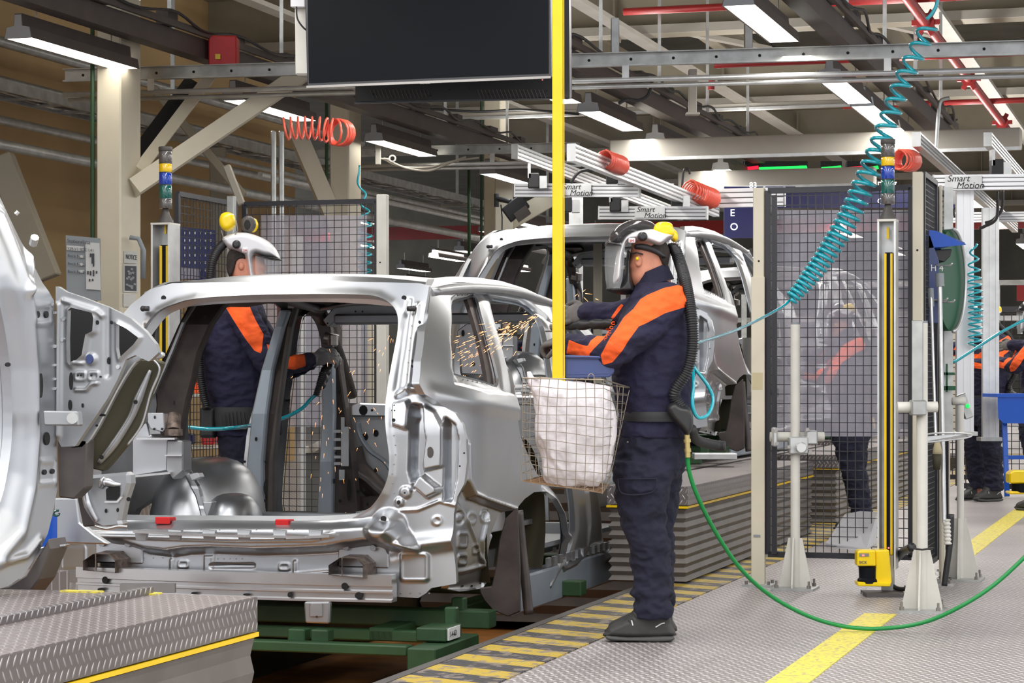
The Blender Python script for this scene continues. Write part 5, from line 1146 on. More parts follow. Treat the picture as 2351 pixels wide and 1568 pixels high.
# ================================================================== third body at the far left: only its front end is in the picture
t3 = thing('car_body', 'bare silver body shell cut off by the left edge, curved door opening facing right', 'car body', W(-150, 1400, 5.9), 'unpainted body shells on the line')
O3 = W(125, 700, 6.5); A3 = 6.5
u3 = (O3-CO)@P
def S3(v, w): return u3-0.02-0.22*np.clip((np.asarray(w, float)-1.35)/0.6, 0, 1.2)**1.2+0*np.asarray(v, float)
def u3loop(l, k=0):
    x, y = PX(spline(l, k, True) if k else l); return on_u(x, y, S3)
def f3(a, b, h): return CF(S3(a, b)+h, a, b)
OUT3 = [(-260, 360), (-120, 395), (-30, 425), (0, 452), (22, 500), (45, 548), (72, 600), (98, 650), (124, 690), (127, 760), (128, 900), (130, 1020), (132, 1120), (122, 1175), (110, 1225), (88, 1270), (55, 1320), (20, 1345), (-60, 1370), (-260, 1400)]
DO3 = [(-250, 470), (-120, 490), (-60, 515), (-25, 560), (5, 640), (30, 740), (45, 850), (50, 980), (40, 1080), (20, 1160), (-10, 1210), (-60, 1240), (-150, 1260), (-250, 1270)]
F3 = feat(lambda x, y: on_u(x, y, S3), [('rim', DO3, -0.03, 0.045), ('bead', [(0, 490), (40, 590), (68, 700), (80, 850), (82, 1000), (72, 1120), (50, 1220), (0, 1280)], 0.014, 0.018),
    ('bead', [(-20, 1300), (60, 1275), (90, 1240)], 0.01, 0.01), ('rim', rrect(74, 702, 118, 742, 5), 0.006, 0.004), ('rim', rrect(86, 1060, 128, 1110, 5), 0.006, 0.004), ('bead', [(60, 560), (70, 610), (62, 670)], 0.015, 0.01)])
mesh_obj('side_panel', *sheet([u3loop(OUT3), u3loop(DO3, 4)], 0.008, f3, F3, 0.03), 'steel', t3, smooth=True)
rs = ring_strip(DO3, u3loop, f3, -0.03, 0.02, -0.03, -0.10, 4); mesh_obj('door_flange', *rs, 'steel', t3, smooth=True)
def s3(name, l, mt='hole_dark', off=0.004):
    m = MB()
    for px, py, rx, ry in l:
        a = on_u(px, py, S3); c = c1p(float(S3(*a))+float(F3(a[None])[0])+off, a[0], a[1]); k = c[1]/FPX
        m.rings([[c+L*math.cos(t)*rx*k/0.45+Z*math.sin(t)*ry*k-P*dd for t in np.linspace(0, 2*math.pi, 12, endpoint=False)] for dd in (0, off)])
    return build(name, m, mt, t3)
s3('hole_pattern', [(85, 722, 4, 8), (105, 722, 4, 8), (91, 885, 4, 28), (106, 1007, 6, 15), (30, 837, 5, 5), (101, 1084, 4, 6), (119, 1082, 4, 6)])  # dark discs give the shade of holes in this side panel
m = MB(); m.cyl(W(76, 560, 6.3), W(80, 545, 6.28), 0.012, 8); m.cyl(W(36, 492, 6.2), W(42, 486, 6.2), 0.006, 8); build('hood_catch', m, 'galv_light', t3)
def slab(name, pts, D, mt, th=0.03, dv=L, bev=0.004, par=t3, n=0):
    m = MB(); m.prism([W(*q, D) for q in (spline(pts, n, True) if n else pts)], dv*th); return build(name, m, mt, par, bev=bev)
# black underside of the sill
slab('sill_underside', [(-200, 1380), (20, 1345), (60, 1320), (95, 1265), (112, 1235), (118, 1260), (90, 1330), (60, 1370), (35, 1400), (-200, 1440)], 6.45, 'steel_dark', 0.1)
slab('sill_bracket', [(83, 1260), (110, 1252), (150, 1250), (150, 1254), (118, 1262), (100, 1300), (86, 1310), (82, 1290)], 6.5, 'steel', 0.03)
# door hinge plate / cowl side panel with its cut-outs
def plane3(px, py): return on_v(px, py, VV3)
VV3 = float((O3-CO)@L)+0.05
HP = [(128, 655), (150, 670), (180, 680), (210, 692), (230, 700), (262, 715), (290, 730), (322, 760), (345, 790), (350, 810), (330, 830), (300, 815), (280, 825), (262, 870), (240, 915), (215, 955), (195, 985), (170, 1025), (140, 1026), (128, 1000), (126, 900), (127, 780)]
h1 = [(158, 712), (165, 706), (210, 718), (213, 730), (211, 760), (196, 768), (192, 790), (188, 815), (178, 825), (166, 830), (162, 838), (157, 832), (156, 780)]
h2 = [(262, 742), (285, 755), (310, 775), (300, 790), (275, 815), (266, 825), (262, 800)]
vf = lambda a, b, h: CF(a, VV3-h+0.12*(a-on_v(128, 800, VV3)[0]), b)
def lv(l, k=0):
    x, y = PX(spline(l, k, True) if k else l); return on_v(x, y, VV3)
FH = feat(lambda x, y: on_v(x, y, VV3), [('rim', h1, 0.012, 0.008), ('rim', h2, 0.01, 0.006), ('bead', [(145, 690), (215, 712), (228, 725)], 0.01, 0.006), ('bead', [(240, 700), (240, 860)], -0.008, 0.008),
    ('rim', rrect(172, 855, 192, 872, 3), 0.006, 0.004), ('rim', rrect(200, 855, 220, 872, 3), 0.006, 0.004), ('bead', [(172, 895), (195, 895), (205, 882), (218, 880)], 0.012, 0.004), ('bead', [(170, 834), (188, 834)], 0.01, 0.004), ('bead', [(135, 700), (133, 1000)], 0.012, 0.006), ('dome', circ(206, 825, 11, 13), 0.008, 0.01)])
cow = mesh_obj('cowl_side_panel', *sheet([lv(HP), lv(h1), lv(h2)], 0.004, vf, FH, 0.02), 'steel_matt', t3, smooth=True)
def v3(name, l, mt='hole_dark', par=None, off=0.006):
    m = MB()
    for px, py, rx, ry in l:
        a = on_v(px, py, VV3); c = vf(np.array([a[0]]), np.array([a[1]]), np.array([off+float(FH(a[None])[0])]))[0]; k = c[1]/FPX
        m.rings([[c+P*math.cos(t)*rx*k+Z*math.sin(t)*ry*k+L*dd for t in np.linspace(0, 2*math.pi, 12, endpoint=False)] for dd in (0, 0.006)])
    return build(name, m, mt, par or cow)
v3('hole_pattern', [(162, 875, 4, 20), (160, 930, 4, 12), (187, 931, 2, 5), (220, 740, 3, 5), (249, 740, 3, 4), (241, 828, 3, 8), (206, 862, 1.5, 2), (183, 862, 1.5, 2), (177, 862, 1.5, 2), (226, 865, 2, 2)])  # small cowl holes as dark discs, shade given by colour
v3('blue_plug', [(205, 824, 9, 11)], 'blue_bin')
v3('edge_clip', [(131, 718, 4, 3), (146, 732, 5, 5), (143, 780, 4, 5), (131, 795, 5, 4), (131, 838, 5, 3), (131, 892, 5, 3), (264, 842, 5, 5), (131, 870, 4, 3)], 'aluminium')
# dark backing inside the cut-outs
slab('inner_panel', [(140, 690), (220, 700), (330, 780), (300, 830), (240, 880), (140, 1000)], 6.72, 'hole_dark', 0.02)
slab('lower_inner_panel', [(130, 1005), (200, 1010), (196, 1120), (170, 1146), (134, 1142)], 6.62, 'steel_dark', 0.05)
slab('hinge_plate', [(97, 943), (178, 944), (181, 978), (100, 977)], 6.42, 'steel_matt', 0.03); m = MB(); m.cyl(W(166, 960, 6.42), W(166, 960, 6.36), 0.016, 14); build('hinge_bolt', m, 'galv', t3, smooth=True, autos=0.7)
# front apron rail: long bright diagonal flange, dark inside with a raised rib, bracket foot below
slab('apron_flange', [(332, 806), (370, 808), (372, 820), (352, 826), (322, 826), (300, 846), (268, 900), (226, 980), (190, 1028), (150, 1026), (150, 1020), (178, 1018), (214, 960), (252, 890), (286, 830)], 6.62, 'steel', 0.02, n=2)
slab('apron_inner', [(322, 826), (352, 824), (372, 832), (366, 848), (345, 900), (322, 975), (290, 1020), (250, 1068), (236, 1082), (202, 1074), (200, 1020), (228, 980), (268, 902), (300, 848)], 6.70, 'olive_dark', 0.03)
def ribt(pts, r, D, mt, nm, ry=0.6):
    m = MB(); p = spline(pts, 6); m.tube([W(*q, D) for q in p], np.interp(np.linspace(0, 1, len(p)), np.linspace(0, 1, len(r)), r), 10, ry=ry); return build(nm, m, mt, t3, smooth=True)
ribt([(345, 850), (318, 915), (300, 960), (262, 1020), (228, 1062)], [0.008, 0.022, 0.018, 0.02, 0.012], 6.69, 'steel_matt', 'apron_rib')
ribt([(352, 826), (366, 850), (345, 905), (325, 975), (292, 1022)], [0.006, 0.006, 0.006, 0.006, 0.006], 6.68, 'steel', 'apron_edge')
spots('hole_pattern', [(311, 923, 6.66, 5, 5), (233, 1050, 6.66, 5, 5), (235, 953, 6.60, 8, 3), (222, 977, 6.60, 3, 3)], t3)
slab('tower_bracket', [(198, 1092), (296, 1083), (298, 1110), (285, 1150), (276, 1195), (282, 1210), (235, 1215), (215, 1205), (196, 1165), (190, 1128)], 6.75, 'steel_matt', 0.05, n=0, bev=0.01)
ribt([(196, 1125), (204, 1160), (222, 1196)], [0.02, 0.024, 0.014], 6.74, 'steel', 'bracket_rib'); ribt([(232, 1120), (240, 1106), (262, 1112), (278, 1112)], [0.014, 0.026, 0.018, 0.008], 6.75, 'steel', 'bracket_rib')
ribt([(218, 1207), (245, 1213), (270, 1208), (292, 1209)], [0.006, 0.010, 0.008, 0.006], 6.73, 'aluminium', 'weld_edge')
slab('bracket_window', [(243, 1124), (250, 1118), (275, 1118), (274, 1138), (266, 1148), (244, 1148)], 6.74, 'hole_dark', 0.004, bev=0); slab('window_rim', [(240, 1150), (268, 1150), (277, 1140), (280, 1143), (270, 1154), (240, 1154)], 6.73, 'aluminium', 0.01, bev=0)  # dark slab paints the shade of the bracket opening, nothing is cut
spots('hole_pattern', [(243, 1173, 6.74, 3, 5), (270, 1171, 6.74, 3, 5), (295, 1146, 6.74, 5, 5)], t3)
slab('tower_side', [(176, 1140), (192, 1130), (200, 1165), (218, 1208), (190, 1210)], 6.82, 'steel_dark', 0.05)
slab('front_wing_support', [(123, 1144), (175, 1144), (182, 1200), (216, 1228), (250, 1250), (122, 1246)], 7.3, 'steel', 0.03)
m = MB(); th = np.linspace(0, 5, 20); m.tube([W(128+8*math.cos(a)+a, 1178+6*math.sin(a), 6.9) for a in th], 0.004, 6); build('teal_wire', m, 'green_lens', t3)
slab('blue_support', [(96, 1240), (122, 1180), (122, 1318), (94, 1322)], 7.1, 'blue', 0.03, bev=0.003)
# ================================================================== people
from mathutils import noise as mnoise
def remesh(mb, voxel, smooth=0):
    V = np.vstack(mb.v); c = V.mean(0); me = bpy.data.meshes.new('tmp'); me.from_pydata((V-c).tolist(), [], mb.f)
    o = bpy.data.objects.new('tmp', me); COL.objects.link(o)
    r = o.modifiers.new('r', 'REMESH'); r.mode = 'VOXEL'; r.voxel_size = voxel
    if smooth: s = o.modifiers.new('s', 'SMOOTH'); s.iterations = smooth; s.factor = 0.5
    dg = bpy.context.evaluated_depsgraph_get(); m2 = bpy.data.meshes.new_from_object(o.evaluated_get(dg))
    n = len(m2.vertices); v = np.zeros(n*3); m2.vertices.foreach_get('co', v); nn = np.zeros(n*3); m2.vertices.foreach_get('normal', nn)
    F = [tuple(p.vertices) for p in m2.polygons]; bpy.data.objects.remove(o); bpy.data.meshes.remove(me); bpy.data.meshes.remove(m2)
    return v.reshape(-1, 3)+c, F, nn.reshape(-1, 3)
def wrinkle(V, N, amp, sc, ax=(1, 1, 1.8), seed=0):
    d = np.array([mnoise.fractal(Vector((p[0]*sc*ax[0]+seed, p[1]*sc*ax[1], p[2]*sc*ax[2])), 0.9, 2.1, 3) for p in V])
    r = 1-2*np.abs(d); return V+N*(amp*(r-0.4))[:, None]
def limb(mb, pts, r, n=14, ry=None, k=5):
    p = spline(np.array(pts, float), k); rr = np.interp(np.linspace(0, 1, len(p)), np.linspace(0, 1, len(r)), r)
    mb.tube(p, rr, n, ry=ry); mb.ball(p[0], rr[0], 12, 8); mb.ball(p[-1], rr[-1], 12, 8)
def rows(mb, l, n=24, sq=2.4):     # stack of flattened ellipses read off the silhouette: (y, x0, x1, D, half width)
    l = np.array(l, float); k = spline(l, 4); R = []
    for y, x0, x1, D, hw in k:
        c = W((x0+x1)/2, y, D); a = (x1-x0)/2*D/FPX; t = np.linspace(0, 2*math.pi, n, endpoint=False)
        cx, sy = np.cos(t), np.sin(t); e = 2/sq
        R.append(np.stack([c[0]+a*np.sign(cx)*np.abs(cx)**e, c[1]+hw*np.sign(sy)*np.abs(sy)**e, np.full(n, c[2])], 1))
    mb.rings(R); return mb
def inflate(poly, D, T, dm, res=2.0, k=4, flat=0.0):
    """Solid with the given side outline (pixels at depth D); thickness rises from the edge to T over dm pixels."""
    p = spline(poly, k, True) if k else np.array(poly, float); out = []
    for s in (-1, 1):
        V, F = sheet([p], res, lambda a, b, h, s=s: np.stack([(a-CX)/FPX*D, D+s*(flat+(T-flat)*np.sqrt(np.maximum(0, 1-(1-np.clip(sdist(p, np.stack([a, b], 1))/dm, 0, 1))**2))), CAMH+(HY-b)/FPX*D], 1))
        out.append((V, F))
    m = MB(); [m.add(V, F if i else [f[::-1] for f in F]) for i, (V, F) in enumerate(out)]
    if flat:
        q = [W(a, b, D-flat) for a, b in p]; n = len(q); m.add(q+[W(a, b, D-flat)+np.array([0, 2*flat, 0]) for a, b in p], [(i, (i+1) % n, n+(i+1) % n, n+i) for i in range(n)])
    return m
def inf_obj(name, poly, D, T, dm, mt, par, res=2.0, k=4, flat=0.0):
    m = inflate(poly, D, T, dm, res, k, flat); return build(name, m, mt, par, smooth=True)
def px_of(V): return np.stack([CX+V[:, 0]/V[:, 1]*FPX, HY-(V[:, 2]-CAMH)/V[:, 1]*FPX], 1)
def hand(mb, w, d, up, s=1.0, curl=1.0, thumb=1):
    """palm, four bent fingers of different length and a side thumb; w wrist, d direction, up = back of the hand"""
    w, d, up = [np.asarray(q, float) for q in (w, d, up)]; d /= np.linalg.norm(d); x = np.cross(d, up); x /= np.linalg.norm(x); up = np.cross(x, d)
    mb.ball(w+d*0.045*s, (0.05*s, 0.044*s, 0.02*s), 14, 10, A=np.array([d, x, up])); mb.ball(w+d*0.005, (0.035*s, 0.03*s, 0.024*s), 12, 8, A=np.array([d, x, up]))
    for k, ln in enumerate((0.072, 0.082, 0.076, 0.06)):
        b = w+d*0.082*s+x*(k-1.5)*0.021*s; a0 = 0.35*curl; p = [b]; ang = 0
        for seg, da in ((0.42, a0), (0.33, 1.0*curl), (0.25, 0.8*curl)): ang += da; p.append(p[-1]+(d*math.cos(ang)-up*math.sin(ang))*ln*seg*s*1.1)
        limb(mb, p, [0.0105*s, 0.0105*s, 0.0095*s, 0.0085*s], 8, k=3)
    b = w+d*0.03*s-x*0.036*s*thumb; p = [b, b+(d*0.6-x*thumb*0.7-up*0.4)*0.03*s, b+(d*0.9-x*thumb*0.55-up*0.8)*0.052*s]; limb(mb, p, [0.013*s, 0.012*s, 0.009*s], 8, k=3)
def corrugated(name, pts, r, mt, par, pitch=0.010, amp=0.18):
    p = resample(spline(pts, 12), pitch/4); rr = r*(1+amp*np.sin(np.arange(len(p))*2*math.pi/4+0.3)); m = MB(); m.tube(p, rr, 12); return build(name, m, mt, par, smooth=True)
# ------------------------------------------------------------------ worker A: stands right of the body, faces left
DA = 9.6
HEAD = [(1452, 552), (1446, 590), (1440, 606), (1435, 616), (1443, 622), (1441, 634), (1446, 652), (1462, 664), (1480, 660), (1500, 652), (1528, 650), (1532, 610), (1534, 575), (1520, 540), (1490, 526), (1466, 532)]
b = MB(); hm = inflate(HEAD, DA, 0.078, 34, 2.0); [b.add(v, []) for v in []]
b.v += hm.v; off = 0
b = MB()
V0 = np.vstack(hm.v); b.add(V0, hm.f)
limb(b, [W(1500, 630, DA), W(1512, 680, DA), W(1515, 740, DA)], [0.062, 0.07, 0.09])
rows(b, [(700, 1450, 1562, DA, 0.15), (760, 1432, 1570, DA, 0.16), (850, 1425, 1575, DA, 0.155), (940, 1435, 1570, DA, 0.16), (1030, 1430, 1560, DA, 0.16)])
limb(b, [W(1522, 712, 9.44), W(1412, 802, 9.34), W(1322, 790, 9.45)], [0.055, 0.042, 0.03]); limb(b, [W(1480, 712, 9.78), W(1405, 728, 9.92), W(1345, 718, 9.93)], [0.045, 0.032, 0.026])
limb(b, [W(1485, 1020, 9.52), W(1472, 1190, 9.48), W(1498, 1420, 9.5)], [0.065, 0.05, 0.04]); limb(b, [W(1500, 1020, 9.74), W(1492, 1190, 9.76), W(1508, 1420, 9.74)], [0.085, 0.055, 0.042])
v_, f_, n_ = remesh(b, 0.008, 2)
pA = mesh_obj('person', v_, f_, 'skin', None, smooth=True); tag(pA, 'person in navy and orange workwear standing right of the yellow pole, grinding the body', 'person')
# face and ear
m = MB(); ear = circ(1466, 600, 9, 14, 14); eo = inf_obj('ear', ear, 9.525, 0.014, 8, 'skin', pA, 1.5, 0); inf_obj('ear_plug', circ(1463, 594, 4, 5), 9.508, 0.012, 4, 'yellow_plastic', pA, 1.2, 0)
inf_obj('hair', [(1460, 570), (1478, 558), (1500, 548), (1525, 552), (1538, 575), (1536, 600), (1528, 624), (1514, 616), (1500, 600), (1484, 588), (1476, 580), (1468, 582)], DA, 0.086, 26, 'hair', pA)
m = MB(); m.tube([W(1476, 584, 9.515), W(1462, 580, 9.515), W(1446, 584, 9.54)], 0.004, 6); build('spectacle_arm', m, 'black', pA)
# jacket
j = MB()
rows(j, [(648, 1468, 1530, DA, 0.085), (662, 1456, 1556, DA, 0.16), (680, 1445, 1572, DA, 0.205), (700, 1436, 1580, DA, 0.22), (740, 1420, 1588, DA, 0.225), (800, 1410, 1593, DA, 0.22), (860, 1406, 1594, DA, 0.215), (920, 1415, 1590, DA, 0.205), (955, 1424, 1586, DA, 0.195), (975, 1418, 1580, DA, 0.20), (1002, 1414, 1574, DA, 0.205)], 28, 2.5)
limb(j, [W(1533, 695, 9.44), W(1478, 745, 9.36), W(1418, 798, 9.30), W(1405, 808, 9.30), W(1365, 804, 9.36), W(1308, 792, 9.47)], [0.092, 0.088, 0.074, 0.066, 0.060, 0.046], 16)
limb(j, [W(1490, 702, 9.78), W(1440, 722, 9.88), W(1405, 728, 9.93), W(1376, 724, 9.93), W(1346, 717, 9.93)], [0.08, 0.072, 0.062, 0.056, 0.046], 14)
v_, f_, n_ = remesh(j, 0.0075, 3); v_ = wrinkle(v_, n_, 0.009, 7.0, seed=3)
pq = px_of(v_)
OA = [[(1562, 653), (1524, 661), (1486, 677), (1470, 687), (1454, 709), (1432, 728), (1416, 754), (1400, 776), (1379, 816), (1384, 838), (1406, 832), (1429, 805), (1445, 779), (1467, 749), (1486, 741), (1527, 719), (1600, 697), (1600, 655)],
    [(1306, 780), (1330, 790), (1357, 797), (1352, 822), (1300, 812)], [(1402, 742), (1390, 756), (1356, 782), (1348, 796), (1354, 812), (1364, 800), (1385, 779), (1398, 762)], [(1426, 698), (1418, 706), (1402, 730), (1408, 732), (1424, 712), (1432, 700)]]
sd = np.max([sdist(np.array(p), pq) for p in OA], axis=0)
jk = mesh_obj('jacket', v_, f_, 'jacket', pA, smooth=True, attr={'sd': sd})
c = MB(); R = []
for y0, y1, x0, x1, hw in ((668, 640, 1452, 1548, 0.115), (648, 618, 1456, 1538, 0.098), (634, 604, 1462, 1532, 0.092)):     # collar, tilted
    t = np.linspace(0, 2*math.pi, 22, endpoint=False); R.append([W((x0+x1)/2+(x1-x0)/2*math.cos(a), (y0+y1)/2+(y1-y0)/2*math.cos(a), DA)+np.array([0, hw*math.sin(a), 0]) for a in t])
c.rings(R, caps=False); build('collar', c, 'navy', jk, smooth=True)
m = MB()
for k, (x, y) in enumerate(((1408, 742), (1404, 752), (1400, 762), (1396, 772), (1392, 780))):
    m.tube([W(x+4*math.cos(a), y+3.2*math.sin(a), 9.262) for a in np.linspace(0.5, 5.5, 9)], 0.0018, 5)
build('sleeve_emblem', m, 'orange', jk)
# trousers
t_ = MB()
rows(t_, [(985, 1424, 1572, DA, 0.19), (1020, 1410, 1576, DA, 0.2), (1060, 1406, 1574, DA, 0.2), (1095, 1412, 1560, DA, 0.19)], 26, 2.5)
rows(t_, [(1060, 1406, 1552, 9.48, 0.10), (1110, 1410, 1540, 9.47, 0.105), (1150, 1415, 1532, 9.47, 0.095), (1200, 1426, 1530, 9.47, 0.09), (1250, 1440, 1538, 9.47, 0.088), (1300, 1450, 1541, 9.48, 0.085), (1345, 1457, 1541, 9.48, 0.08), (1362, 1448, 1546, 9.48, 0.088), (1378, 1458, 1536, 9.48, 0.078), (1396, 1454, 1545, 9.48, 0.085), (1418, 1460, 1538, 9.48, 0.075)], 20, 2.2)
rows(t_, [(1060, 1440, 1576, 9.74, 0.10), (1110, 1440, 1562, 9.74, 0.10), (1160, 1438, 1556, 9.74, 0.095), (1210, 1440, 1548, 9.74, 0.09), (1300, 1456, 1549, 9.74, 0.085), (1350, 1462, 1544, 9.74, 0.085), (1372, 1470, 1550, 9.74, 0.08), (1402, 1470, 1542, 9.74, 0.075)], 20, 2.2)
v_, f_, n_ = remesh(t_, 0.0075, 2); v_ = wrinkle(v_, n_, 0.012, 8.5, (1, 1, 1.5), seed=9)
tr = mesh_obj('trousers', v_, f_, 'navy_trouser', pA, smooth=True)
m = MB(); m.tube([W(*q, 9.36) for q in spline([(1418, 1100), (1425, 1130), (1460, 1136), (1500, 1128), (1508, 1100)], 5)], 0.0035, 6); m.tube([W(1418, 1100, 9.36), W(1508, 1099, 9.36)], 0.0035, 6); build('pocket_flap', m, 'navy_trouser', tr, smooth=True)
inf_obj('pocket_stud', circ(1441, 1015, 2.6), 9.385, 0.006, 3, 'tool_metal', tr, 1.0, 0)
b2 = MB(); rows(b2, [(944, 1426, 1588, DA, 0.212), (954, 1422, 1590, DA, 0.214), (966, 1422, 1588, DA, 0.212)], 28, 2.5); build('belt', b2, 'belt', pA, smooth=True, autos=0.9)
# shoes
def shoes(par, sx, D, dy=0, flip=1, x0=1467, dark='shoe'):
    f = lambda l: [(x0+flip*(x-1467)+sx, y+dy) for x, y in l]
    s = inf_obj('shoe', f([(1395, 1462), (1392, 1448), (1400, 1436), (1425, 1424), (1448, 1412), (1456, 1400), (1500, 1398), (1535, 1404), (1540, 1430), (1541, 1462)]), D, 0.048, 14, dark, par)
    inf_obj('sole', f([(1393, 1456), (1391, 1464), (1405, 1469), (1460, 1471), (1500, 1472), (1542, 1470), (1544, 1458), (1500, 1458), (1440, 1460)]), D, 0.052, 5, 'sole', s, 1.5, 2, 0.03)
    m = MB()
    for k in range(4): m.tube([W(*q, D-0.047) for q in f([(1442+k*7, 1424-k*5), (1450+k*7, 1432-k*5)])], 0.0022, 5)
    build('lace', m, 'belt', s)
    m = MB(); m.tube([W(*q, D-0.05) for q in f([(1505, 1440), (1518, 1432), (1526, 1430)])], 0.003, 5); m.tube([W(*q, D-0.05) for q in f([(1450, 1424), (1453, 1436)])], 0.003, 5); build('reflector', m, 'white_stripe', s)
shoes(pA, 0, 9.5); shoes(pA, 4, 9.76, -9)
# gloves and grinder
m = MB(); hand(m, W(1352, 716, 9.94), (-1, -0.02, -0.14), (0.05, -0.9, 0.45), 1.12, 0.75, -1); limb(m, [W(1356, 716, 9.95), W(1336, 716, 9.95)], [0.04, 0.036], 12, k=3); v_, f_, n_ = remesh(m, 0.004, 1); mesh_obj('glove', v_, f_, 'glove_dark', pA, smooth=True)
m = MB(); hand(m, W(1316, 790, 9.48), (-0.8, 0.45, 0.12), (0.3, -0.5, 0.8), 1.1, 1.0, 1); v_, f_, n_ = remesh(m, 0.004, 1); mesh_obj('glove', v_, f_, 'glove_dark', pA, smooth=True)
def grinder(base, tip, r, label, head=None, D0=None):
    base, tip = np.asarray(base), np.asarray(tip); d = (tip-base)/np.linalg.norm(tip-base); ln = np.linalg.norm(tip-base)
    m = MB(); s = np.linspace(0, 1, 17); rr = r*np.array([.7, .9, .95, .8, 1, 1.05, 1.05, .8, 1, 1.1, 1.1, .85, 1, 1, .9, .8, .6]); m.tube([base+d*ln*q for q in s], rr, 14); g = build('angle_grinder', m, 'rubber', smooth=True, autos=0.8); tag(g, label, 'grinder')
    m = MB(); m.cyl(tip, tip+d*0.05, r*1.1, 14, r*0.9); build('gear_head', m, 'tool_metal', g, smooth=True, autos=0.8)
    x = np.cross(d, Z); x /= np.linalg.norm(x); q = tip+d*0.035; m = MB(); m.cyl(q-Z*0.02, q-Z*0.026, 0.042, 24); build('disc', m, 'weld', g, smooth=True, autos=0.6); return g
gA = grinder(W(1408, 742, 9.80), W(1288, 748, 9.98), 0.022, 'black pneumatic grinder in the gloves of the worker at the yellow pole')
# helmet with visor, ear muffs and breathing hose
DH = DA
he = inf_obj('helmet', [(1437, 560), (1428, 590), (1424, 640), (1412, 652), (1408, 640), (1414, 590), (1424, 560), (1440, 540), (1465, 530), (1500, 527), (1535, 536), (1545, 546), (1530, 556), (1512, 568), (1490, 562), (1470, 556), (1452, 556)], DH, 0.135, 9, 'helmet_white', pA, 1.6)
inf_obj('crown', [(1396, 566), (1398, 548), (1412, 525), (1440, 508), (1470, 503), (1497, 510), (1510, 528), (1500, 540), (1465, 536), (1440, 542), (1424, 562)], DH, 0.125, 34, 'visor_smoke', he, 1.8)
inf_obj('brow_seal', [(1389, 558), (1396, 556), (1424, 562), (1425, 572), (1400, 568), (1390, 566)], DH, 0.13, 6, 'rubber', he, 1.2, 2)
def visor_shell(pts_l, pts_r, D, T, par, mt='visor'):    # curved clear shield: left edge outline (front) wraps round to both cheeks
    A = resample(spline(pts_l, 6), 6); B = resample(spline(pts_r, 6), 6); n = 16; m_ = min(len(A), len(B)); A = np.array([np.interp(np.linspace(0, 1, m_), np.linspace(0, 1, len(A)), A[:, i]) for i in (0, 1)]).T; B = np.array([np.interp(np.linspace(0, 1, m_), np.linspace(0, 1, len(B)), B[:, i]) for i in (0, 1)]).T
    V = []
    for a, b_ in zip(A, B):
        for t in np.linspace(-math.pi/2, math.pi/2, n): q = b_+(a-b_)*math.cos(t); V.append(W(q[0], q[1], D)+np.array([0, T*math.sin(t), 0]))
    return mesh_obj('visor', V, [(i*n+k, i*n+k+1, (i+1)*n+k+1, (i+1)*n+k) for i in range(m_-1) for k in range(n-1)], mt, par, smooth=True)
visor_shell([(1390, 560), (1388, 600), (1390, 640), (1393, 662)], [(1432, 562), (1430, 600), (1426, 640), (1420, 665)], DH, 0.125, he)
inf_obj('face_seal', [(1440, 575), (1436, 610), (1428, 645), (1412, 660), (1392, 662), (1396, 668), (1420, 676), (1445, 676), (1456, 668), (1450, 640), (1446, 610), (1448, 582)], DH, 0.10, 12, 'rubber', he, 1.8)
inf_obj('side_knob', circ(1475, 543, 12, 11), DH-0.135, 0.022, 6, 'rubber', he, 1.5, 0); inf_obj('head_band', [(1455, 562), (1480, 560), (1510, 572), (1530, 590), (1520, 598), (1495, 586), (1468, 578), (1455, 574)], DH, 0.10, 7, 'belt', he)
pl = inf_obj('logo_plate', rrect(1443, 546, 1459, 558, 3), DH-0.136, 0.004, 3, 'helmet_white', he, 1.2, 0); text_mesh('3M', 0.016, 'red_bright', pl, 'logo', W(1444.5, 556, DH-0.1415), (1, 0, 0.05), (0, 0, 1))
mf = inf_obj('ear_muff', [(1502, 520), (1510, 511), (1525, 509), (1540, 512), (1546, 522), (1548, 538), (1540, 546), (1520, 548), (1508, 542), (1500, 532)], DH-0.10, 0.035, 12, 'yellow_plastic', he, 1.6); m = inf_obj('muff_cushion', circ(1522, 530, 21, 18), DH-0.065, 0.014, 6, 'rubber', mf, 1.6, 0)
mf2 = inf_obj('ear_muff', [(1535, 524), (1545, 524), (1556, 536), (1556, 552), (1546, 556), (1538, 545)], DH+0.08, 0.035, 9, 'yellow_plastic', he, 1.6)
m = MB(); m.tube([W(*q, DH-0.12) for q in ((1518, 546), (1508, 555), (1490, 548), (1478, 543))], 0.0025, 6); build('muff_wire', m, 'tool_metal', he)
inf_obj('hose_socket', [(1534, 560), (1552, 558), (1562, 575), (1560, 590), (1546, 592), (1536, 575)], DH, 0.035, 9, 'rubber', he)
corrugated('breathing_hose', [W(1550, 572, DH), W(1562, 606, DH-0.04), (W(1574, 650, 9.45)), W(1586, 720, 9.38), W(1590, 790, 9.36), W(1578, 850, 9.36), W(1552, 892, 9.37), W(1550, 915, 9.38), W(1568, 940, 9.38)], 0.0225, 'rubber', he)
bx = inf_obj('breathing_unit', [(1532, 930), (1548, 922), (1562, 930), (1582, 935), (1591, 955), (1590, 985), (1577, 1000), (1560, 982), (1540, 960), (1530, 942)], 9.375, 0.045, 12, 'rubber', pA)
m = MB(); m.cyl(W(1577, 998, 9.37), W(1579, 1050, 9.37), 0.012, 10); m.cyl(W(1577, 1008, 9.37), W(1578, 1016, 9.37), 0.016, 10); m.cyl(W(1578, 1030, 9.37), W(1579, 1038, 9.37), 0.015, 10); build('quick_coupling', m, 'brass', bx, smooth=True, autos=0.7)
m = MB(); m.tube(spline([W(1588, 985, 9.4), W(1600, 1010, 9.5), W(1640, 1022, 9.6), W(1665, 1024, 9.6)], 6), 0.022, 10); build('unit_strap', m, 'belt', bx, smooth=True)
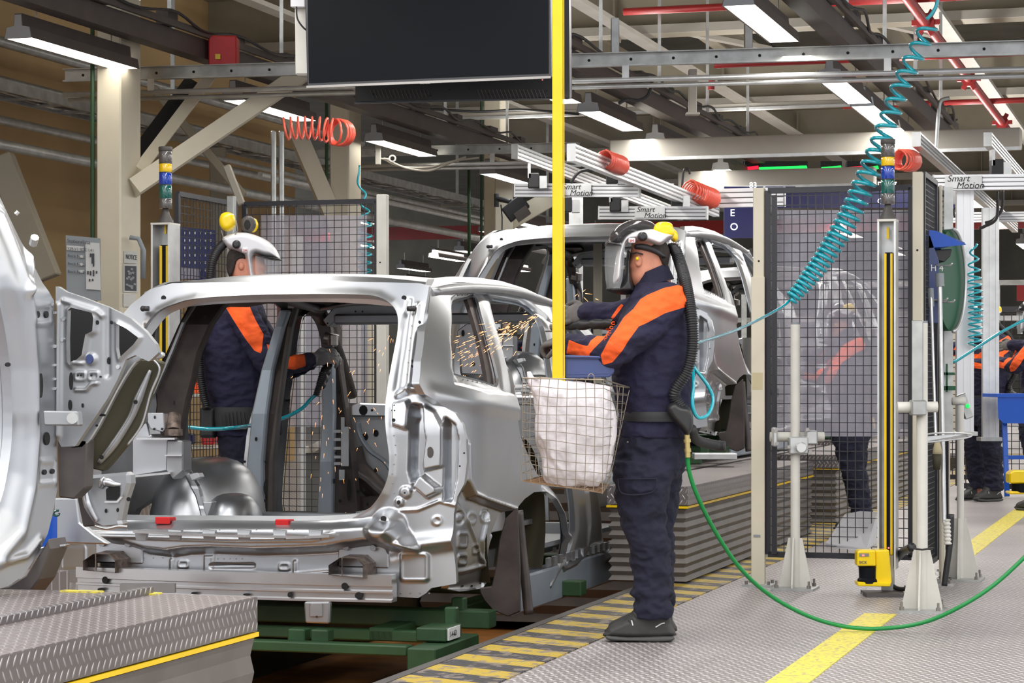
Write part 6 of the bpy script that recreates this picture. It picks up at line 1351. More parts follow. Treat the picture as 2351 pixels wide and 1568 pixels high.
# ------------------------------------------------------------------ worker B: on the far side of the body, faces right
DB = 12.95; b = MB()
HB = [(528, 560), (540, 548), (575, 545), (600, 556), (606, 585), (608, 605), (614, 618), (607, 624), (608, 640), (598, 655), (570, 655), (545, 660), (530, 640), (524, 600)]
hm = inflate(HB, DB, 0.078, 26, 2.0); b.add(np.vstack(hm.v), hm.f)
limb(b, [W(555, 640, DB), W(550, 700, DB)], [0.065, 0.08])
rows(b, [(705, 510, 600, DB, 0.15), (760, 490, 608, DB, 0.16), (850, 480, 620, DB, 0.16), (940, 490, 625, DB, 0.15), (1030, 505, 625, DB, 0.15)])
limb(b, [W(560, 730, 12.78), W(628, 842, 12.72), W(716, 826, 12.92)], [0.055, 0.042, 0.03]); limb(b, [W(570, 730, 13.15), W(640, 830, 13.2), W(722, 820, 13.1)], [0.05, 0.04, 0.03])
for D in (12.82, 13.08): limb(b, [W(568, 1030, D+0.02), W(575, 1170, D), W(565, 1300, D)], [0.06, 0.05, 0.04])
v_, f_, n_ = remesh(b, 0.010, 2); pB = mesh_obj('person', v_, f_, 'skin', None, smooth=True); tag(pB, 'person in white visor helmet with raised yellow ear muff, working behind the open car body', 'person')
inf_obj('ear', circ(554, 611, 7, 10), DB-0.08, 0.014, 6, 'skin', pB, 1.5, 0)
inf_obj('hair', [(525, 580), (545, 572), (566, 582), (570, 600), (560, 598), (550, 602), (544, 620), (532, 640), (522, 620)], DB, 0.088, 5, 'hair', pB)
j = MB(); rows(j, [(690, 515, 592, DB, 0.10), (700, 503, 600, DB, 0.19), (722, 489, 608, DB, 0.215), (760, 471, 614, DB, 0.22), (800, 461, 622, DB, 0.22), (860, 466, 636, DB, 0.21), (910, 474, 640, DB, 0.2), (938, 482, 630, DB, 0.19), (965, 484, 632, DB, 0.19), (1000, 492, 636, DB, 0.19)], 26, 2.4)
limb(j, [W(556, 722, 12.77), W(588, 780, 12.70), W(622, 842, 12.66), W(650, 842, 12.70), W(708, 828, 12.86)], [0.088, 0.082, 0.068, 0.060, 0.045], 16)
limb(j, [W(575, 725, 13.14), W(620, 800, 13.2), W(650, 850, 13.2), W(715, 830, 13.12)], [0.08, 0.07, 0.06, 0.045], 14)
v_, f_, n_ = remesh(j, 0.009, 3); v_ = wrinkle(v_, n_, 0.010, 7.0, seed=21); pq = px_of(v_)
OB = [[(507, 690), (571, 690), (574, 706), (587, 735), (605, 767), (600, 812), (584, 805), (562, 776), (536, 735), (520, 709)], [(612, 790), (635, 796), (645, 806), (673, 805), (699, 814), (703, 840), (676, 849), (625, 841)]]
jb = mesh_obj('jacket', v_, f_, 'jacket', pB, smooth=True, attr={'sd': np.max([sdist(np.array(p), pq) for p in OB], axis=0)})
t_ = MB(); rows(t_, [(985, 500, 636, DB, 0.18), (1030, 504, 634, DB, 0.185), (1070, 512, 632, DB, 0.18)], 24, 2.4)
for D in (12.82, 13.08): rows(t_, [(1060, 512, 632, D, 0.095), (1100, 522, 631, D, 0.1), (1150, 520, 624, D, 0.09), (1200, 520, 618, D, 0.085), (1250, 524, 606, D, 0.08), (1296, 526, 604, D, 0.075)], 18, 2.2)
v_, f_, n_ = remesh(t_, 0.009, 2); v_ = wrinkle(v_, n_, 0.011, 8, seed=14); mesh_obj('trousers', v_, f_, 'navy_trouser', pB, smooth=True)
b2 = MB(); rows(b2, [(934, 472, 636, DB, 0.205), (960, 474, 636, DB, 0.21), (985, 478, 636, DB, 0.205)], 26, 2.4); bt = build('belt', b2, 'belt', pB, smooth=True, autos=0.9)
inf_obj('battery_unit', rrect(460, 934, 498, 1006, 6), DB-0.12, 0.07, 8, 'belt', bt, 2, 0); inf_obj('tool_pouch', [(605, 948), (640, 950), (648, 985), (640, 1000), (608, 992)], DB-0.2, 0.04, 8, 'navy', bt)
m = MB()
for k in range(7): x = 506+k*9; m.bar(W(x, 945, DB-0.222+k*0.002), W(x+3, 985, DB-0.222+k*0.002), 0.004, 0.006)
build('belt_pad', m, 'rubber', bt)
for D in (12.82, 13.08): s = inf_obj('shoe', [(522, 1308), (524, 1290), (560, 1288), (590, 1300), (622, 1310), (626, 1320), (524, 1320)], D, 0.048, 12, 'shoe', pB)
hb = inf_obj('helmet', [(512, 549), (530, 537), (562, 534), (587, 540), (613, 552), (632, 569), (643, 591), (641, 596), (612, 592), (589, 588), (588, 620), (592, 655), (578, 655), (572, 620), (566, 592), (552, 583), (530, 575), (518, 564)], DB, 0.135, 14, 'helmet_white', pB, 1.5)
visor_shell([(643, 594), (644, 620), (640, 652)], [(592, 590), (592, 620), (596, 656)], DB, 0.13, hb); inf_obj('brow_seal', [(588, 586), (620, 590), (643, 594), (642, 599), (615, 596), (589, 592)], DB, 0.137, 4, 'rubber', hb, 1.2, 2)
inf_obj('side_knob', circ(543, 561, 10, 10), DB-0.135, 0.02, 5, 'rubber', hb, 1.4, 0); pl = inf_obj('logo_plate', rrect(556, 568, 570, 580, 3), DB-0.136, 0.004, 3, 'helmet_white', hb, 1.2, 0); text_mesh('3M', 0.020, 'red_bright', pl, 'logo', W(557.5, 578, DB-0.142), (1, 0, 0), (0, 0, 1))
mf = inf_obj('ear_muff', [(504, 500), (510, 490), (522, 487), (536, 492), (541, 508), (538, 522), (526, 531), (512, 528), (504, 515)], DB-0.10, 0.04, 13, 'yellow_plastic', hb, 1.5); m = MB(); m.tube([W(*q, DB-0.12) for q in ((508, 528), (512, 545), (530, 552), (546, 530), (542, 505))], 0.003, 6); build('muff_wire', m, 'tool_metal', hb)
mg = inf_obj('ear_muff', circ(570, 515, 18, 20), DB+0.02, 0.03, 9, 'dark_grey', hb, 1.5, 0); inf_obj('muff_cushion', circ(568, 516, 9, 13), DB-0.006, 0.006, 4, 'hole_dark', mg, 1.4, 0); inf_obj('muff_shell', circ(580, 517, 13, 17), DB+0.045, 0.026, 7, 'yellow_plastic', mg, 1.5, 0)
corrugated('breathing_hose', [W(518, 556, DB-0.05), W(500, 575, DB-0.1), W(487, 605, DB-0.14), W(480, 660, DB-0.16), W(470, 730, DB-0.2), W(457, 790, DB-0.2), W(459, 850, DB-0.2), W(466, 900, DB-0.2), W(474, 935, DB-0.2)], 0.023, 'rubber', hb, 0.012)
m = MB(); hand(m, W(716, 826, 12.92), (1, 0.1, 0.15), (-0.1, -0.75, 0.6), 1.15, 0.9, 1); limb(m, [W(704, 828, 12.88), W(724, 826, 12.93)], [0.042, 0.038], 12, k=3); v_, f_, n_ = remesh(m, 0.005, 1); mesh_obj('glove', v_, f_, 'glove', pB, smooth=True)
m = MB(); hand(m, W(722, 822, 13.1), (1, 0, 0.2), (0.1, 0.7, 0.6), 1.1, 0.8, -1); v_, f_, n_ = remesh(m, 0.005, 1); mesh_obj('glove', v_, f_, 'glove', pB, smooth=True)
gB = grinder(W(736, 890, 12.86), W(756, 826, 12.98), 0.028, 'black pneumatic grinder held by the worker behind the open body')
corrugated('tool_hose_sleeve', [W(726, 908, 12.86), W(733, 885, 12.86), W(742, 855, 12.9)], 0.018, 'rubber', gB, 0.012)
# ------------------------------------------------------------------ the other workers, farther off
def worker_copy(px, D, label, rot=0, sc=1.0, lean=0.0):
    d = W(px, HY, D)-W(1490, HY, DA); d[2] = 0; r = dup(pA, d, label); r.scale = (sc, sc, sc); r.rotation_euler = (0, lean, rot); return r
worker_copy(1975, 16.4, 'person in navy trousers and orange-shouldered jacket seen through the plastic sheet of the right fence', 0, 0.93, -0.09)
worker_copy(2262, 20.4, 'person with orange collar walking behind the white profile uprights at the right', 0.5)
worker_copy(2388, 19.0, 'person in orange and black cut off by the right edge', -0.3)
worker_copy(1236, 19.4, 'person with a glowing white visor seen through the rear side window of the nearest body')
# ------------------------------------------------------------------ grinding sparks
def sparks(name, src, dirs, n, ln, spread, label, gravity=0.0, r=0.0008):
    m = MB()
    for k in range(n):
        t = RNG.random()**0.8; e = RNG.normal(size=3)*spread
        d = np.asarray(dirs)*(t*(0.8+0.4*RNG.random()))+e*(0.06+t); p = np.asarray(src)+d; p[2] -= gravity*t*t
        q = (np.asarray(dirs)+e*1.2); q = q/np.linalg.norm(q); q[2] -= gravity*t; l_ = ln*(0.4+RNG.random()); m.tube([p, p+q*l_], [r*1.2, r*0.3], 5)
    return tag(build(name, m, 'spark'), label, 'sparks', kind='stuff')
sparks('grinding_sparks', W(1238, 722, 10.9), W(1035, 830, 10.9)-W(1238, 722, 10.9), 190, 0.022, 0.075, 'orange spray of sparks flying left inside the rear side window')
sparks('grinding_sparks', W(752, 795, 12.85), (0.15, -0.2, -0.9), 42, 0.022, 0.20, 'scattered orange sparks falling inside the open rear of the body')
sparks('grinding_sparks', W(900, 760, 11.4), (-0.2, 0.0, -0.5), 26, 0.022, 0.12, 'few sparks drifting by the right edge of the rear opening')
sparks('grinding_sparks', W(1330, 672, 10.2), (0.02, 0, -0.02), 6, 0.03, 0.03, 'two or three sparks beside the yellow pole below the visor')
# ================================================================== right-hand safety fence
DF = 12.04
def post_thing(name, label, cat, px0, px1, pyt, D, mt='cream', group=None, z0=0.0, deep=None, holes=()):
    w_ = (px1-px0)/FPX*D; a = W((px0+px1)/2, pyt, D); b = a.copy(); b[2] = z0; dp = deep or w_
    t = thing(name, label, cat, b, group); m = MB(); m.obox((a+b)/2, P*w_/2/0.99, L*dp/2, Z*(a[2]-z0)/2); s = build('shaft', m, mt, t, bev=0.004)
    m = MB(); m.obox(b+Z*0.006, P*(w_*0.5+0.05), L*(dp*0.5+0.05), Z*0.006); f = build('foot_plate', m, 'galv', t)
    m = MB()
    for i in (-1, 1):
        for j_ in (-1, 1): m.cyl(b+P*i*(w_*0.5+0.03)+L*j_*(dp*0.5+0.03), b+P*i*(w_*0.5+0.03)+L*j_*(dp*0.5+0.03)+Z*0.03, 0.009, 8)
    build('anchor_bolt', m, 'tool_metal', f)
    if holes:
        m = MB()
        for py in holes: q = W((px0+px1)/2+RNG.integers(-4, 4), py, D)-L*dp/2; m.cyl(q-L*0.001, q+L*0.002, 0.006, 8)
        build('screw_hole', m, 'hole_dark', s)  # near-black discs for the shade inside the screw holes
    return t
fp = post_thing('fence_post', 'cream fence post left of the wire panel, with a peeling paper label', 'fence post', 1731, 1756, 432, DF, holes=(600, 716, 1070, 1310))
m = MB(); q = W(1742, 875, DF)-L*0.037; m.obox(q, P*0.028, L*0.001, Z*0.045); l_ = build('peeling_label', m, 'tan_pack', fp); m = MB(); q = W(1744, 635, DF)-L*0.032; m.obox(W(1743, 990, DF)-L*0.034, P*0.036, L*0.004, Z*0.82); build('cover_strip', m, 'cream', fp, bev=0.002)
m = MB(); m.obox(W(1741, 1229, DF)-L*0.04, P*0.018, L*0.001, Z*0.006); build('maker_plate', m, 'board_grey', fp)
m = MB(); m.obox(W(1760, 1000, DF)+np.zeros(3), P*0.01, L*0.02, Z*0.19); build('clamp_strip', m, 'cream', fp)
post_thing('fence_post', 'cream fence post with black hole, right of the light curtain', 'fence post', 2096, 2119, 395, 11.78, holes=(575,))
def mesh_panel(name, o, ux, wd, z0, z1, label, cell=0.042, cellz=0.05, fr=0.03, wr=0.0022, mt='black_mesh', grp='black wire fence panels'):
    ux = np.asarray(ux, float); n = np.cross(ux, Z); t = thing('wire_fence', label, 'fence', o+ux*wd/2+Z*z0, grp); o = np.asarray(o, float)*[1, 1, 0]
    m = MB()
    for a, b in (((0, z0), (0, z1)), ((wd, z0), (wd, z1))): m.bar(o+ux*a[0]+Z*a[1], o+ux*b[0]+Z*b[1], fr, fr, n)
    for z in (z0, z1): m.bar(o+Z*z, o+ux*wd+Z*z, fr, fr)
    build('frame', m, mt, t)
    m = MB()
    for k in np.arange(cell, wd, cell): m.bar(o+ux*k+Z*z0, o+ux*k+Z*z1, wr*2, wr*2, n)
    for z in np.arange(z0+cellz, z1, cellz): m.bar(o+Z*z, o+ux*wd+Z*z, wr*2, wr*2)
    build('wire_mesh', m, mt, t); return t
def crosspt(px, D): return cp(px, HY, D)*[1, 1, 0]
DG = 12.44; g0 = cp(1764, HY, DG)*[1, 1, 0]; g1 = cp(2092, HY, DG)*[1, 1, 0]; wdt = np.linalg.norm(g1-g0); topz = CAMH+(HY-438)/FPX*g0[1]
fr_ = mesh_panel('fence_panel', g0, (g1-g0)/wdt, wdt, 0.17, topz, 'black wire fence panel facing the camera on the right, backed by clear plastic')
m = MB(); m.obox(cp(1778, 860, DG-0.03), P*0.014, L*0.004, Z*0.95); build('edge_trim', m, 'black_mesh', fr_); 
a, b = cp(1780, 482, DG+0.06), cp(2094, 482, DG+0.06); c_, d_ = cp(2094, 1002, DG+0.06), cp(1780, 1002, DG+0.06)
m = MB(); m.prism([a, b, c_, d_], L*0.004); ps = build('plastic_sheet', m, 'plastic_sheet'); tag(ps, 'scratched clear plastic sheet fixed behind the right wire panel', 'plastic sheet')
m = MB(); m.obox(cp(1784, 495, DG+0.04), P*0.006, L*0.02, Z*0.02); m.obox(cp(1784, 900, DG+0.04), P*0.006, L*0.02, Z*0.02); build('sheet_clip', m, 'galv', ps)
# side panels of the cage, running away along the line
s0 = W(2117, HY, 11.80)*[1, 1, 0]
mesh_panel('fence_panel', s0+L*0.03, L, 0.58, 0.12, 2.17, 'black wire fence panel running away behind the right post, nearer half', 0.03, 0.03, 0.028)
mesh_panel('fence_panel', s0+L*0.68, L, 0.5, 0.12, 2.14, 'black wire fence panel running away behind the right post, farther half', 0.03, 0.03, 0.028)
post_thing('fence_post', 'slim cream post between the two side panels of the right cage', 'fence post', 2156, 2163, 425, 12.44)
post_thing('fence_post', 'slim cream post at the far end of the right cage', 'fence post', 2174, 2181, 437, 13.0)
# round posts on gusseted feet
def round_post(px, D, pyt, rpx, label, foot_top, foot_w, mt='white_paint', plate=0.14):
    b = W(px, HY, D)*[1, 1, 0]; k = D/FPX; r = rpx*k; zt = CAMH+(HY-pyt)*k; zf = CAMH+(HY-foot_top)*k
    t = thing('round_post', label, 'post', b, 'white round posts on gusseted feet'); m = MB(); m.cyl(b, b+Z*zt, r, 20); build('tube', m, mt, t, smooth=True, autos=0.7)
    m = MB(); m.cyl(b+Z*zt, b+Z*(zt+0.01), r*0.98, 20); build('end_cap', m, 'board_grey', t)
    for d in (P, -P, L, -L):
        m = MB(); m.prism([b+d*r*0.9+Z*zf, b+d*(r+0.012)+Z*zf, b+d*foot_w+Z*0.03, b+d*foot_w+Z*0.012, b+d*r*0.9+Z*0.012], np.cross(d, Z)*0.008); build('gusset', m, mt, t)
    m = MB(); m.obox(b+Z*0.006, P*plate, L*plate, Z*0.006); build('base_plate', m, 'galv', t)
    m = MB()
    for i in (-1, 1):
        for j_ in (-1, 1): q = b+P*i*(plate-0.025)+L*j_*(plate-0.025); m.cyl(q, q+Z*0.028, 0.011, 8); m.cyl(q+Z*0.028, q+Z*0.05, 0.006, 8)
    build('anchor_bolt', m, 'tool_metal', t); return t, b, k
rp, rb, rk = round_post(1826, 11.85, 745, 11, 'white round post in front of the wire panel, left of the light curtain', 1235, 0.085, plate=0.11)
m = MB(); q = lambda px, py, dd=0: W(px, py, 11.85+dd)
m.cyl(q(1768, 1003, 0.05), q(1892, 1003, 0.05), 0.026, 14); build('clamp_tube', m, 'white_paint', rp, smooth=True, autos=0.7)
m = MB(); m.obox(q(1832, 1022), (0.05, 0, 0), (0, 0.045, 0), (0, 0, 0.045)); m.obox(q(1862, 1004), (0.03, 0, 0), (0, 0.04, 0), (0, 0, 0.036)); m.cyl(q(1840, 1028, -0.10), q(1840, 1028, 0.02), 0.03, 16); m.obox(q(1778, 1003), (0.012, 0, 0), (0, 0.04, 0), (0, 0, 0.05)); build('clamp', m, 'galv_light', rp, bev=0.006)
m = MB()
for x, y in ((1854, 986), (1812, 1026), (1782, 988), (1784, 1018), (1861, 1038)): m.cyl(q(x, y, -0.06), q(x, y, -0.03), 0.010, 8)
build('clamp_bolt', m, 'tool_metal', rp)
rp2, rb2, rk2 = round_post(2117, 10.72, 742, 13, 'scuffed white round post on a tall gusseted foot, nearest of the cage', 1262, 0.095, plate=0.11)
m = MB(); m.obox(W(2107, 828, 10.70), P*0.026, L*0.024, Z*0.19); build('sleeve', m, 'galv', rp2, bev=0.003)
m = MB(); m.cyl(W(2060, 935, 10.72), W(2152, 934, 10.72), 0.026, 14); build('clamp_tube', m, 'white_paint', rp2, smooth=True, autos=0.7)
m = MB(); m.obox(W(2107, 936, 10.70), (0.035, 0, 0), (0, 0.045, 0), (0, 0, 0.036)); build('clamp', m, 'galv', rp2, bev=0.006)
m = MB(); m.tube([W(2090+0.0, 1258, 10.68), W(2117, 1262, 10.64), W(2142, 1258, 10.68)], 0.005, 6); build('cable_tie', m, 'black', rp2)
rp3, _, _ = round_post(2205, 12.4, 930, 8, 'white round post with gusseted foot at the right rear of the cage', 1190, 0.10, plate=0.12)
m = MB(); m.cyl(W(2186, 921, 12.4), W(2216, 921, 12.4), 0.022, 12); build('clamp_tube', m, 'white_paint', rp3, smooth=True)
post_thing('fence_post', 'low cream post stub behind the near round post', 'fence post', 2160, 2170, 1080, 12.1)
# light curtains and stack lights
def light_curtain(pxa, pxb, pyt, D, z0, label, sy0, sy1, extra=True):
    k = D/FPX; c = W((pxa+pxb)/2, HY, D)*[1, 1, 0]; zt = CAMH+(HY-pyt)*k; w_ = (pxb-pxa)*k
    t = thing('light_curtain', label, 'light curtain', c+Z*z0, 'yellow-striped light curtains'); m = MB()
    for s in (-1, 1): m.obox(c+P*s*w_*0.46+Z*(z0+zt)/2, P*w_*0.05, L*w_*0.6, Z*(zt-z0)/2)
    m.obox(c+L*w_*0.55+Z*(z0+zt)/2, P*w_*0.5, L*w_*0.05, Z*(zt-z0)/2); build('housing', m, 'galv_light', t)
    m = MB(); m.obox(c+Z*zt, P*w_*0.52, L*w_*0.62, Z*0.006); build('top_cap', m, 'white_paint', t)
    za, zb = CAMH+(HY-sy1)*k, CAMH+(HY-sy0)*k
    m = MB(); m.obox(c+P*w_*0.08+Z*(za+zb)/2, P*w_*0.20, L*w_*0.3, Z*(zb-za)/2); s_ = build('sensor_bar', m, 'black_gloss', t)
    for s in (-0.10, 0.24): m = MB(); m.obox(c+P*w_*s-L*w_*0.31+Z*(za+zb)/2, P*w_*0.065, L*0.003, Z*((zb-za)/2-0.006)); build('yellow_stripe', m, 'yellow', s_)
    if extra: m = MB(); m.obox(c-L*w_*0.0+Z*(zb+0.10), P*0.006, L*0.006, Z*0.03); build('tag', m, 'yellow', t); m = MB(); m.obox(c+P*w_*0.08-L*w_*0.315+Z*(za+0.04), P*0.004, L*0.002, Z*0.004); build('indicator', m, 'red_dot', s_)
    return t, c, zt
lc, lcc, lz = light_curtain(2018, 2059, 507, 11.6, 0.13, 'light curtain with two yellow stripes in front of the right wire panel', 580, 1275)
lc2, lcc2, lz2 = light_curtain(357, 403, 515, 14.0, 0.2, 'light curtain with two yellow stripes beside the cream column at the left', 563, 1180)
m = MB(); m.obox(lcc+Z*0.10+L*0.0, P*0.03, L*0.03, Z*0.10); m.obox(lcc+Z*0.006, P*0.12, L*0.10, Z*0.006); build('foot', m, 'galv', lc)
m = MB(); m.obox(lcc2+Z*0.10, P*0.03, L*0.03, Z*0.10); build('foot', m, 'galv', lc2)
def stack_light(c, z, k, label):
    t = thing('stack_light', label, 'signal light', c+Z*z, 'stack lights on light curtains'); y = lambda p: z+p*k
    m = MB(); R = [(0, 20), (8, 19), (25, 10), (38, 7)]; m.tube([c+Z*y(a) for a, _ in R], [b_*k for _, b_ in R], 18); build('stem', m, 'dark_grey', t, smooth=True, autos=0.8)
    def seg(nm, a, b_, mt, r=15.5): m = MB(); m.tube([c+Z*y(q) for q in (a, a+1, b_-1, b_)], [r*k*0.96, r*k, r*k, r*k*0.96], 20); return build(nm, m, mt, t, smooth=True, autos=0.7)
    seg('base_ring', 38, 62, 'clear_lens', 16); seg('green_lens', 62, 94, 'green_lens'); seg('ring', 94, 96, 'dark_grey', 16); seg('blue_lens', 96, 124, 'blue_lens'); seg('ring', 124, 126, 'dark_grey', 16); seg('yellow_lens', 126, 146, 'yellow_lens'); seg('ring', 146, 149, 'dark_grey', 16); seg('clear_lens', 149, 176, 'clear_lens', 16); seg('cap', 176, 187, 'dark_grey', 17)
    return t
stack_light(lcc+P*0.0, lz, 11.6/FPX, 'stack light with yellow, blue and green lenses above the right light curtain')
stack_light(lcc2, lz2, 14.0/FPX*0.95, 'stack light with yellow, blue and green lenses beside the cream column at the left')
# yellow laser scanner on the floor
D = 11.45; t = thing('laser_scanner', 'yellow and black laser scanner at the foot of the right light curtain', 'scanner', W(2005, 1350, D)*[1, 1, 0]); q = lambda px, py, dd=0: W(px, py, D+dd)
m = MB(); m.prism([q(1968, 1266), q(1976, 1263), q(2010, 1263), q(2011, 1300), q(1968, 1300)], (0, 0.09, 0)); m.prism([q(2010, 1263, 0.02), q(2042, 1262, 0.02), q(2048, 1340, 0.02), q(2036, 1345, 0.02), q(2010, 1345, 0.02)], (0, 0.1, 0)); build('housing', m, 'yellow_plastic', t, bev=0.008, seg=2)
m = MB(); m.prism([q(1968, 1336), q(2046, 1338), q(2044, 1347), q(1970, 1346)], (0, 0.10, 0)); build('base', m, 'yellow_plastic', t, bev=0.004)
m = MB(); m.tube([W(1992, y, D+0.05) for y in (1300, 1302, 1326, 1330, 1338)], [0.05, 0.046, 0.044, 0.052, 0.054], 20); build('lens_ring', m, 'black_gloss', t, smooth=True, autos=0.6)
text_mesh('SICK', 0.020, 'blue_deep', t, 'lettering', q(1972, 1294, -0.003), (1, 0, 0), (0, 0, 1)); m = MB(); m.obox(q(1984, 1274, -0.002), (0.024, 0, 0), (0, 0.002, 0), (0, 0, 0.008)); p_ = build('display', m, 'tool_metal', t); m = MB(); m.obox(q(1982, 1275, -0.005), (0.006, 0, 0), (0, 0.001, 0), (0, 0, 0.004)); build('indicator', m, 'red_dot', p_)
m = MB(); m.box((0, 0, 0), (0.20, 0.20, 0.02)); mesh_obj('base_plate', np.vstack(m.v)+[lcc[0]-0.14, D-0.05, 0], m.f, 'dark_grey', t)
# plexi cover plate leaning over the scanner
m = MB(); m.prism([W(1896, 1250, 12.0), W(1990, 1262, 11.7), W(2012, 1250, 11.7), W(2014, 1178, 11.9), W(1975, 1176, 12.15), W(1940, 1182, 12.3)], (0, 0.0, 0.006)); m.prism([W(1896, 1250, 12.0), W(1990, 1262, 11.7), W(1988, 1266, 11.7), W(1898, 1256, 12.0)], (0, 0.01, 0)); tag(build('clear_cover', m, 'cover_plastic'), 'tilted clear cover above the yellow scanner', 'cover')
m = MB(); m.tube(spline([W(2032, 1330, 11.8), W(2052, 1290, 11.75), W(2072, 1268, 11.6), W(2094, 1256, 11.3)], 6), 0.022, 10); tag(build('black_cable', m, 'rubber', smooth=True), 'thick black cable curling from the scanner to the round post', 'cable')
m = MB(); m.tube(spline([W(2034, 1310, 11.7), W(2050, 1345, 11.6), W(2080, 1352, 11.5), (W(2100, 1330, 11.4))], 6), 0.012, 10); tag(build('black_cable', m, 'rubber', smooth=True), 'thinner black cable looping low by the scanner', 'cable')
# ------------------------------------------------------------------ things hung on the right side of the cage
D = 12.1; q = lambda px, py, dd=0: W(px, py, D+dd)
t = thing('blue_holder_board', 'blue board with hooks and white letters on the side of the right cage', 'tool board', q(2140, 745)); m = MB(); m.prism([q(2119, 540), q(2136, 540), q(2156, 600), q(2154, 742), q(2121, 742)], (0, 0.02, 0)); build('panel', m, 'blue_bin', t, bev=0.003)
text_mesh('H-4', 0.05, 'white_stripe', t, 'lettering', q(2136, 622, -0.01), (1, 0.3, 0), (0, 0, 1)); text_mesh('J  F', 0.05, 'white_stripe', t, 'lettering', q(2124, 706, -0.01), (1, 0.3, 0), (0, 0, 1))
for x0, y, x1 in ((2148, 608, 2186), (2136, 688, 2176), (2148, 692, 2192)):
    m = MB(); m.tube(spline([q(x0, y, 0), q(x1-8, y+2, -0.1), q(x1, y-4, -0.12)], 4), 0.005, 6); build('hook', m, 'galv_light', t, smooth=True)
t = thing('blue_hood', 'bright blue wedge-shaped hood over a black box on the cage side', 'hood', q(2160, 612)); m = MB(); m.add([q(2121, 526), q(2150, 530), q(2218, 562), q(2128, 570), q(2121, 534, 0.3), q(2150, 536, 0.3), q(2214, 556, 0.3), q(2130, 580, 0.3)], [(0, 1, 2, 3), (4, 7, 6, 5), (0, 3, 7, 4), (1, 5, 6, 2), (0, 4, 5, 1), (3, 2, 6, 7)]); build('shell', m, 'blue', t)
m = MB(); m.prism([q(2128, 574, 0.05), q(2186, 572, 0.05), q(2182, 588, 0.05), q(2168, 602, 0.05), q(2130, 592, 0.05)], (0, 0.15, 0)); build('speaker', m, 'black', t, bev=0.004)
t = thing('hose_reel', 'large dark green disc with a pale rim behind the blue board', 'reel', q(2185, 760, 0.4)); m = MB(); pts = [q(2184+30*math.cos(a), 643+117*math.sin(a), 0.4+0.16*math.cos(a)) for a in np.linspace(0, 2*math.pi, 40, endpoint=False)]; m.prism(pts, (-0.06, 0.05, 0)); build('disc', m, 'green_dark', t)
m = MB(); m.tube([q(2186+31*math.cos(a), 643+118*math.sin(a), 0.36+0.16*math.cos(a)) for a in np.linspace(-1.5, 1.5, 24)], 0.010, 8); build('rim', m, 'galv_light', t, smooth=True)
m = MB(); m.bar(q(2176, 430, 0.6), q(2176, 1000, 0.6), 0.05, 0.05); build('mast', m, 'galv', t)
for k, (xa, ya, xb, yb, r, lab, mt, hd) in enumerate(((2137, 662, 2148, 1000, 0.008, 'thin metal rod handle leaning on the cage, left one', 'galv_light', 0), (2157, 628, 2168, 1200, 0.012, 'longer metal pole leaning on the cage, right one', 'galv_light', 1))):
    m = MB(); m.cyl(q(xa, ya, -0.15), q(xb, yb, -0.3), r, 10); t = tag(build('cleaning_stick', m, mt, smooth=True, autos=0.7), lab, 'handle')
    m = MB(); m.cyl(q(xa, ya, -0.15), q(xa+1.5, ya+(42 if not hd else 30), -0.155), r*1.9, 10); build('grip', m, 'board_grey', t, smooth=True, autos=0.7)
t = thing('ribbed_conduit', 'white ribbed conduit ending in a black hose at the cage foot', 'conduit', q(2172, 1345)); corrugated('ribbed_sleeve', [q(2174, 1192, -0.3), q(2176, 1222, -0.3), q(2177, 1250, -0.3)], 0.02, 'white_paint', t, 0.02, 0.15); m = MB(); m.tube(spline([q(2184, 1180, -0.3), q(2182, 1240, -0.3), q(2174, 1300, -0.3), q(2168, 1345, -0.3)], 5), 0.016, 10); build('hose', m, 'rubber', t, smooth=True)
t = thing('hand_brush', 'white handled brush with dark bristles hanging head down on the cage', 'brush', q(2152, 1080, -0.3)); m = MB(); m.tube([q(2152, y, -0.3) for y in (1014, 1018, 1030, 1042)], [0.008, 0.016, 0.022, 0.026], 12); build('handle', m, 'tan_pack', t, smooth=True); m = MB(); m.tube([q(2151, y, -0.3) for y in (1042, 1060, 1078)], [0.026, 0.022, 0.018], 12); build('bristles', m, 'olive_dark', t, smooth=True)
m = MB(); m.tube(spline([q(2118, 1000, -0.6), q(2160, 994, -0.5), q(2225, 996, -0.4), q(2222, 1004, -0.42), q(2160, 1012, -0.55), q(2124, 1014, -0.62)], 6, True), 0.005, 6); m.prism([q(2122, 1003, -0.55), q(2222, 996, -0.4), q(2218, 1003, -0.4), q(2126, 1013, -0.55)], (0, 0, 0.002)); tag(build('shelf_tray', m, 'galv_light'), 'small pale oval tray on the cage side above the brush', 'tray')
m = MB(); m.prism([W(2170, 855, 12.6), W(2192, 855, 12.6), W(2192, 861, 12.6), W(2170, 861, 12.6)], (0, 0.04, 0)); m.prism([W(2170, 886, 12.6), W(2194, 886, 12.6), W(2194, 896, 12.6), W(2170, 896, 12.6)], (0, 0.04, 0)); m.prism([W(2172, 835, 12.6), W(2176, 835, 12.6), W(2176, 900, 12.6), W(2172, 900, 12.6)], (0, 0.01, 0)); tag(build('green_bracket', m, 'green_dark'), 'small green bracket on the pale mast behind the cage', 'bracket')
m = MB(); m.bar(W(2205, 905, 12.9), W(2225, 960, 12.9), 0.05, 0.05); t = tag(build('welding_tool', m, 'galv', bev=0.005), 'grey hand tool with a green light hanging right of the cage', 'tool'); m = MB(); m.ball(W(2222, 932, 12.86), 0.012, 8, 6); build('indicator', m, 'led_green', t)
